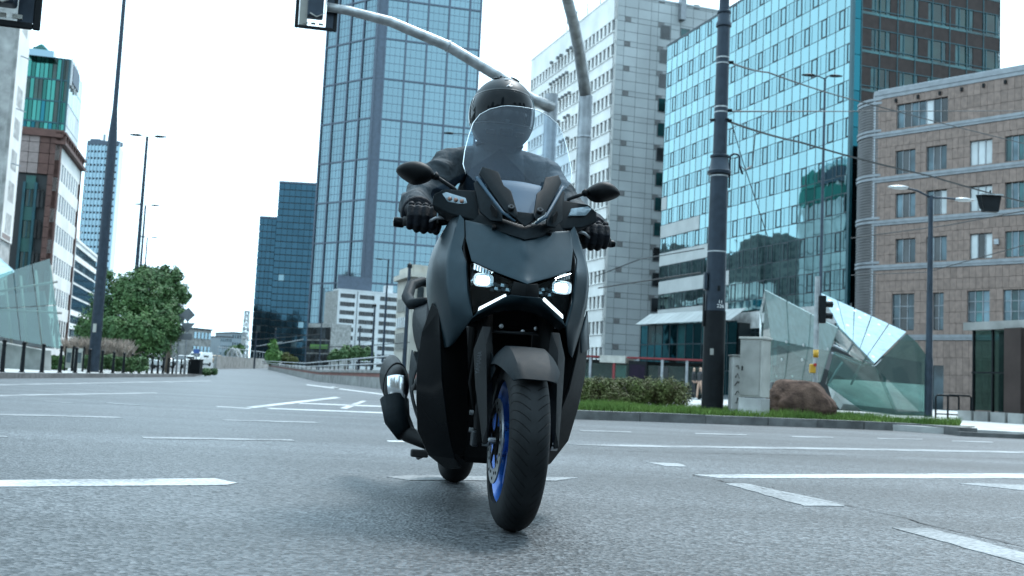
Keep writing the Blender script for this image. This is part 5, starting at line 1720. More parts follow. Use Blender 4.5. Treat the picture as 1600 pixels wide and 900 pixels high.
# ---- road signs seen from behind
def sign_group():
    B = base(289, 560, 60, .12)
    o = empty('road_sign', B, 'cluster of road signs seen from behind, diamond on top', 'road sign', 'road signs seen from behind')
    s = 60 / FPX
    top = zover(297, 479, B.x, B.y) - .12
    MB().lathe([(0, 0), (.05, 0), (.05, top - .2), (0, top - .2)], 10).build('post', 'steel_grey', o, smooth=True)
    def plate(shape, dx, dz, m='sign_back'):
        mb = MB(); mb.slab([(x + dx, -.06, z + dz) for x, z in shape], .02); mb.build('sign_plate', m, o)
    r = 11.5 * s
    dz = zover(297, 492, B.x, B.y) - .12
    plate([(-r, 0), (0, -r), (r, 0), (0, r)], .0, dz)
    plate([(-r, .3 * r), (r, .3 * r), (0, -1.1 * r)], .03, dz - 16 * s)
    plate([(-11 * s, -5 * s), (11 * s, -5 * s), (11 * s, 5 * s), (-11 * s, 5 * s)], -2 * s, zover(290, 526, B.x, B.y) - .12)
    B2 = base(277, 560, 60.5, .12)
    o2 = empty('road_sign', B2, 'round road sign seen from behind, left of the diamond sign', 'road sign', 'road signs seen from behind')
    zt2 = zover(281, 491, B2.x, B2.y) - .12
    MB().lathe([(0, 0), (.05, 0), (.05, zt2), (0, zt2)], 10).build('post', 'steel_grey', o2, smooth=True)
    mb = MB(); q = 7.5 * s
    mb.slab([(q * math.cos(rad(20 * i)), -.06, zt2 - q + q * math.sin(rad(20 * i))) for i in range(18)], .02); mb.build('sign_plate', 'sign_back', o2)
    mb = MB(); mb.slab([(-11 * s, -.06, zt2 - 27 * s), (9 * s, -.06, zt2 - 27 * s), (9 * s, -.06, zt2 - 17 * s), (-11 * s, -.06, zt2 - 17 * s)], .02); mb.build('sign_plate', 'sign_back', o2)
    B3 = base(306, 570, 90, .9)
    o3 = empty('road_sign', B3, 'small blue sign on a post beside the white van', 'road sign', 'road signs seen from behind')
    hh = zover(308, 547, B3.x, B3.y) - B3.z
    MB().lathe([(0, 0), (.06, 0), (.06, hh), (0, hh)], 8).build('post', 'steel_grey', o3)
    MB().box((0, -.08, hh - .1), (.5, .03, .35)).build('sign_plate', 'blue_paint', o3)
sign_group()

# ---- vehicles in the distance
def car(px, py, Y, label, body, L=4.4, W=1.8, H=1.5, yaw=0.0, van=False):
    B = base(px, py, Y, gz(Y) + .004)
    o = empty('parked_car' if not van else 'parked_van', B, label, 'van' if van else 'car', 'vehicles down the street')
    o.rotation_euler.z = yaw
    if van: prof = [(-L / 2, .35), (-L / 2, 1.0), (-L * .46, 1.2), (-L * .30, 1.95), (-L * .25, 2.1), (L / 2 - .05, 2.15), (L / 2, 2.0), (L / 2, .35)]
    else: prof = [(-L / 2, .35), (-L / 2, .7), (-L * .45, .82), (-L * .22, .92), (-L * .08, 1.4), (L * .2, 1.46), (L * .38, 1.02), (L / 2, .95), (L / 2, .35)]
    n = len(prof); mb = MB()
    vs = []
    for sx, k in ((-W / 2, 1), (W / 2, 1)):
        for y, z in prof:
            inn = .0 if z < 1.05 else (.16 if not van else .08)
            vs.append((sx - inn * (1 if sx > 0 else -1), y, z))
    mb.add(vs, [tuple(range(n)), tuple(range(n, 2 * n))[::-1]] + [(i, (i + 1) % n, n + (i + 1) % n, n + i) for i in range(n)])
    mb.build('body', body, o, bevel=.06)
    if van:
        MB().slab([(-W / 2 + .12, -L * .455, 1.22), (W / 2 - .12, -L * .455, 1.22), (W / 2 - .2, -L * .315, 1.9), (-W / 2 + .2, -L * .315, 1.9)], .03).build('windscreen', 'car_glass', o)
    else:
        MB().slab([(-W / 2 + .15, -L * .225, .95), (W / 2 - .15, -L * .225, .95), (W / 2 - .25, -L * .09, 1.38), (-W / 2 + .25, -L * .09, 1.38)], .03).build('windscreen', 'car_glass', o)
    for s in (-1, 1):
        MB().box((s * (W / 2 - .1), 0.1, 1.18 if not van else 1.5), (.12, L * .36, .32)).build('side_window', 'car_glass', o)
        MB().box((s * W * .36, -L / 2 - .01, .72), (.3, .04, .14)).build('headlight', 'lamp_head', o)
        for yy in (-L * .31, L * .31):
            MB().lathe([(0, -.1), (.31, -.1), (.33, -.05), (.33, .05), (.31, .1), (0, .1)], 16, Matrix.Translation((s * (W / 2 - .1), yy, .33)) @ Matrix.Rotation(rad(90), 4, 'Y')).build('wheel', 'rubber', o)
    return o
car(312, 572, 165, 'white van parked beyond the bollards at the corner', 'car_white', 5.0, 1.95, 2.1, rad(-8), True)
car(286, 572, 120, 'white car partly hidden behind right-hand bollards', 'car_white', yaw=rad(-12))
car(234, 571, 100, 'pale car behind the bollards under the tree edge', 'car_white', yaw=rad(60))
car(250, 571, 110, 'dark car behind the bollards further back', 'car_dark', yaw=rad(40))
car(334, 573, 290, 'small pale orange van far down the road', 'car_orange', 5, 2, 2, rad(-10), True)

# ---- low barrier wall along the tramway, built of blocks, with a rail
W0_, W1_ = ground(668, 615), Vector((-35.5, 158, 0))
bw = empty('barrier_wall', (W0_.x, W0_.y, 0), 'low weathered concrete wall with red brick course beside the tramway', 'wall')
dv = W1_ - Vector((W0_.x, W0_.y, 0)); Lw = dv.length; uw = dv / Lw; nw_ = Vector((uw.y, -uw.x, 0))
Rw = Matrix((uw, nw_, Vector((0, 0, 1)))).transposed().to_4x4()
for i in range(60):
    s0, s1 = Lw * i / 60 + .01, Lw * (i + 1) / 60 - .01
    cpos = uw * ((s0 + s1) / 2); zb = gz(W0_.y + cpos.y)
    for nm, m_, z0, z1, th in (('wall_block', 'concrete', -.2, .48, .5), ('brick_course', 'brick_red', .482, .66, .42), ('coping', 'concrete', .662, .78, .5)):
        o = link(nm, cube_mesh(m_), bw)
        o.matrix_local = Matrix.Translation(cpos + Vector((0, 0, zb + (z0 + z1) / 2))) @ Rw @ Matrix.Diagonal((s1 - s0, th, z1 - z0, 1))
    if i % 2 == 0:
        MB().tube([cpos + Vector((0, 0, zb + .78)) - nw_ * 1.2, cpos + Vector((0, 0, zb + 1.28)) - nw_ * 1.2], .03, 6).build('rail_post', 'steel_black', bw)
pts = [uw * (Lw * i / 60) - nw_ * 1.2 + Vector((0, 0, gz(W0_.y + uw.y * Lw * i / 60) + .98)) for i in range(61)]
for dz_ in (0, .25): MB().tube([p + Vector((0, 0, dz_)) for p in pts], .03, 6).build('guard_rail', 'steel_grey', bw)
# far left-hand wall where the carriageway dips
FWp = [at(338, 575, 130), at(400, 572, 170), at(440, 570, 210)]
bw2 = empty('far_wall', (FWp[0].x, FWp[0].y, gz(130)), 'far grey wall with fence at the bend of the road', 'wall')
for a_, b_ in zip(FWp, FWp[1:]):
    a_ = Vector((a_.x, a_.y, gz(a_.y) - .3)) - bw2.location; b_ = Vector((b_.x, b_.y, gz(b_.y + 0) - .3)) - bw2.location
    MB().slab([a_, b_, b_ + Vector((0, 0, 1.9)), a_ + Vector((0, 0, 1.9))], .4).build('wall_panel', 'concrete', bw2)
    for i in range(10):
        p = a_.lerp(b_, i / 10) + Vector((0, 0, 1.9))
        MB().tube([p, p + Vector((0, 0, 1.2))], .05, 5).build('fence_post', 'steel_grey', bw2)
    MB().tube([a_ + Vector((0, 0, 3.0)), b_ + Vector((0, 0, 3.0))], .05, 5).build('fence_rail', 'steel_grey', bw2)
# ------------------------------------------------------------------ trees, hedge, grass
def leaves(blobs, n, size, seed, up=.3, shell=.35, flat=1.0):
    rnd = random.Random(seed)
    vs, fs = [], []
    wts = [b[1] ** 2 for b in blobs]
    for i in range(n):
        (c, r) = rnd.choices(blobs, wts)[0]
        d = Vector((rnd.gauss(0, 1), rnd.gauss(0, 1), rnd.gauss(0, 1)))
        if d.length < 1e-3: continue
        d.normalize()
        rr = r * (shell + (1 - shell) * rnd.random() ** .6)
        nz = mnoise.noise(Vector(c) * 3 + d * 2.3)
        rr *= 1 + .50 * nz + .25 * mnoise.noise(Vector(c) * 7 + d * 6)
        p = Vector(c) + Vector((d.x, d.y, d.z * flat)) * rr
        nn = (d + Vector((rnd.gauss(0, .5), rnd.gauss(0, .5), rnd.gauss(0, .5) + up))).normalized()
        a = nn.orthogonal().normalized()
        a = (Matrix.Rotation(rnd.uniform(0, 6.28), 3, nn) @ a)
        b = nn.cross(a)
        s = size * rnd.uniform(.6, 1.35)
        k = len(vs)
        vs += [p - a * s, p + b * s * .5 + nn * s * .12, p + a * s, p - b * s * .5 + nn * s * .12]
        fs.append((k, k + 1, k + 2, k + 3))
    return MB().add(vs, fs)
def tree(B, label, name, blobs, n, size, m, trunk_h, tr, seed, group='trees', cat='tree'):
    o = empty(name, B, label, cat, group)
    rnd = random.Random(seed)
    mb = MB()
    mb.tube([(0, 0, -.1), (.03, 0, trunk_h * .5), (0, .03, trunk_h)], [tr * 1.3, tr, tr * .8], 10)
    for (c, r) in blobs:
        c = Vector(c)
        mid = Vector((c.x * .4, c.y * .4, trunk_h + (c.z - trunk_h) * .5))
        mb.tube([(0, 0, trunk_h * .8), mid, c], [tr * .6, tr * .35, tr * .12], 6)
    mb.build('trunk', 'bark', o, smooth=True)
    leaves(blobs, n, size, seed).build('crown', m, o)
    return o
def blobs_px(B, lst, Y):
    """(px, py, radius_px, depth offset) measured on the photograph, at distance Y"""
    out = []
    for (x, y, r, dy) in lst:
        p = at(x, y, Y + dy)
        out.append((tuple(p - B), r * (Y + dy) / FPX))
    return out
T1 = base(205, 570, 60, .12)
bl = [(205, 470, 34, 0), (165, 480, 28, .5), (150, 510, 30, -.5), (185, 515, 36, -1.5), (220, 520, 38, -1), (250, 505, 34, 0), (240, 475, 30, .5), (215, 445, 26, .5), (185, 447, 20, 1), (262, 480, 20, 1), (200, 540, 30, -1), (245, 535, 28, -.5), (150, 535, 22, -.5), (128, 515, 12, 0), (262, 455, 10, .5), (170, 430, 8, 0), (272, 520, 14, 0)]
tree(T1, 'broad dark green tree behind the bollards on the left', 'broadleaf_tree', blobs_px(T1, bl, 60), 30000, .10, 'leaf_dark', 2.0, .16, 3)
T2 = base(262, 565, 66, .12)
bl = [(258, 440, 20, 0), (275, 430, 12, 0), (282, 455, 13, 0), (288, 468, 8, 0), (240, 435, 18, 0), (225, 425, 12, 0), (265, 470, 18, 0), (280, 490, 12, 0), (258, 420, 6, 0), (296, 462, 4, 0)]
tree(T2, 'lighter loose-crowned tree behind the broad dark tree', 'broadleaf_tree', blobs_px(T2, bl, 66), 9000, .11, 'leaf_mid', 3.0, .13, 5)
T3 = base(427, 568, 150, gz(150))
tree(T3, 'small bright green conical tree before the dark blue tower', 'conical_tree', blobs_px(T3, [(427, 560, 11, 0), (427, 551, 9, 0), (427, 542, 7, 0), (428, 534, 4.5, 0), (422, 556, 7, 0), (433, 556, 7, 0)], 150), 2600, .28, 'leaf_light', 1.5, .12, 7)
T4 = base(448, 568, 160, gz(160))
tree(T4, 'low olive bush beside the bright conical tree', 'bush', blobs_px(T4, [(444, 560, 6, 0), (452, 562, 7, 0), (460, 563, 5, 0), (447, 555, 4, 0)], 160), 1500, .3, 'leaf_hedge', .8, .08, 9, cat='bush')
T5 = base(372, 560, 220, gz(220))
tree(T5, 'dark round tree beside the arch bridge', 'broadleaf_tree', blobs_px(T5, [(366, 548, 8, 0), (375, 546, 7, 0), (358, 552, 6, 0)], 220), 1200, .4, 'leaf_dark', 2, .2, 10)
for i, (x, y, r, lab) in enumerate(((523, 555, 8, 'leftmost green bush before the white block'), (540, 551, 10, 'tallest green bush before the white block'), (557, 550, 9, 'middle green bush before the white block'), (573, 553, 9, 'rightmost green bush before the white block'))):
    B = base(x, y + 10, 120, gz(120))
    tree(B, lab, 'bush', blobs_px(B, [(x, y, r, 0), (x - r * .7, y + 4, r * .7, 0), (x + r * .7, y + 4, r * .7, 0), (x + 1, y - r * .7, r * .5, 0)], 120), 1300, .2, 'leaf_mid', .8, .06, 30 + i, 'bushes before the white block', 'bush')
# clipped hedge behind the verge
HB = base(985, 630, 22.5, .1)
hp = []
rnd = random.Random(4)
for i in range(34):
    x = 898 + i * 5.1
    for k in range(3):
        p = at(x + rnd.uniform(-2, 2), 622 - k * 10 + rnd.uniform(-3, 3) + (x - 985) * .03, 22.5 + rnd.uniform(-.4, .4))
        hp.append((tuple(p - HB), .13 + rnd.uniform(0, .07)))
hd = empty('hedge', HB, 'low brownish green clipped hedge behind the grass verge', 'hedge')
leaves(hp, 30000, .026, 12, up=.7, shell=.3).build('foliage', 'leaf_hedge', hd)
mb = MB()
for i in range(26):
    p = at(900 + i * 6.6, 632, 22.5) - HB
    mb.tube([(p.x, p.y, 0), (p.x + rnd.uniform(-.1, .1), p.y, .25), (p.x + rnd.uniform(-.15, .15), p.y + rnd.uniform(-.1, .1), .5)], [.014, .010, .005], 5)
mb.build('stems', 'bark', hd)
# shrubs and plume grass on the left island
for i, (xa, xb, ya, yb, Y, lab) in enumerate(((75, 102, 556, 578, 47, 'dark green shrub beside the concrete pavilion wall'), (130, 178, 555, 578, 47, 'green ground shrub below the plume grass, left part'), (178, 232, 558, 580, 48, 'green ground shrub below the plume grass, right part'), (320, 338, 577, 582, 66, 'small grass tuft at the tip of the island'))):
    B = base((xa + xb) / 2, yb, Y, .12)
    bs = [((at(x_, y_, Y + rnd.uniform(-.4, .4)) - B), 5 * Y / FPX) for x_ in range(int(xa), int(xb), 5) for y_ in range(int(ya) + 4, int(yb), 7)]
    o = empty('shrub', B, lab, 'shrub', 'shrubs on the left island')
    leaves([(tuple(c_), r_) for c_, r_ in bs], 2600, .07, 60 + i).build('foliage', 'leaf_mid' if i else 'leaf_dark', o)
    MB().tube([(0, 0, -.05), (0, 0, .4)], .03, 5).build('stem', 'bark', o)
B = base(150, 565, 49, .12)
pl = MB()
for i in range(900):
    x_ = rnd.uniform(100, 206)
    p = at(x_, 558 + (x_ - 150) * .06, 49 + rnd.uniform(-.7, .7)) - B
    h = rnd.uniform(.35, .95)
    lean = Vector((rnd.gauss(0, .16), rnd.gauss(0, .12), 0))
    q = Vector((p.x, p.y, p.z))
    pl.tube([q, q + lean * .5 + Vector((0, 0, h * .6)), q + lean * 1.3 + Vector((0, 0, h))], [.008, .03, .006], 4, cap=False)
tag(pl.build('plume_grass', 'plume', origin=None), 'beige feathery plume grass in front of the left tree', 'grass', kind='stuff').location = B
# verge grass
gv = MB()
rnd = random.Random(99)
cnt = 0
while cnt < 26000:
    x_ = rnd.uniform(805, 1500)
    k0_, k1_ = None, None
    yb_ = 653 + (x_ - 880) * .0322
    p = ground(x_, yb_ - rnd.uniform(7.0, 26.0), .115)
    # stay on the verge strip
    a, b = kp[0], kp[-2]
    s = (p.x - a.x) / (b.x - a.x)
    yk = a.y + (b.y - a.y) * s
    dep = p.y - yk
    lim = 4.2 - 2.6 * max(0, min(1, (x_ - 1150) / 330))
    if dep < .5 or dep > lim: continue
    if 1.5 < dep < 1.9 and x_ < 990: continue       # the pale path edge
    dens = mnoise.noise(Vector((p.x * .9, p.y * .9, 3)))
    if dens < -.25 and rnd.random() < .75: continue
    h = rnd.uniform(.04, .11) * (1.25 + dens)
    th = rnd.uniform(0, 6.28); w_ = rnd.uniform(.006, .012)
    d1 = Vector((math.cos(th), math.sin(th), 0)) * w_
    ln = Vector((rnd.gauss(0, .035), rnd.gauss(0, .035), h))
    gv.add([p - d1, p + d1, p + ln], [(0, 1, 2)])
    cnt += 1
tag(gv.build('verge_grass', 'grass_blade'), 'short green grass growing on the verge behind the right kerb', 'grass', kind='stuff')
# ------------------------------------------------------------------ the scooter (x to its left, y towards its tail, z up)
mat('paint', (.0130, .026, .034), .36, .5, var=.05, scale=30, spec=.25, coords='obj', rvar=.04)
mat('plastic_black', (.005, .006, .007), .5, 0, var=.15, scale=60, bump=.12, bscale=900, coords='obj', spec=.12)
mat('plastic_grey', (.0065, .0100, .0125), .55, 0, var=.12, scale=50, bump=.10, bscale=900, coords='obj', spec=.07)
mat('gloss_black', (.004, .005, .006), .16, 0, var=.1, coords='obj', spec=.07, rvar=.03)
mat('matte_dark', (.004, .0045, .005), .8, 0, coords='obj', spec=.08)
mat('fork_metal', (.03, .034, .038), .38, .5, scale=30, coords='obj', spec=.2)
mat('chrome', (.60, .63, .65), .16, 1.0, var=.05, coords='obj', rvar=.05)
mat('brushed_metal', (.42, .45, .47), .32, 1.0, var=.1, scale=20, coords='obj')
mat('rim_blue', (.008, .085, .36), .28, .35, var=.1, coords='obj', coat=.5)
mat('seat_vinyl', (.012, .013, .014), .6, bump=.15, bscale=300, coords='obj')
mat('lens_lamp', (.20, .26, .30), .12, .2, coords='obj', scale=60)
mat('led_amber', (.20, .10, .07), .3, coords='obj')
mat('hood_grey', (.030, .058, .085), .55, .0, coords='obj', spec=.12)
mat('bolt', (.03, .032, .035), .3, .6, coords='obj')
emit_mat('headlamp_light', (.70, .90, 1.0), 12.0)
emit_mat('running_light', (.80, .94, 1.0), .9)
glass_sheet('lamp_lens', (.72, .78, .80), .02)
glass_sheet('screen_clear', (.76, .86, .94), .022, .032, (.26, .44, .68), .015)  # blue milky veil holds the sky's reflection as colour
def tyre_mat():
    m = bpy.data.materials.new('tyre_rubber'); m.use_nodes = True
    n, l = m.node_tree.nodes, m.node_tree.links
    b = n['Principled BSDF']; b.inputs['Roughness'].default_value = .62; b.inputs['Specular IOR Level'].default_value = .12
    tc = n.new('ShaderNodeTexCoord'); sp = n.new('ShaderNodeSeparateXYZ'); l.new(tc.outputs['Object'], sp.inputs[0])
    def mth(op, a, b_=None, clamp=False):
        k = n.new('ShaderNodeMath'); k.operation = op; k.use_clamp = clamp
        for i, v in enumerate((a, b_)):
            if v is None: continue
            if isinstance(v, (int, float)): k.inputs[i].default_value = v
            else: l.new(v, k.inputs[i])
        return k.outputs[0]
    ang = mth('ARCTAN2', sp.outputs[2], sp.outputs[1])
    ax = mth('ABSOLUTE', sp.outputs[0])
    ph = mth('ADD', mth('MULTIPLY', ang, 26.0), mth('MULTIPLY', ax, 95.0))
    s = mth('SINE', ph)
    groove = mth('MULTIPLY', mth('SUBTRACT', mth('ABSOLUTE', s), .10), 9.0, True)     # 0 in the narrow slanted grooves
    shoulder = mth('MULTIPLY', mth('SUBTRACT', ax, .010), 300.0, True)
    gr = mth('SUBTRACT', 1.0, mth('MULTIPLY', mth('SUBTRACT', 1.0, groove), shoulder))
    nz = n.new('ShaderNodeTexNoise'); nz.inputs['Scale'].default_value = 9; nz.inputs['Detail'].default_value = 8
    l.new(tc.outputs['Object'], nz.inputs['Vector'])
    cr = n.new('ShaderNodeValToRGB'); cr.color_ramp.elements[0].color = (.006, .007, .008, 1); cr.color_ramp.elements[1].color = (.020, .022, .024, 1)
    cr.color_ramp.elements[0].position = .35; cr.color_ramp.elements[1].position = .7
    l.new(nz.outputs['Fac'], cr.inputs[0])
    vm = n.new('ShaderNodeVectorMath'); vm.operation = 'SCALE'; l.new(cr.outputs[0], vm.inputs[0])
    l.new(mth('ADD', mth('MULTIPLY', gr, .75), .25), vm.inputs[3]); l.new(vm.outputs[0], b.inputs['Base Color'])
    bp = n.new('ShaderNodeBump'); bp.inputs['Distance'].default_value = .004; bp.inputs['Strength'].default_value = .9
    l.new(gr, bp.inputs['Height']); l.new(bp.outputs[0], b.inputs['Normal'])
    MATS['tyre_rubber'] = m
tyre_mat()

SC_O = ground(797, 829)
SC_M = Matrix.Translation(SC_O) @ Matrix.Rotation(rad(9.6), 4, 'Z') @ Matrix.Rotation(rad(1.7), 4, 'Y')
scoot = empty('scooter', SC_O, 'dark grey maxi scooter with lit headlights ridden towards the viewer', 'scooter')
scoot.matrix_world = SC_M
PARENT_T = {}
BAKE = bpy.data.scenes.new('bake')
def bake(o, smooth=35):
    BAKE.collection.objects.link(o)
    vl = BAKE.view_layers[0]; vl.update(); dg = vl.depsgraph
    me = bpy.data.meshes.new_from_object(o.evaluated_get(dg))
    BAKE.collection.objects.unlink(o)
    o.modifiers.clear()
    old = o.data
    o.data = me
    me.name = o.name
    if smooth is not None:
        me.polygons.foreach_set('use_smooth', [True] * len(me.polygons))
        if smooth < 180: me.set_sharp_from_angle(angle=rad(smooth))
    return o
def patch(name, m, parent, verts, faces, thick=.005, sub=2, sharp=(), flip=False, bevel=.0015, offset=-1, angle=32, vc=()):
    vs = [(-x if flip else x, y, z) for x, y, z in verts]
    me = bpy.data.meshes.new(name)
    me.from_pydata(vs, [], [tuple(f)[::-1] if flip else tuple(f) for f in faces])
    bm = bmesh.new(); bm.from_mesh(me)
    bmesh.ops.remove_doubles(bm, verts=bm.verts, dist=1e-6)
    bmesh.ops.recalc_face_normals(bm, faces=bm.faces)
    # outward = towards the viewer or the near side
    c = sum((f.normal * f.calc_area() for f in bm.faces), Vector())
    cen = sum((v.co for v in bm.verts), Vector()) / len(bm.verts)
    ref = Vector((cen.x * 1.5, -1.0 if cen.y < .7 else -.2, .15))
    if c.dot(ref) < 0: bmesh.ops.reverse_faces(bm, faces=bm.faces)
    lay = bm.edges.layers.float.get('crease_edge') or bm.edges.layers.float.new('crease_edge')
    sh = {frozenset(e) for e in sharp}
    for e in bm.edges:
        if len(e.link_faces) < 2 or frozenset((e.verts[0].index, e.verts[1].index)) in sh: e[lay] = 1.0
    vl_ = bm.verts.layers.float.get('crease_vert') or bm.verts.layers.float.new('crease_vert')
    for v in bm.verts:
        if (vc == 'all' and any(len(e.link_faces) < 2 for e in v.link_edges)) or (vc != 'all' and v.index in vc): v[vl_] = 1.0
    bm.to_mesh(me); bm.free()
    me.materials.append(MATS[m])
    o = link(name, me, parent)
    if sub:
        s = o.modifiers.new('sub', 'SUBSURF'); s.levels = s.render_levels = sub; s.boundary_smooth = 'PRESERVE_CORNERS'
    if thick:
        s = o.modifiers.new('sol', 'SOLIDIFY'); s.thickness = thick; s.offset = offset
    if bevel:
        s = o.modifiers.new('bev', 'BEVEL'); s.width = bevel; s.segments = 2; s.limit_method = 'ANGLE'; s.angle_limit = rad(45)
    return bake(o, angle)
def rows_patch(name, m, parent, rows, **k):
    n = len(rows[0])
    vs = [p for r in rows for p in r]
    fs = [(j * n + i, j * n + i + 1, (j + 1) * n + i + 1, (j + 1) * n + i) for j in range(len(rows) - 1) for i in range(n - 1)]
    return patch(name, m, parent, vs, fs, **k)
def sided(fn):
    for fl in (False, True): fn(fl)
def P2(pts, fl): return [(-x if fl else x, y, z) for x, y, z in pts]
def plate(name, m, parent, pts, thick=.012, bevel=.003, dirn=None):
    """thick flat-ish plate from an outline, thickness directed to the tail"""
    n = len(pts)
    d = Vector(dirn or (0, thick, 0))
    mb = MB()
    mb.add(list(pts) + [tuple(Vector(p) + d) for p in pts], [tuple(range(n)), tuple(range(n, 2 * n))[::-1]] + [(i, n + i, n + (i + 1) % n, (i + 1) % n) for i in range(n)])
    o = mb.build(name, m, parent, bevel=bevel)
    return bake(o, 30)

# ---- wheels
def wheel(yc, R, hw, name, disc, rimm, rr, bead):
    w_ = empty(name, (0, yc, R)); w_.parent = scoot
    RY = Matrix.Rotation(rad(90), 4, 'Y')
    prof = []
    for i in range(25):
        a = math.pi * (i / 24)
        x = -hw * math.cos(a)
        prof.append((bead + (R - bead) * math.sin(a) ** .62, x))
    prof += [(bead - .004, hw * .72), (bead - .004, -hw * .72)]
    MB().lathe(prof, 96, RY, closed=True).build('tyre', 'tyre_rubber', w_, smooth=True, auto=60)
    rp = [(bead + .004, -hw * .70), (bead + .008, -hw * .80), (bead - .004, -hw * .82), (bead - .020, -hw * .60), (bead - .030, 0), (bead - .020, hw * .60), (bead - .004, hw * .82), (bead + .008, hw * .80), (bead + .004, hw * .70)]
    MB().lathe(rp, 72, RY).build('rim', rimm, w_, smooth=True, auto=40)
    hub = [(0, -.045), (.034, -.045), (.036, -.02), (.030, 0), (.036, .02), (.034, .045), (0, .045)]
    MB().lathe(hub, 32, RY).build('hub', rimm, w_, smooth=True, auto=40)
    for i in range(5):
        for s in (-1, 1):
            a0 = rad(72 * i); a1 = a0 + s * rad(17)
            p0 = Vector((0, math.cos(a0 + s * .12) * .032, math.sin(a0 + s * .12) * .032))
            p1 = Vector((0, math.cos(a1) * (bead - .018), math.sin(a1) * (bead - .018)))
            mb = MB(); t = (p1 - p0).normalized(); q = Vector((1, 0, 0)); b = t.cross(q)
            vs = []
            for p, wx, wb in ((p0, .024, .011), (p1, .020, .009)):
                vs += [p + q * wx + b * wb, p - q * wx + b * wb, p - q * wx - b * wb, p + q * wx - b * wb]
            mb.add(vs, [(0, 1, 2, 3), (7, 6, 5, 4), (0, 4, 5, 1), (1, 5, 6, 2), (2, 6, 7, 3), (3, 7, 4, 0)])
            bake(mb.build('spoke', rimm, w_, bevel=.003), 35)
    if disc:
        n = 60
        mb = MB(); x0 = -hw - .006
        mb.lathe([(.088, x0), (.133, x0), (.133, x0 - .005), (.088, x0 - .005)], n, RY, closed=True)
        mb.build('brake_disc', 'brushed_metal', w_, smooth=True, auto=40)
        MB().lathe([(.0, x0 + .006), (.045, x0 + .006), (.045, x0 - .003), (0, x0 - .003)], 32, RY).build('disc_carrier', 'matte_dark', w_, smooth=True, auto=40)
        for i in range(5):
            a = rad(72 * i + 20); c_, s_a = math.cos(a), math.sin(a)
            mb = MB(); mb.slab([(x0 - .001, c_ * .040 - s_a * .009, s_a * .040 + c_ * .009), (x0 - .001, c_ * .040 + s_a * .009, s_a * .040 - c_ * .009), (x0 - .001, c_ * .095 + s_a * .007, s_a * .095 - c_ * .007), (x0 - .001, c_ * .095 - s_a * .007, s_a * .095 + c_ * .007)], .004); mb.build('carrier_arm', 'matte_dark', w_)
        for i in range(20):
            a = rad(18 * i); r = .103 + .014 * (i % 2)
            MB().lathe([(0, -.0035), (.0052, -.0035), (.0052, .0035), (0, .0035)], 8, Matrix.Translation((x0 - .0028, math.cos(a) * r, math.sin(a) * r)) @ RY).build('disc_hole', 'matte_dark', w_)
    return w_
fwz = .275
wheel(0.0, fwz, .060, 'front_wheel', True, 'rim_blue', .19, .193)
wheel(1.54, .276, .070, 'rear_wheel', False, 'rim_blue', .18, .183)

# ---- fork legs, caliper, fender
def fork(fl):
    s = -1 if fl else 1
    MB().tube([(s * .105, .0, .262), (s * .105, .165, .60), (s * .10, .24, .78)], [.022, .026, .024], 14).build('fork_leg', 'matte_dark', scoot, smooth=True)
    MB().lathe([(0, 0), (.016, 0), (.016, .02), (0, .02)], 14, Matrix.Translation((s * .11, 0, .272)) @ Matrix.Rotation(rad(90), 4, 'Y')).build('axle_nut', 'brushed_metal', scoot)
    pts = [(.152, .555), (.128, .635), (.100, .635), (.088, .545), (.088, .385), (.104, .268), (.120, .268), (.143, .44)]
    # two facets folded along a vertical crease
    vs, ys = [], []
    for (x, z) in pts:
        y = (z - .275) * .40 - .070 + (.03 if x > .13 else 0) + (.012 if x < .1 else 0)
        vs.append((x, y, z))
    ridge = [(.118, (.57 - .275) * .40 - .088, .575), (.112, (.43 - .275) * .40 - .088, .43), (.108, (.32 - .275) * .4 - .084, .32)]
    vs += ridge
    fs = [(0, 1, 8), (1, 2, 8), (2, 3, 8), (3, 4, 9, 8), (4, 5, 10, 9), (5, 6, 10), (6, 7, 9, 10), (7, 0, 8, 9)]
    patch('fork_cover', 'plastic_black', scoot, vs, fs, thick=.03, sub=0, flip=fl, bevel=.004, angle=18)
sided(fork)
MB().tube([(-.115, 0, fwz), (.115, 0, fwz)], .012, 12).build('axle', 'brushed_metal', scoot)
cal = MB().box((-.100, .105, .335), (.05, .055, .10), Matrix.Rotation(rad(-24), 3, 'X')).build('brake_caliper', 'matte_dark', scoot, bevel=.008)
MB().box((-.128, .055, .275), (.02, .05, .05)).build('caliper_bracket', 'fork_metal', scoot, bevel=.005)
for z in (.30, .355): MB().lathe([(0, 0), (.008, 0), (.008, .012), (0, .012)], 10, Matrix.Translation((-.130, .09 + (z - .3) * .4, z)) @ Matrix.Rotation(rad(-90), 4, 'Y')).build('caliper_bolt', 'brushed_metal', scoot)
MB().tube([(-.125, .12, .36), (-.145, .14, .45), (-.13, .19, .56), (-.11, .25, .66)], .006, 8).build('brake_hose', 'matte_dark', scoot, smooth=True)
rows = []
for ph, hw_, drop in ((50, .066, .012), (42, .082, .022), (30, .094, .042), (14, .100, .06), (-4, .102, .07), (-24, .098, .06), (-48, .085, .05)):
    a = rad(ph); row = []
    for u, dr, dn in ((-1, 1, .0), (-.86, .42, 0), (-.58, .04, 0), (0, 0, 0), (.58, .04, 0), (.86, .42, 0), (1, 1, .0)):
        r = .308 - drop * dr
        row.append((u * hw_, -math.sin(a) * r, fwz + math.cos(a) * r))
    rows.append(row)
rows_patch('front_fender', 'plastic_grey', scoot, rows, thick=.004, bevel=.001, angle=22, sharp=[(2 + 7 * k, 9 + 7 * k) for k in range(6)] + [(4 + 7 * k, 11 + 7 * k) for k in range(6)], vc=(0, 6, 2, 4))
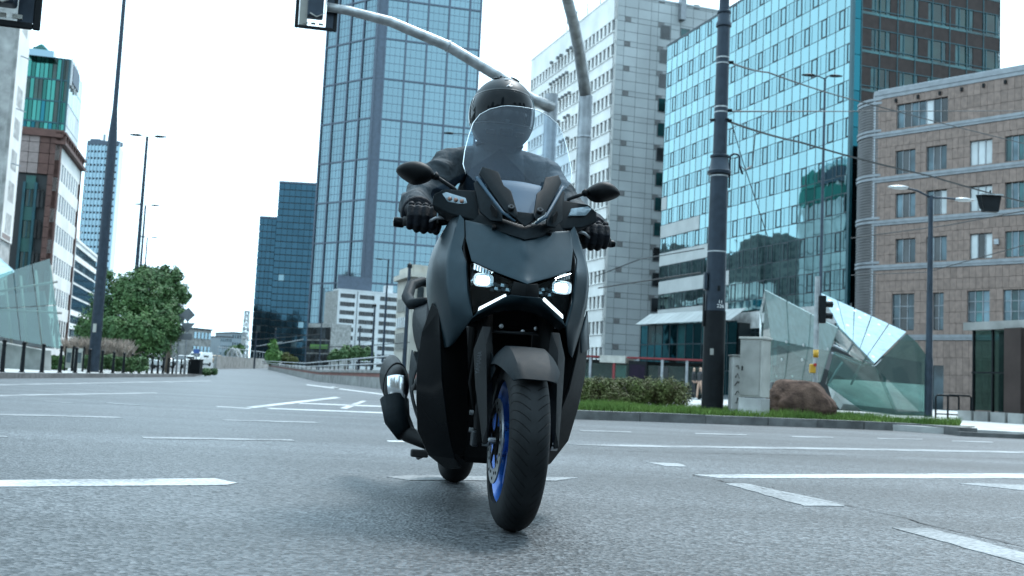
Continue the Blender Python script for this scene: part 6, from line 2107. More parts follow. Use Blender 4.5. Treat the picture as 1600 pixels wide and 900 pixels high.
for s in (-1, 1):
    plate('fender_stay', 'plastic_grey', scoot, [(s * .088, -.02, .50), (s * .094, .03, .545), (s * .105, .06, .57), (s * .112, .06, .50), (s * .098, .0, .46)], .012, .002)

# ---- painted front mask
V = [(0, .160, .955), (.09, .215, .985), (.188, .290, 1.010), (0, .066, .857), (.092, .150, .897), (.187, .225, .932), (0, .028, .781), (.088, .098, .815), (.170, .158, .853)]
FM = [(0, 1, 4, 3), (1, 2, 5, 4), (3, 4, 7, 6), (4, 5, 8, 7)]
Vm = V + [(-x, y, z) for x, y, z in V]
patch('front_mask', 'paint', scoot, Vm, FM + [tuple(i + 9 for i in f)[::-1] for f in FM], thick=.006, sub=3, sharp=[(0, 3), (3, 6)], bevel=.0015, angle=40, vc='all')
def side_fairing(fl):
    rows = [[(.190, .300, 1.012), (.205, .312, 1.030), (.230, .36, 1.022), (.238, .48, 1.000)],
            [(.190, .250, .946), (.224, .272, .955), (.262, .36, .950), (.266, .50, .945)],
            [(.201, .213, .900), (.240, .240, .897), (.277, .345, .895), (.279, .51, .895)],
            [(.190, .160, .850), (.246, .215, .838), (.286, .33, .835), (.288, .52, .830)],
            [(.179, .130, .745), (.241, .200, .752), (.281, .32, .757), (.283, .50, .755)],
            [(.158, .116, .661), (.209, .172, .648), (.256, .29, .645), (.259, .44, .650)],
            [(.196, .228, .580), (.210, .238, .566), (.224, .258, .562), (.228, .36, .560)]]
    rows_patch('side_fairing', 'paint', scoot, rows, thick=.006, sub=3, flip=fl, angle=40, sharp=[(1, 5), (5, 9), (9, 13), (13, 17), (17, 21)], vc=(0, 4, 8, 12, 16, 20, 24, 27, 3))
    # inner return of the fairing towards the lamp
    rows_patch('fairing_trim', 'plastic_black', scoot, [[(.189, .302, 1.010), (.186, .33, 1.0)], [(.189, .254, .945), (.184, .30, .94)], [(.199, .218, .899), (.180, .28, .895)], [(.188, .165, .850), (.172, .22, .85)], [(.177, .135, .745), (.165, .20, .745)], [(.157, .121, .662), (.150, .20, .665)]], thick=.004, sub=1, flip=fl)
    # dark sub-panel under the painted one, with a gloss blade
    rows = [[(.252, .285, .690), (.274, .33, .715), (.235, .52, .715)], [(.240, .270, .578), (.298, .37, .607), (.245, .58, .60)],
            [(.222, .285, .450), (.303, .40, .500), (.240, .64, .48)], [(.195, .320, .340), (.293, .43, .385), (.225, .70, .36)],
            [(.168, .370, .250), (.276, .47, .270), (.205, .76, .25)], [(.140, .410, .182), (.226, .51, .182), (.160, .80, .165)], [(.110, .460, .147), (.150, .54, .132), (.110, .78, .130)]]
    rows_patch('leg_shield', 'plastic_black' if not fl else 'gloss_black', scoot, rows, thick=.006, sub=0, flip=fl, angle=14, bevel=.007)
    rows_patch('inner_shield', 'matte_dark', scoot, [[(.246, .292, .680), (.15, .33, .66)], [(.235, .276, .572), (.13, .36, .56)], [(.217, .292, .448), (.12, .41, .44)], [(.190, .326, .338), (.10, .44, .33)], [(.148, .40, .20), (.08, .46, .19)]], thick=.005, sub=1, flip=fl)
    if not fl:
        patch('side_wing', 'paint', scoot, [(.276, .315, .735), (.286, .335, .700), (.308, .375, .603), (.262, .300, .583), (.250, .282, .640)], [(0, 1, 2, 3, 4)], thick=.006, sub=0, flip=fl, bevel=.002)
sided(side_fairing)
# ---- chin, centre bezel
CH = [(0, .034, .738), (.05, .050, .742), (.066, .062, .735), (.142, .112, .686), (0, .046, .716), (.05, .060, .711), (.095, .080, .698), (.157, .118, .660), (0, .13, .700), (.05, .14, .695), (.09, .155, .682), (.150, .19, .648)]
FC = [(0, 1, 5, 4), (1, 2, 6, 5), (2, 3, 7, 6), (4, 5, 9, 8), (5, 6, 10, 9), (6, 7, 11, 10)]
patch('chin_panel', 'paint', scoot, CH + [(-x, y, z) for x, y, z in CH], FC + [tuple(i + 12 for i in f)[::-1] for f in FC], thick=.005, sub=2, sharp=[(4, 5), (5, 6), (6, 7), (16, 17), (17, 18), (18, 19)], angle=30, vc='all')
CB_ = [(0, .030, .779), (.040, .052, .787), (.046, .055, .765), (.048, .056, .743), (0, .036, .739)]
patch('centre_bezel', 'plastic_black', scoot, CB_ + [(-x, y, z) for x, y, z in CB_[1:4]], [(0, 1, 2, 3, 4), (0, 4, 7, 6, 5)], thick=.006, sub=0)
# ---- headlights
def headlight(fl):
    L0_ = [(.172, .150, .846), (.105, .100, .815), (.042, .054, .786), (.046, .057, .764), (.052, .060, .745), (.068, .070, .733), (.140, .120, .688), (.158, .128, .672), (.170, .140, .75)]
    s = -1 if fl else 1
    hl = empty('headlight', (s * .11, .12, .76)); hl.parent = scoot
    off = Vector((s * .11, .12, .76))
    def rel(pts): return [tuple(Vector((-x if fl else x, y, z)) - off) for x, y, z in pts]
    mb = MB(); mb.slab(rel(L0_), .003); bake(mb.build('lens', 'lamp_lens', hl), 30)
    # dark reflector bowl behind
    back = [(x * .98 + .002, y + .055, z) for x, y, z in L0_]
    n = len(L0_); mb = MB()
    fr = [(x, y + .004, z) for x, y, z in L0_]
    mb.add(rel(fr) + rel(back), [tuple(range(n, 2 * n))] + [(i, (i + 1) % n, n + (i + 1) % n, n + i) for i in range(n)])
    bake(mb.build('bowl', 'gloss_black', hl), 25)
    # projector: rounded glowing block with louvred top
    c = Vector((.132, .119, .788))
    mb = MB()
    M_ = Matrix.Translation(Vector((-c.x if fl else c.x, c.y, c.z)) - off) @ Matrix.Rotation(rad(-90), 4, 'X') @ Matrix.Diagonal((.92, .62, 1, 1))
    def sq(rr, h_, n=32):
        out = []
        for q in range(n):
            t = 2 * math.pi * q / n; ct, st = math.cos(t), math.sin(t)
            out.append(M_ @ Vector((rr * abs(ct) ** .55 * (1 if ct > 0 else -1), rr * abs(st) ** .55 * (1 if st > 0 else -1), h_)))
        return out
    rings = [sq(.012, -.0075), sq(.020, -.006), sq(.0235, -.001), sq(.0235, .006)]
    vs_ = [p for r_ in rings for p in r_] + [M_ @ Vector((0, 0, -.008))]
    fs_ = [(r_ * 32 + i_, r_ * 32 + (i_ + 1) % 32, (r_ + 1) * 32 + (i_ + 1) % 32, (r_ + 1) * 32 + i_) for r_ in range(3) for i_ in range(32)] + [(i_, (i_ + 1) % 32, 128) for i_ in range(32)]
    mb.add(vs_, fs_); mb.build('bulb', 'headlamp_light', hl, smooth=True)
    rings = [sq(.036, -.010), sq(.034, 0), sq(.025, .008), sq(.004, .010)]
    MB().add([p for r_ in rings for p in r_], [(r_ * 32 + i_, r_ * 32 + (i_ + 1) % 32, (r_ + 1) * 32 + (i_ + 1) % 32, (r_ + 1) * 32 + i_) for r_ in range(3) for i_ in range(32)]).build('reflector_cup', 'fork_metal', hl, smooth=True)
    for k in range(6):
        x = .112 + .009 * k
        mb = MB(); mb.slab(rel([(x, .112 + k * .004, .803 + .0035 * k), (x + .006, .115 + k * .004, .805 + .0035 * k), (x + .005, .118 + k * .004, .822 + .0034 * k), (x, .115 + k * .004, .820 + .0034 * k)]), .004)
        mb.build('reflector_rib', 'chrome', hl)
    mb = MB(); mb.slab(rel([(.105, .104, .816), (.165, .146, .843), (.163, .150, .835), (.106, .110, .810)]), .004); mb.build('reflector_bar', 'chrome', hl)
    mb = MB(); mb.slab(rel([(.165, .150, .835), (.168, .152, .775), (.163, .154, .77), (.160, .152, .83)]), .004); mb.build('reflector_bar', 'brushed_metal', hl)
    rnd_ = random.Random(2 + fl)
    for k in range(10):
        x, z = .055 + .012 * (k % 5) + rnd_.uniform(-.003, .003), .757 + .014 * (k // 5) + rnd_.uniform(0, .006)
        y = .085 + .45 * (x - .05)
        mb = MB(); mb.slab(rel([(x - .006, y, z - .005), (x + .006, y + .004, z - .003), (x + .004, y + .008, z + .007), (x - .005, y + .003, z + .005)]), .003); mb.build('facet', 'brushed_metal' if k % 3 == 0 else 'fork_metal', hl)
    # running light blade
    mb = MB(); a, b = Vector((.064, .063, .7395)), Vector((.139, .113, .692))
    mb.slab(rel([a + Vector((0, 0, .005)), b + Vector((0, 0, .006)), b + Vector((.002, .002, -.006)), a + Vector((-.004, 0, -.005))]), .006)
    mb.build('running_light', 'running_light', hl)
sided(headlight)

# ---- dash cowl, fins, turn signals
def dashrow(pts): return [(-x, y, z) for x, y, z in pts[::-1] if x > 0] + list(pts)
rows = [dashrow([(0, .138, .940), (.045, .165, .954), (.088, .205, .971), (.135, .258, .996), (.190, .315, 1.012)]),
        dashrow([(0, .150, .968), (.045, .175, .985), (.086, .208, .998), (.135, .265, 1.018), (.188, .325, 1.035)]),
        dashrow([(0, .172, .996), (.035, .185, 1.008), (.080, .215, 1.020), (.138, .290, 1.045), (.175, .345, 1.060)]),
        dashrow([(0, .26, 1.00), (.035, .27, 1.01), (.080, .29, 1.03), (.135, .34, 1.06), (.165, .39, 1.08)])]
rows_patch('dash_cowl', 'plastic_grey', scoot, rows, thick=.006, sub=2, angle=30, vc='all')
plate('centre_plate', 'plastic_grey', scoot, [(-.034, .176, 1.038), (.034, .176, 1.038), (.033, .168, 1.012), (0, .150, .985), (-.033, .168, 1.012)], .012, .003)
def fins(fl):
    f1 = plate('outer_fin', 'plastic_grey', scoot, P2([(.164, .318, 1.150), (.148, .316, 1.158), (.077, .170, 1.022), (.075, .160, .996), (.112, .190, 1.000), (.145, .236, 1.034)], fl), .022, .004)
    s = -1 if fl else 1
    mb = MB(); mb.slab(P2([(.113, .2025, 1.058), (.098, .182, 1.036), (.096, .174, 1.010), (.108, .187, 1.018), (.117, .204, 1.045)], fl), -.004)
    mb.build('fin_slot', 'matte_dark', f1)
    f2 = plate('inner_fin', 'plastic_grey', scoot, P2([(.149, .315, 1.182), (.138, .323, 1.210), (.084, .290, 1.190), (.068, .250, 1.138), (.045, .222, 1.116), (.027, .152, 1.026), (.034, .146, 1.010), (.071, .182, 1.040)], fl), .016, .004)
    bx = Matrix.Translation((s * .050, .166, 1.048)) @ Matrix.Rotation(rad(58), 4, 'X')
    MB().lathe([(0, .006), (.009, .006), (.011, .003), (.011, -.01), (0, -.01)], 16, bx).build('fin_bolt', 'bolt', f2, smooth=True, auto=30)
    MB().lathe([(.0, .007), (.004, .007), (.004, .004), (0, .004)], 6, bx).build('bolt_socket', 'matte_dark', f2)
    MB().lathe([(0, .006), (.007, .006), (.007, -.01), (0, -.01)], 14, Matrix.Translation((s * .098, .204, .982)) @ Matrix.Rotation(rad(60), 4, 'X')).build('cowl_bolt', 'bolt', scoot)
    # polished edge strip between the fins
    MB().tube([(s * .155, .322, 1.168), (s * .075, .182, 1.030), (s * .036, .152, 1.000)], [.006, .006, .004], 8).build('screen_rail', 'hood_grey', scoot, smooth=True)
    # turn signal
    front = P2([(.150, .318, 1.122), (.262, .366, 1.124), (.298, .372, 1.100), (.300, .364, 1.062), (.240, .332, 1.030), (.138, .272, 1.004)], fl)
    back_ = P2([(.150, .46, 1.105), (.255, .47, 1.105), (.285, .47, 1.090), (.285, .46, 1.060), (.235, .44, 1.020), (.140, .42, .985)], fl)
    mb = MB(); n = 6
    mb.add(front + back_, [tuple(range(n)), tuple(range(n, 2 * n))[::-1]] + [(i, n + i, n + (i + 1) % n, (i + 1) % n) for i in range(n)])
    ts = bake(mb.build('turn_signal', 'plastic_grey', scoot, bevel=.006), 25)
    lp = [Vector(p) for p in P2([(.178, .3085, 1.062), (.190, .318, 1.093), (.256, .350, 1.112), (.272, .354, 1.106), (.249, .338, 1.076)], fl)]
    nrm = (Vector(front[2]) - Vector(front[0])).cross(Vector(front[4]) - Vector(front[0])).normalized()
    if nrm.y > 0: nrm = -nrm
    lp = [p - nrm * ((p - Vector(front[0])).dot(nrm)) + nrm * .004 for p in lp]
    mb = MB(); mb.slab(lp, .008); ln = bake(mb.build('signal_lens', 'lens_lamp', ts, bevel=.002), 25)
    for k in range(3):
        q = lp[0].lerp(lp[1], .45).lerp(lp[3].lerp(lp[4], .55), .24 + .27 * k) + nrm * .003
        MB().lathe([(0, .004), (.006, .003), (.008, 0), (0, -.003)], 10, Matrix.Translation(q) @ nrm.to_track_quat('Z', 'Y').to_matrix().to_4x4()).build('led', 'led_amber', ts, smooth=True)
sided(fins)
# meter hood behind the screen
rows = [dashrow([(0, .26, 1.035), (.045, .265, 1.040)]), dashrow([(0, .35, 1.125), (.075, .36, 1.125)]), dashrow([(0, .40, 1.205), (.10, .41, 1.195)]), dashrow([(0, .52, 1.200), (.10, .52, 1.185)])]
rows_patch('meter_hood', 'hood_grey', scoot, rows, thick=.005, sub=2)
MB().box((0, .50, 1.12), (.20, .10, .12)).build('meter_panel', 'plastic_black', scoot, bevel=.01)

# ---- windscreen
WZ = [(1.035, .026), (1.075, .052), (1.12, .105), (1.155, .160), (1.185, .190), (1.225, .200), (1.28, .195), (1.34, .183), (1.395, .168), (1.43, .145), (1.452, .112), (1.466, .070), (1.470, .045)]
rows = []
for z, hw_ in WZ:
    row = []
    for i in range(13):
        x = hw_ * (-1 + 2 * i / 12)
        row.append((x, .232 + (z - 1.035) * .50 + 1.6 * x * x, z + .004 * (1 - abs(x) / .2)))
    rows.append(row)
ws = rows_patch('windscreen', 'screen_clear', scoot, rows, thick=0, sub=1, bevel=0, angle=180)
rim_ = [rows[k][0] for k in range(4, len(rows))] + rows[-1][1:-1] + [rows[k][-1] for k in range(len(rows) - 1, 3, -1)]
MB().tube(rim_, .0016, 6).build('screen_edge', 'chrome', ws, smooth=True)

# ---- mirrors
def mirror(out, stem, name_m='plastic_black', s=1):
    P = [Vector((x, 0, z)) for x, z in out]
    c = sum(P, Vector()) / len(P)
    mr = empty('mirror', (c.x, .36, c.z)); mr.parent = scoot
    n = len(P); vs = []
    lay = [(.050, .90), (.048, .985), (.030, 1.0), (.0, .97), (-.020, .84), (-.032, .60), (-.038, .30)]
    for dy, k in lay:
        for p in P: vs.append(tuple((p - c) * k + Vector((0, dy, 0))))
    vs.append((0, -.040, 0)); vs.append((0, .046, 0))
    fs = [(r * n + i, r * n + (i + 1) % n, (r + 1) * n + (i + 1) % n, (r + 1) * n + i) for r in range(len(lay) - 1) for i in range(n)]
    L = (len(lay) - 1) * n
    fs += [(L + i, L + (i + 1) % n, len(vs) - 2) for i in range(n)] + [(i, len(vs) - 1, (i + 1) % n) for i in range(n)]
    mb = MB().add(vs, fs)
    o = mb.build('mirror_shell', name_m, mr, subd=2); bake(o, 60)
    st = [Vector(p) - Vector((c.x, .36, c.z)) for p in stem]
    MB().tube(st, [.007] * len(st), 10).build('stem', 'steel_black', mr, smooth=True)
    MB().tube([st[-1], st[-1].lerp(st[-2], .4)], [.016, .011], 12).build('boot', 'plastic_black', mr, smooth=True)
mirror([(-.452, 1.173), (-.414, 1.206), (-.361, 1.214), (-.331, 1.206), (-.297, 1.183), (-.303, 1.152), (-.363, 1.127), (-.386, 1.136)], [(-.20, .39, 1.10), (-.222, .385, 1.130), (-.262, .38, 1.150), (-.302, .375, 1.170)])
mirror([(.248, 1.178), (.290, 1.212), (.324, 1.216), (.360, 1.201), (.384, 1.175), (.378, 1.163), (.298, 1.129), (.257, 1.158)], [(.185, .39, 1.10), (.192, .385, 1.138), (.222, .38, 1.152), (.256, .375, 1.168)])

# ---- handlebar, grips, levers
MB().tube([(-.40, .525, 1.013), (-.27, .505, 1.02), (-.18, .47, 1.035), (0, .45, 1.035), (.18, .47, 1.035), (.27, .505, 1.02), (.40, .525, 1.010)], .012, 12).build('handlebar', 'steel_black', scoot, smooth=True)
for s in (-1, 1):
    MB().lathe([(.015, -.06), (.018, -.055), (.0175, .06), (.015, .062)], 20, Matrix.Translation((s * .33, .514, 1.0165)) @ Matrix.Rotation(rad(90), 4, 'Y')).build('grip', 'rubber', scoot, smooth=True, auto=40)
    MB().lathe([(0, -.022), (.017, -.020), (.019, -.012), (.019, .015), (.012, .022), (0, .022)] if s < 0 else [(0, -.014), (.010, -.012), (.014, 0), (.010, .012), (0, .014)], 18, Matrix.Translation((s * .402, .525, 1.0125)) @ Matrix.Rotation(rad(90), 4, 'Y')).build('bar_end', 'gloss_black', scoot, smooth=True, auto=40)
    MB().tube([(s * .205, .455, 1.042), (s * .235, .445, 1.036), (s * .275, .446, 1.030), (s * .33, .480, 1.000)], [.009, .008, .006, .006], 10).build('brake_lever', 'steel_grey', scoot, smooth=True)
    MB().box((s * .235, .49, 1.045), (.055, .06, .05)).build('switch_block', 'plastic_black', scoot, bevel=.008)
    MB().tube([(s * .225, .47, 1.02), (s * .20, .44, .97), (s * .15, .42, .90)], .007, 8).build('control_cable', 'matte_dark', scoot, smooth=True)

# ---- inner body, engine, seat and tail
MB().box((0, .50, .45), (.22, .14, .56)).build('radiator_shroud', 'matte_dark', scoot, bevel=.02)
MB().box((0, .34, .70), (.30, .22, .10)).build('inner_cowl', 'matte_dark', scoot, bevel=.02)
MB().box((0, .40, .88), (.34, .16, .22)).build('inner_leg_panel', 'matte_dark', scoot, bevel=.03)
MB().tube([(-.13, .24, .635), (-.05, .21, .628), (.06, .21, .632), (.14, .25, .64)], .006, 8).build('lower_hose', 'fork_metal', scoot, smooth=True)
for x, z in ((-.11, .642), (-.045, .648), (.03, .635), (.075, .65), (.12, .64)):
    MB().lathe([(0, -.006), (.007, -.004), (.008, .006), (0, .008)], 8, Matrix.Translation((x, .215, z)) @ Matrix.Rotation(rad(90), 4, 'X')).build('clip', 'brushed_metal', scoot)
rows = [dashrow([(0, .50, .55), (.16, .52, .54), (.27, .56, .52)]), dashrow([(0, .80, .42), (.16, .80, .42), (.285, .80, .40)]), dashrow([(0, 1.05, .45), (.16, 1.05, .45), (.27, 1.05, .44)])]
rows_patch('floorboard', 'plastic_black', scoot, rows, thick=.02, sub=1)
MB().box((0, .95, .48), (.20, .90, .46)).build('centre_tunnel', 'plastic_black', scoot, bevel=.05)
MB().box((0, 1.28, .36), (.24, .42, .26)).build('engine_case', 'matte_dark', scoot, bevel=.04)
MB().box((0.13, 1.45, .30), (.06, .40, .12)).build('swingarm', 'matte_dark', scoot, bevel=.02)
MB().box((-.12, 1.45, .30), (.05, .36, .08)).build('swingarm', 'matte_dark', scoot, bevel=.02)
rows = []
for y, hw_, z in ((.80, .09, .80), (.92, .13, .792), (1.05, .155, .795), (1.20, .16, .82), (1.28, .15, .875), (1.45, .14, .895), (1.62, .12, .90), (1.72, .08, .90)):
    rows.append([(-hw_, y, z - .10), (-hw_, y, z - .02), (-hw_ * .7, y, z), (0, y, z + .008), (hw_ * .7, y, z), (hw_, y, z - .02), (hw_, y, z - .10)])
rows_patch('seat', 'seat_vinyl', scoot, rows, thick=.01, sub=2, angle=60)
def tail(fl):
    rows = [[(.150, .95, .72), (.165, 1.25, .80), (.150, 1.55, .85), (.11, 1.85, .88)],
            [(.235, .98, .66), (.255, 1.28, .735), (.250, 1.55, .790), (.19, 1.86, .84)],
            [(.248, 1.00, .60), (.268, 1.28, .665), (.262, 1.55, .725), (.20, 1.86, .80)],
            [(.230, 1.00, .50), (.245, 1.26, .555), (.225, 1.50, .62), (.16, 1.82, .74)],
            [(.150, 1.00, .46), (.16, 1.25, .50), (.14, 1.5, .56), (.09, 1.8, .68)]]
    rows_patch('tail_panel', 'plastic_grey', scoot, rows, thick=.005, sub=2, flip=fl, angle=45, sharp=[(4, 5), (5, 6), (6, 7)])
    s = -1 if fl else 1
    path = [(s * .20, 1.40, .80), (s * .262, 1.50, .79), (s * .275, 1.62, .83), (s * .255, 1.72, .895), (s * .20, 1.80, .925), (s * .10, 1.84, .925)]
    mb = MB(); mb.tube(path, [.020, .026, .028, .026, .024, .02], 10); mb.build('grab_rail', 'plastic_grey', scoot, smooth=True)
    # side step panel below the tail
    rows = [[(.262, .86, .50), (.272, 1.05, .56), (.262, 1.25, .575)], [(.285, .86, .42), (.285, 1.05, .45), (.27, 1.22, .47)], [(.255, .86, .33), (.262, 1.05, .34), (.25, 1.18, .37)], [(.20, .86, .22), (.215, 1.0, .24), (.22, 1.1, .28)]]
    rows_patch('side_step', 'plastic_grey', scoot, rows, thick=.005, sub=2, flip=fl, angle=40)
    MB().box((s * .215, .98, .155), (.07, .04, .03)).build('foot_peg', 'rubber', scoot, bevel=.006)
    MB().tube([(s * .19, .99, .16), (s * .12, 1.05, .24)], .012, 8).build('peg_bracket', 'steel_black', scoot)
sided(tail)
MB().tube([(-.16, .92, .20), (-.20, 1.02, .145), (-.205, 1.12, .13)], .011, 8).build('side_stand', 'steel_black', scoot, smooth=True)
# exhaust on the scooter's right
ex = empty('exhaust', (-.30, 1.5, .40)); ex.parent = scoot
eo = Vector((-.30, 1.5, .40))
def exs(mb, nm, m, **k):
    mb.v = [tuple(Vector(p) - eo) for p in mb.v]; return mb.build(nm, m, ex, **k)
axis = (Vector((-.312, 1.86, .47)) - Vector((-.295, 1.30, .385))).normalized()
Mx = Matrix.Translation((-.298, 1.36, .40)) @ axis.to_track_quat('Z', 'Y').to_matrix().to_4x4() @ Matrix.Diagonal((.55, 1.0, 1, 1))
exs(MB().lathe([(0, -.03), (.055, -.03), (.085, -.005), (.098, .05), (.100, .36), (.095, .44), (.06, .50), (0, .50)], 32, Mx), 'silencer', 'plastic_black', smooth=True, auto=45)
exs(MB().lathe([(.096, .10), (.1035, .105), (.1035, .125), (.096, .13)], 32, Mx), 'shield_band', 'matte_dark', smooth=True, auto=40)
plo = [(-.350, 1.30, .44), (-.278, 1.28, .455), (-.268, 1.27, .36), (-.335, 1.29, .345)]
o = patch('heat_shield', 'chrome', ex, [tuple(Vector(p) - eo) for p in [(-.352, 1.315, .455), (-.315, 1.285, .468), (-.275, 1.285, .462), (-.350, 1.305, .400), (-.312, 1.270, .405), (-.270, 1.272, .400), (-.335, 1.31, .352), (-.305, 1.285, .350), (-.270, 1.285, .350)]], [(0, 1, 4, 3), (1, 2, 5, 4), (3, 4, 7, 6), (4, 5, 8, 7)], thick=.004)
exs(MB().tube([(-.300, 1.345, .345), (-.285, 1.30, .275), (-.245, 1.24, .215), (-.18, 1.15, .19), (-.08, 1.10, .24)], [.055, .048, .036, .028, .026], 16), 'header_pipe', 'plastic_black', smooth=True)
exs(MB().tube([(-.315, 1.325, .36), (-.300, 1.285, .275), (-.262, 1.235, .215)], [.06, .052, .038], 16), 'pipe_guard', 'plastic_grey', smooth=True)
# maker's lettering down the fork cover
Mt = Matrix.Translation((-.1395, .013, .515)) @ Matrix.Rotation(rad(-22), 4, 'Z') @ Matrix.Rotation(rad(90 - 20), 4, 'X') @ Matrix.Rotation(rad(92), 4, 'Z')
text_mesh('YAMAHA', .019, 'fork_lettering', 'fork_metal', scoot, Mt, .0008)
# ------------------------------------------------------------------ the rider
mat('jacket', (.042, .052, .060), .8, 0, scale=9, var=.2, bump=1.0, bscale=13, coords='obj', spec=.2)
mat('jacket_navy', (.007, .015, .026), .7, 0, scale=9, var=.2, bump=.3, bscale=22, coords='obj', spec=.3)
mat('trousers', (.014, .016, .02), .85, coords='obj', bump=.2)
mat('glove_black', (.004, .006, .010), .65, 0, scale=40, var=.25, bump=.25, bscale=120, coords='obj', spec=.15)
mat('helmet_matte', (.016, .021, .025), .45, .1, spec=.16, var=.08, scale=30, coords='obj', rvar=.04)
mat('helmet_gloss', (.004, .006, .008), .16, 0, coords='obj', spec=.3, rvar=.02)
mat('visor_tint', (.004, .006, .008), .08, .0, coords='obj', rvar=.01, spec=.12)
mat('neck_cloth', (.02, .024, .03), .9, coords='obj')
mat('logo_silver', (.42, .45, .47), .35, .5, coords='obj')
RO = Vector((0, 1.08, .80))
person = empty('person', (0, 0, 0), 'rider in dark grey jacket, black gloves and dark full-face helmet on the scooter', 'person')
person.matrix_world = SC_M @ Matrix.Translation(RO)
def skin_mesh(name, J, E_, root, parent, mats, sub=2, xy=None):
    ks = list(J)
    me = bpy.data.meshes.new(name)
    me.from_pydata([tuple(Vector(J[k][:3]) - RO) for k in ks], [(ks.index(a), ks.index(b)) for a, b in E_], [])
    o = link(name, me, parent)
    s = o.modifiers.new('skin', 'SKIN'); s.use_smooth_shade = True; s.branch_smoothing = .3
    for i, k in enumerate(ks):
        r = J[k][3:]
        me.skin_vertices[0].data[i].radius = r if len(r) == 2 else (r[0], r[0])
        me.skin_vertices[0].data[i].use_root = (k == root)
    b = o.modifiers.new('sub', 'SUBSURF'); b.levels = b.render_levels = sub
    bake(o, 180)
    o.data.materials.clear()
    for m_ in mats: o.data.materials.append(MATS[m_])
    return o
J = {'pel': (0, 1.13, .92, .17, .15), 'bel': (0, 1.10, 1.06, .16, .14), 'ch': (0, 1.02, 1.24, .18, .15), 'up': (0, .98, 1.35, .15, .11), 'nk': (0, .945, 1.44, .065), 'hd': (0, .90, 1.53, .085),
     'cl1': (-.11, .98, 1.365, .085), 'sh1': (-.195, .965, 1.335, .086), 'ua1': (-.270, .87, 1.225, .074), 'el1': (-.335, .765, 1.125, .066), 'fa1': (-.340, .665, 1.090, .060), 'wr1': (-.332, .585, 1.062, .050),
     'cl2': (.11, .98, 1.365, .085), 'sh2': (.195, .965, 1.335, .086), 'ua2': (.265, .87, 1.225, .074), 'el2': (.335, .765, 1.120, .066), 'fa2': (.345, .665, 1.088, .060), 'wr2': (.336, .585, 1.062, .050),
     'h1': (-.10, 1.10, .90, .11), 't1': (-.15, .90, .87, .092), 'k1': (-.19, .70, .82, .075), 's1': (-.20, .70, .62, .062), 'a1': (-.20, .72, .47, .045), 'f1': (-.20, .60, .435, .036),
     'h2': (.10, 1.10, .90, .11), 't2': (.15, .90, .87, .092), 'k2': (.19, .70, .82, .075), 's2': (.20, .70, .62, .062), 'a2': (.20, .72, .47, .045), 'f2': (.20, .60, .435, .036)}
E_ = [('pel', 'bel'), ('bel', 'ch'), ('ch', 'up'), ('up', 'nk'), ('nk', 'hd')]
for i in ('1', '2'):
    E_ += [('up', 'cl' + i), ('cl' + i, 'sh' + i), ('sh' + i, 'ua' + i), ('ua' + i, 'el' + i), ('el' + i, 'fa' + i), ('fa' + i, 'wr' + i), ('pel', 'h' + i), ('h' + i, 't' + i), ('t' + i, 'k' + i), ('k' + i, 's' + i), ('s' + i, 'a' + i), ('a' + i, 'f' + i)]
body = skin_mesh('body', J, E_, 'pel', person, ['jacket', 'jacket_navy', 'trousers', 'neck_cloth'], 4)
me = body.data
# cloth folds: ripples across the arms and soft creases on the trunk
me.calc_loop_triangles()
nrm = [v.normal.copy() for v in me.vertices]
for v, nn in zip(me.vertices, nrm):
    p = v.co + RO
    if p.z > .95 and p.z < 1.45:
        arm = abs(p.x) > .2
        q = Vector((p.x * 7 + p.z * 5, p.y * 12, p.z * 15 - p.y * 6))
        amp = .034 if arm else .016
        f = mnoise.noise(q) * .6 + mnoise.ridged_multi_fractal(q * .8, 1.0, 2.0, 3, 1.0, 2.0) * .35 - .3
        v.co += nn * amp * f
for p in me.polygons:
    c = p.center + RO
    if c.z < .96 and c.y > .55 and abs(c.x) < .27: p.material_index = 2
    elif c.z > 1.425: p.material_index = 3
    else: p.material_index = 0
def two_tone_shade():
    m = MATS['jacket']; n, l = m.node_tree.nodes, m.node_tree.links
    b = n['Principled BSDF']; src = b.inputs['Base Color'].links[0].from_socket
    tc = n.new('ShaderNodeTexCoord'); sp = n.new('ShaderNodeSeparateXYZ'); l.new(tc.outputs['Object'], sp.inputs[0])
    def mth(op, a, b_=None, cl=False):
        k = n.new('ShaderNodeMath'); k.operation = op; k.use_clamp = cl
        for i, v in enumerate((a, b_)):
            if v is None: continue
            if isinstance(v, (int, float)): k.inputs[i].default_value = v
            else: l.new(v, k.inputs[i])
        return k.outputs[0]
    # seam from underarm to shoulder: two-tone cloth plus painted sleeve shade; forearm all grey
    ax = mth('ABSOLUTE', sp.outputs[0])
    h = mth('SUBTRACT', sp.outputs[2], mth('ADD', .34, mth('MULTIPLY', mth('SUBTRACT', .33, ax), .80)))
    f1 = mth('MULTIPLY', h, 150.0, True)
    f2 = mth('MULTIPLY', mth('SUBTRACT', -.31, sp.outputs[1]), 150.0, True)
    f = mth('MAXIMUM', f1, f2)
    mx = n.new('ShaderNodeMix'); mx.data_type = 'RGBA'; l.new(f, mx.inputs[0])
    mx.inputs[6].default_value = (.006, .014, .024, 1); l.new(src, mx.inputs[7]); l.new(mx.outputs[2], b.inputs['Base Color'])
two_tone_shade()
# jacket collar and cuffs
MB().lathe([(.072, 1.395), (.082, 1.40), (.080, 1.455), (.072, 1.46)], 28, Matrix.Translation((0, .948, 0) - RO if False else Vector((0, .948, 0)) - RO)).build('collar', 'jacket', person, smooth=True)
for s in (-1, 1):
    a, b = Vector((s * .334, .605, 1.070)) - RO, Vector((s * .331, .572, 1.060)) - RO
    MB().tube([a, a.lerp(b, .3), b], [.060, .064, .060], 18).build('cuff', 'glove_black', person, smooth=True)

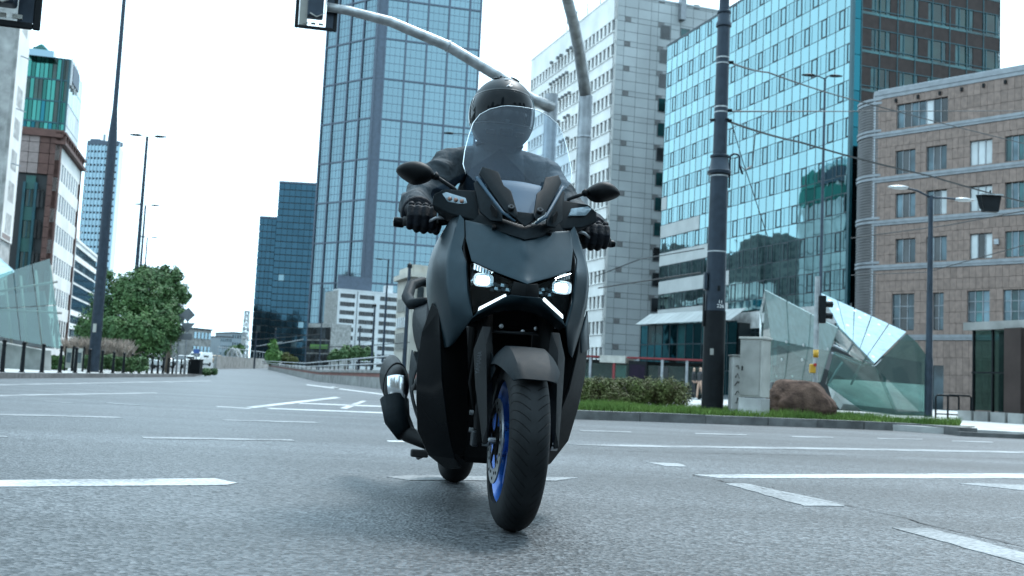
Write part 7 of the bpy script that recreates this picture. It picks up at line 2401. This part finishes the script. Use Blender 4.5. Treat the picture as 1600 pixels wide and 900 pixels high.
# ---- gloves closed on the grips
def glove(fl):
    s = -1 if fl else 1
    gx, gy, gz_ = s * .325, .514, 1.0165
    mb = MB()
    def cap_tube(path, rs):
        path = [Vector(p) for p in path]
        d0 = (path[0] - path[1]).normalized(); d1 = (path[-1] - path[-2]).normalized()
        P = [path[0] + d0 * rs[0] * .9, path[0] + d0 * rs[0] * .6] + path + [path[-1] + d1 * rs[-1] * .6, path[-1] + d1 * rs[-1] * .9]
        R = [rs[0] * .35, rs[0] * .78] + rs + [rs[-1] * .78, rs[-1] * .35]
        mb.tube(P, R, 12)
    # back of hand and palm
    for k in range(4):
        x = gx + s * (-.036 + .025 * k)
        cap_tube([(s * .332 + (x - s * .332) * .7, .575, 1.062), (x, .545, 1.068), (x, .505, 1.070)], [.026, .022, .018])
    ln = [.0, .004, .002, -.006]
    for k in range(4):
        x = gx + s * (-.039 + .026 * k)
        e = ln[k]
        cap_tube([(x, .505, 1.068), (x, .478 - e, 1.060), (x, .464 - e, 1.032), (x, .470 - e, 1.004 - e), (x, .492, .990 - e)], [.0165, .0162, .0155, .0148, .0135])
    # thumb leaves the inner side of the palm and wraps below the grip
    cap_tube([(s * .290, .545, 1.050), (s * .268, .520, 1.030), (s * .262, .492, 1.008), (s * .268, .478, .985)], [.019, .017, .0155, .014])
    mb.v = [tuple(Vector(p) - RO) for p in mb.v]
    o = mb.build('glove', 'glove_black', person)
    r = o.modifiers.new('r', 'REMESH'); r.mode = 'VOXEL'; r.voxel_size = .0032
    sm = o.modifiers.new('s', 'SMOOTH'); sm.iterations = 3; sm.factor = .4
    bake(o, 180)
    for k in range(4):      # knuckle pads and finger seams
        x = gx + s * (-.039 + .026 * k)
        m2 = MB().lathe([(0, .006), (.008, .005), (.012, 0), (0, -.004)], 12, Matrix.Translation(Vector((x, .492, 1.081)) - RO) @ Matrix.Rotation(rad(50), 4, 'X'))
        m2.build('knuckle_pad', 'glove_black', person, smooth=True)
sided(glove)

# ---- helmet
HC = Vector((0, .905, 1.553))
def helm(az, el, grow=0.0):
    """surface of the shell; az 0 = forward (towards -y), el up"""
    a, e = rad(az), rad(el)
    d = Vector((math.sin(a) * math.cos(e), -math.cos(a) * math.cos(e), math.sin(e)))
    rx, ry, rz = .130, .158, .150
    r = 1 / math.sqrt((d.x / rx) ** 2 + (d.y / ry) ** 2 + (d.z / rz) ** 2)
    # chin bar pushed forward and down
    f = max(0, math.cos(a))
    if el < -5: r *= 1 + .16 * f * min(1, (-el - 5) / 35)
    if el > 55: r *= 1.0 - .02 * (el - 55) / 35
    return HC + d * (r + grow)
def helm_patch(name, m, azs, els, grow, parent, thick=.004, cond=None):
    mb = MB(); na = len(azs)
    for e in els:
        for a in azs: mb.v.append(tuple(helm(a, e, grow) - RO))
    for j in range(len(els) - 1):
        for i in range(na - 1):
            if cond and not cond((azs[i] + azs[i + 1]) / 2, (els[j] + els[j + 1]) / 2): continue
            mb.f.append((j * na + i, j * na + i + 1, (j + 1) * na + i + 1, (j + 1) * na + i))
    o = mb.build(name, m, parent)
    if thick:
        s = o.modifiers.new('s', 'SOLIDIFY'); s.thickness = thick; s.offset = 1
        b = o.modifiers.new('b', 'BEVEL'); b.width = .0015; b.segments = 2; b.limit_method = 'ANGLE'; b.angle_limit = rad(50)
    return bake(o, 50)
def lin(a, b, n): return [a + (b - a) * i / n for i in range(n + 1)]
hel = empty('helmet', HC - RO); hel.parent = person
_l = link
def hp(o):
    o.parent = hel; o.location = -(HC - RO); return o
AZ_ = lin(-180, 180, 120)
hp(helm_patch('shell', 'helmet_matte', AZ_, lin(-56, 90, 73), 0, person, .004, lambda a, e: not (abs(a) < 104 - max(0, e) * .4 and -24 < e < 26)))
hp(helm_patch('visor', 'visor_tint', lin(-102, 102, 80), lin(-23, 25, 24), .0025, person, .002, lambda a, e: abs(a) < 101 - max(0, e) * .4))
hp(helm_patch('visor_frame', 'helmet_gloss', lin(-106, 106, 80), [25.2, 26.5, 28.5], .002, person, .003))
hp(helm_patch('visor_frame', 'helmet_gloss', lin(-104, 104, 80), [-25.5, -24.3, -23.2], .002, person, .003))
for s in (-1, 1):
    hp(helm_patch('pivot_cover', 'helmet_gloss', [s * q for q in lin(86, 112, 10)], lin(-20, 22, 10), .004, person, .003))
hp(helm_patch('brow_vent', 'helmet_gloss', lin(-9, 9, 8), lin(48, 70, 8), .002, person, .003))
for s in (-1, 1):
    hp(helm_patch('top_vent', 'helmet_gloss', [s * q for q in lin(24, 44, 8)], lin(60, 66, 5), .004, person, .006))
    hp(helm_patch('vent_mouth', 'helmet_matte', [s * q for q in lin(20, 48, 8)], lin(66, 72, 5), .006, person, .006))
    hp(helm_patch('chin_vent', 'helmet_gloss', [s * q for q in lin(16, 34, 8)], lin(-40, -33, 5), .002, person, .003))
hp(helm_patch('centre_chin_vent', 'helmet_gloss', lin(-10, 10, 8), lin(-40, -30, 6), .003, person, .004))
hp(helm_patch('visor_tab', 'helmet_matte', lin(-3, 3, 4), lin(-25, -19, 4), .005, person, .003))
hp(helm_patch('crown_ridge', 'helmet_matte', lin(-14, 14, 8), lin(70, 88, 8), .003, person, .004))
# fin-shaped emblem on the brow
lg = [(-6.2, 31.5), (-4.6, 33.0), (-1.2, 36.8), (1.8, 39.6), (3.2, 39.8), (1.6, 37.0), (.8, 34.4), (3.0, 34.8), (5.8, 35.2), (3.8, 33.6), (.6, 32.6), (-.6, 33.2), (-.8, 35.0), (-3.0, 33.4), (-4.6, 32.0)]
mb = MB(); mb.add([tuple(helm(a + 1, e, .0062) - HC) for a, e in lg], [tuple(range(len(lg)))])
mb.build('brow_emblem', 'logo_silver', hel)
MB().lathe([(.075, -.125), (.095, -.13), (.100, -.12), (.08, -.10)], 32, Matrix.Translation((0, .01, 0))).build('neck_roll', 'neck_cloth', hel, smooth=True)
bpy.data.scenes.remove(BAKE)
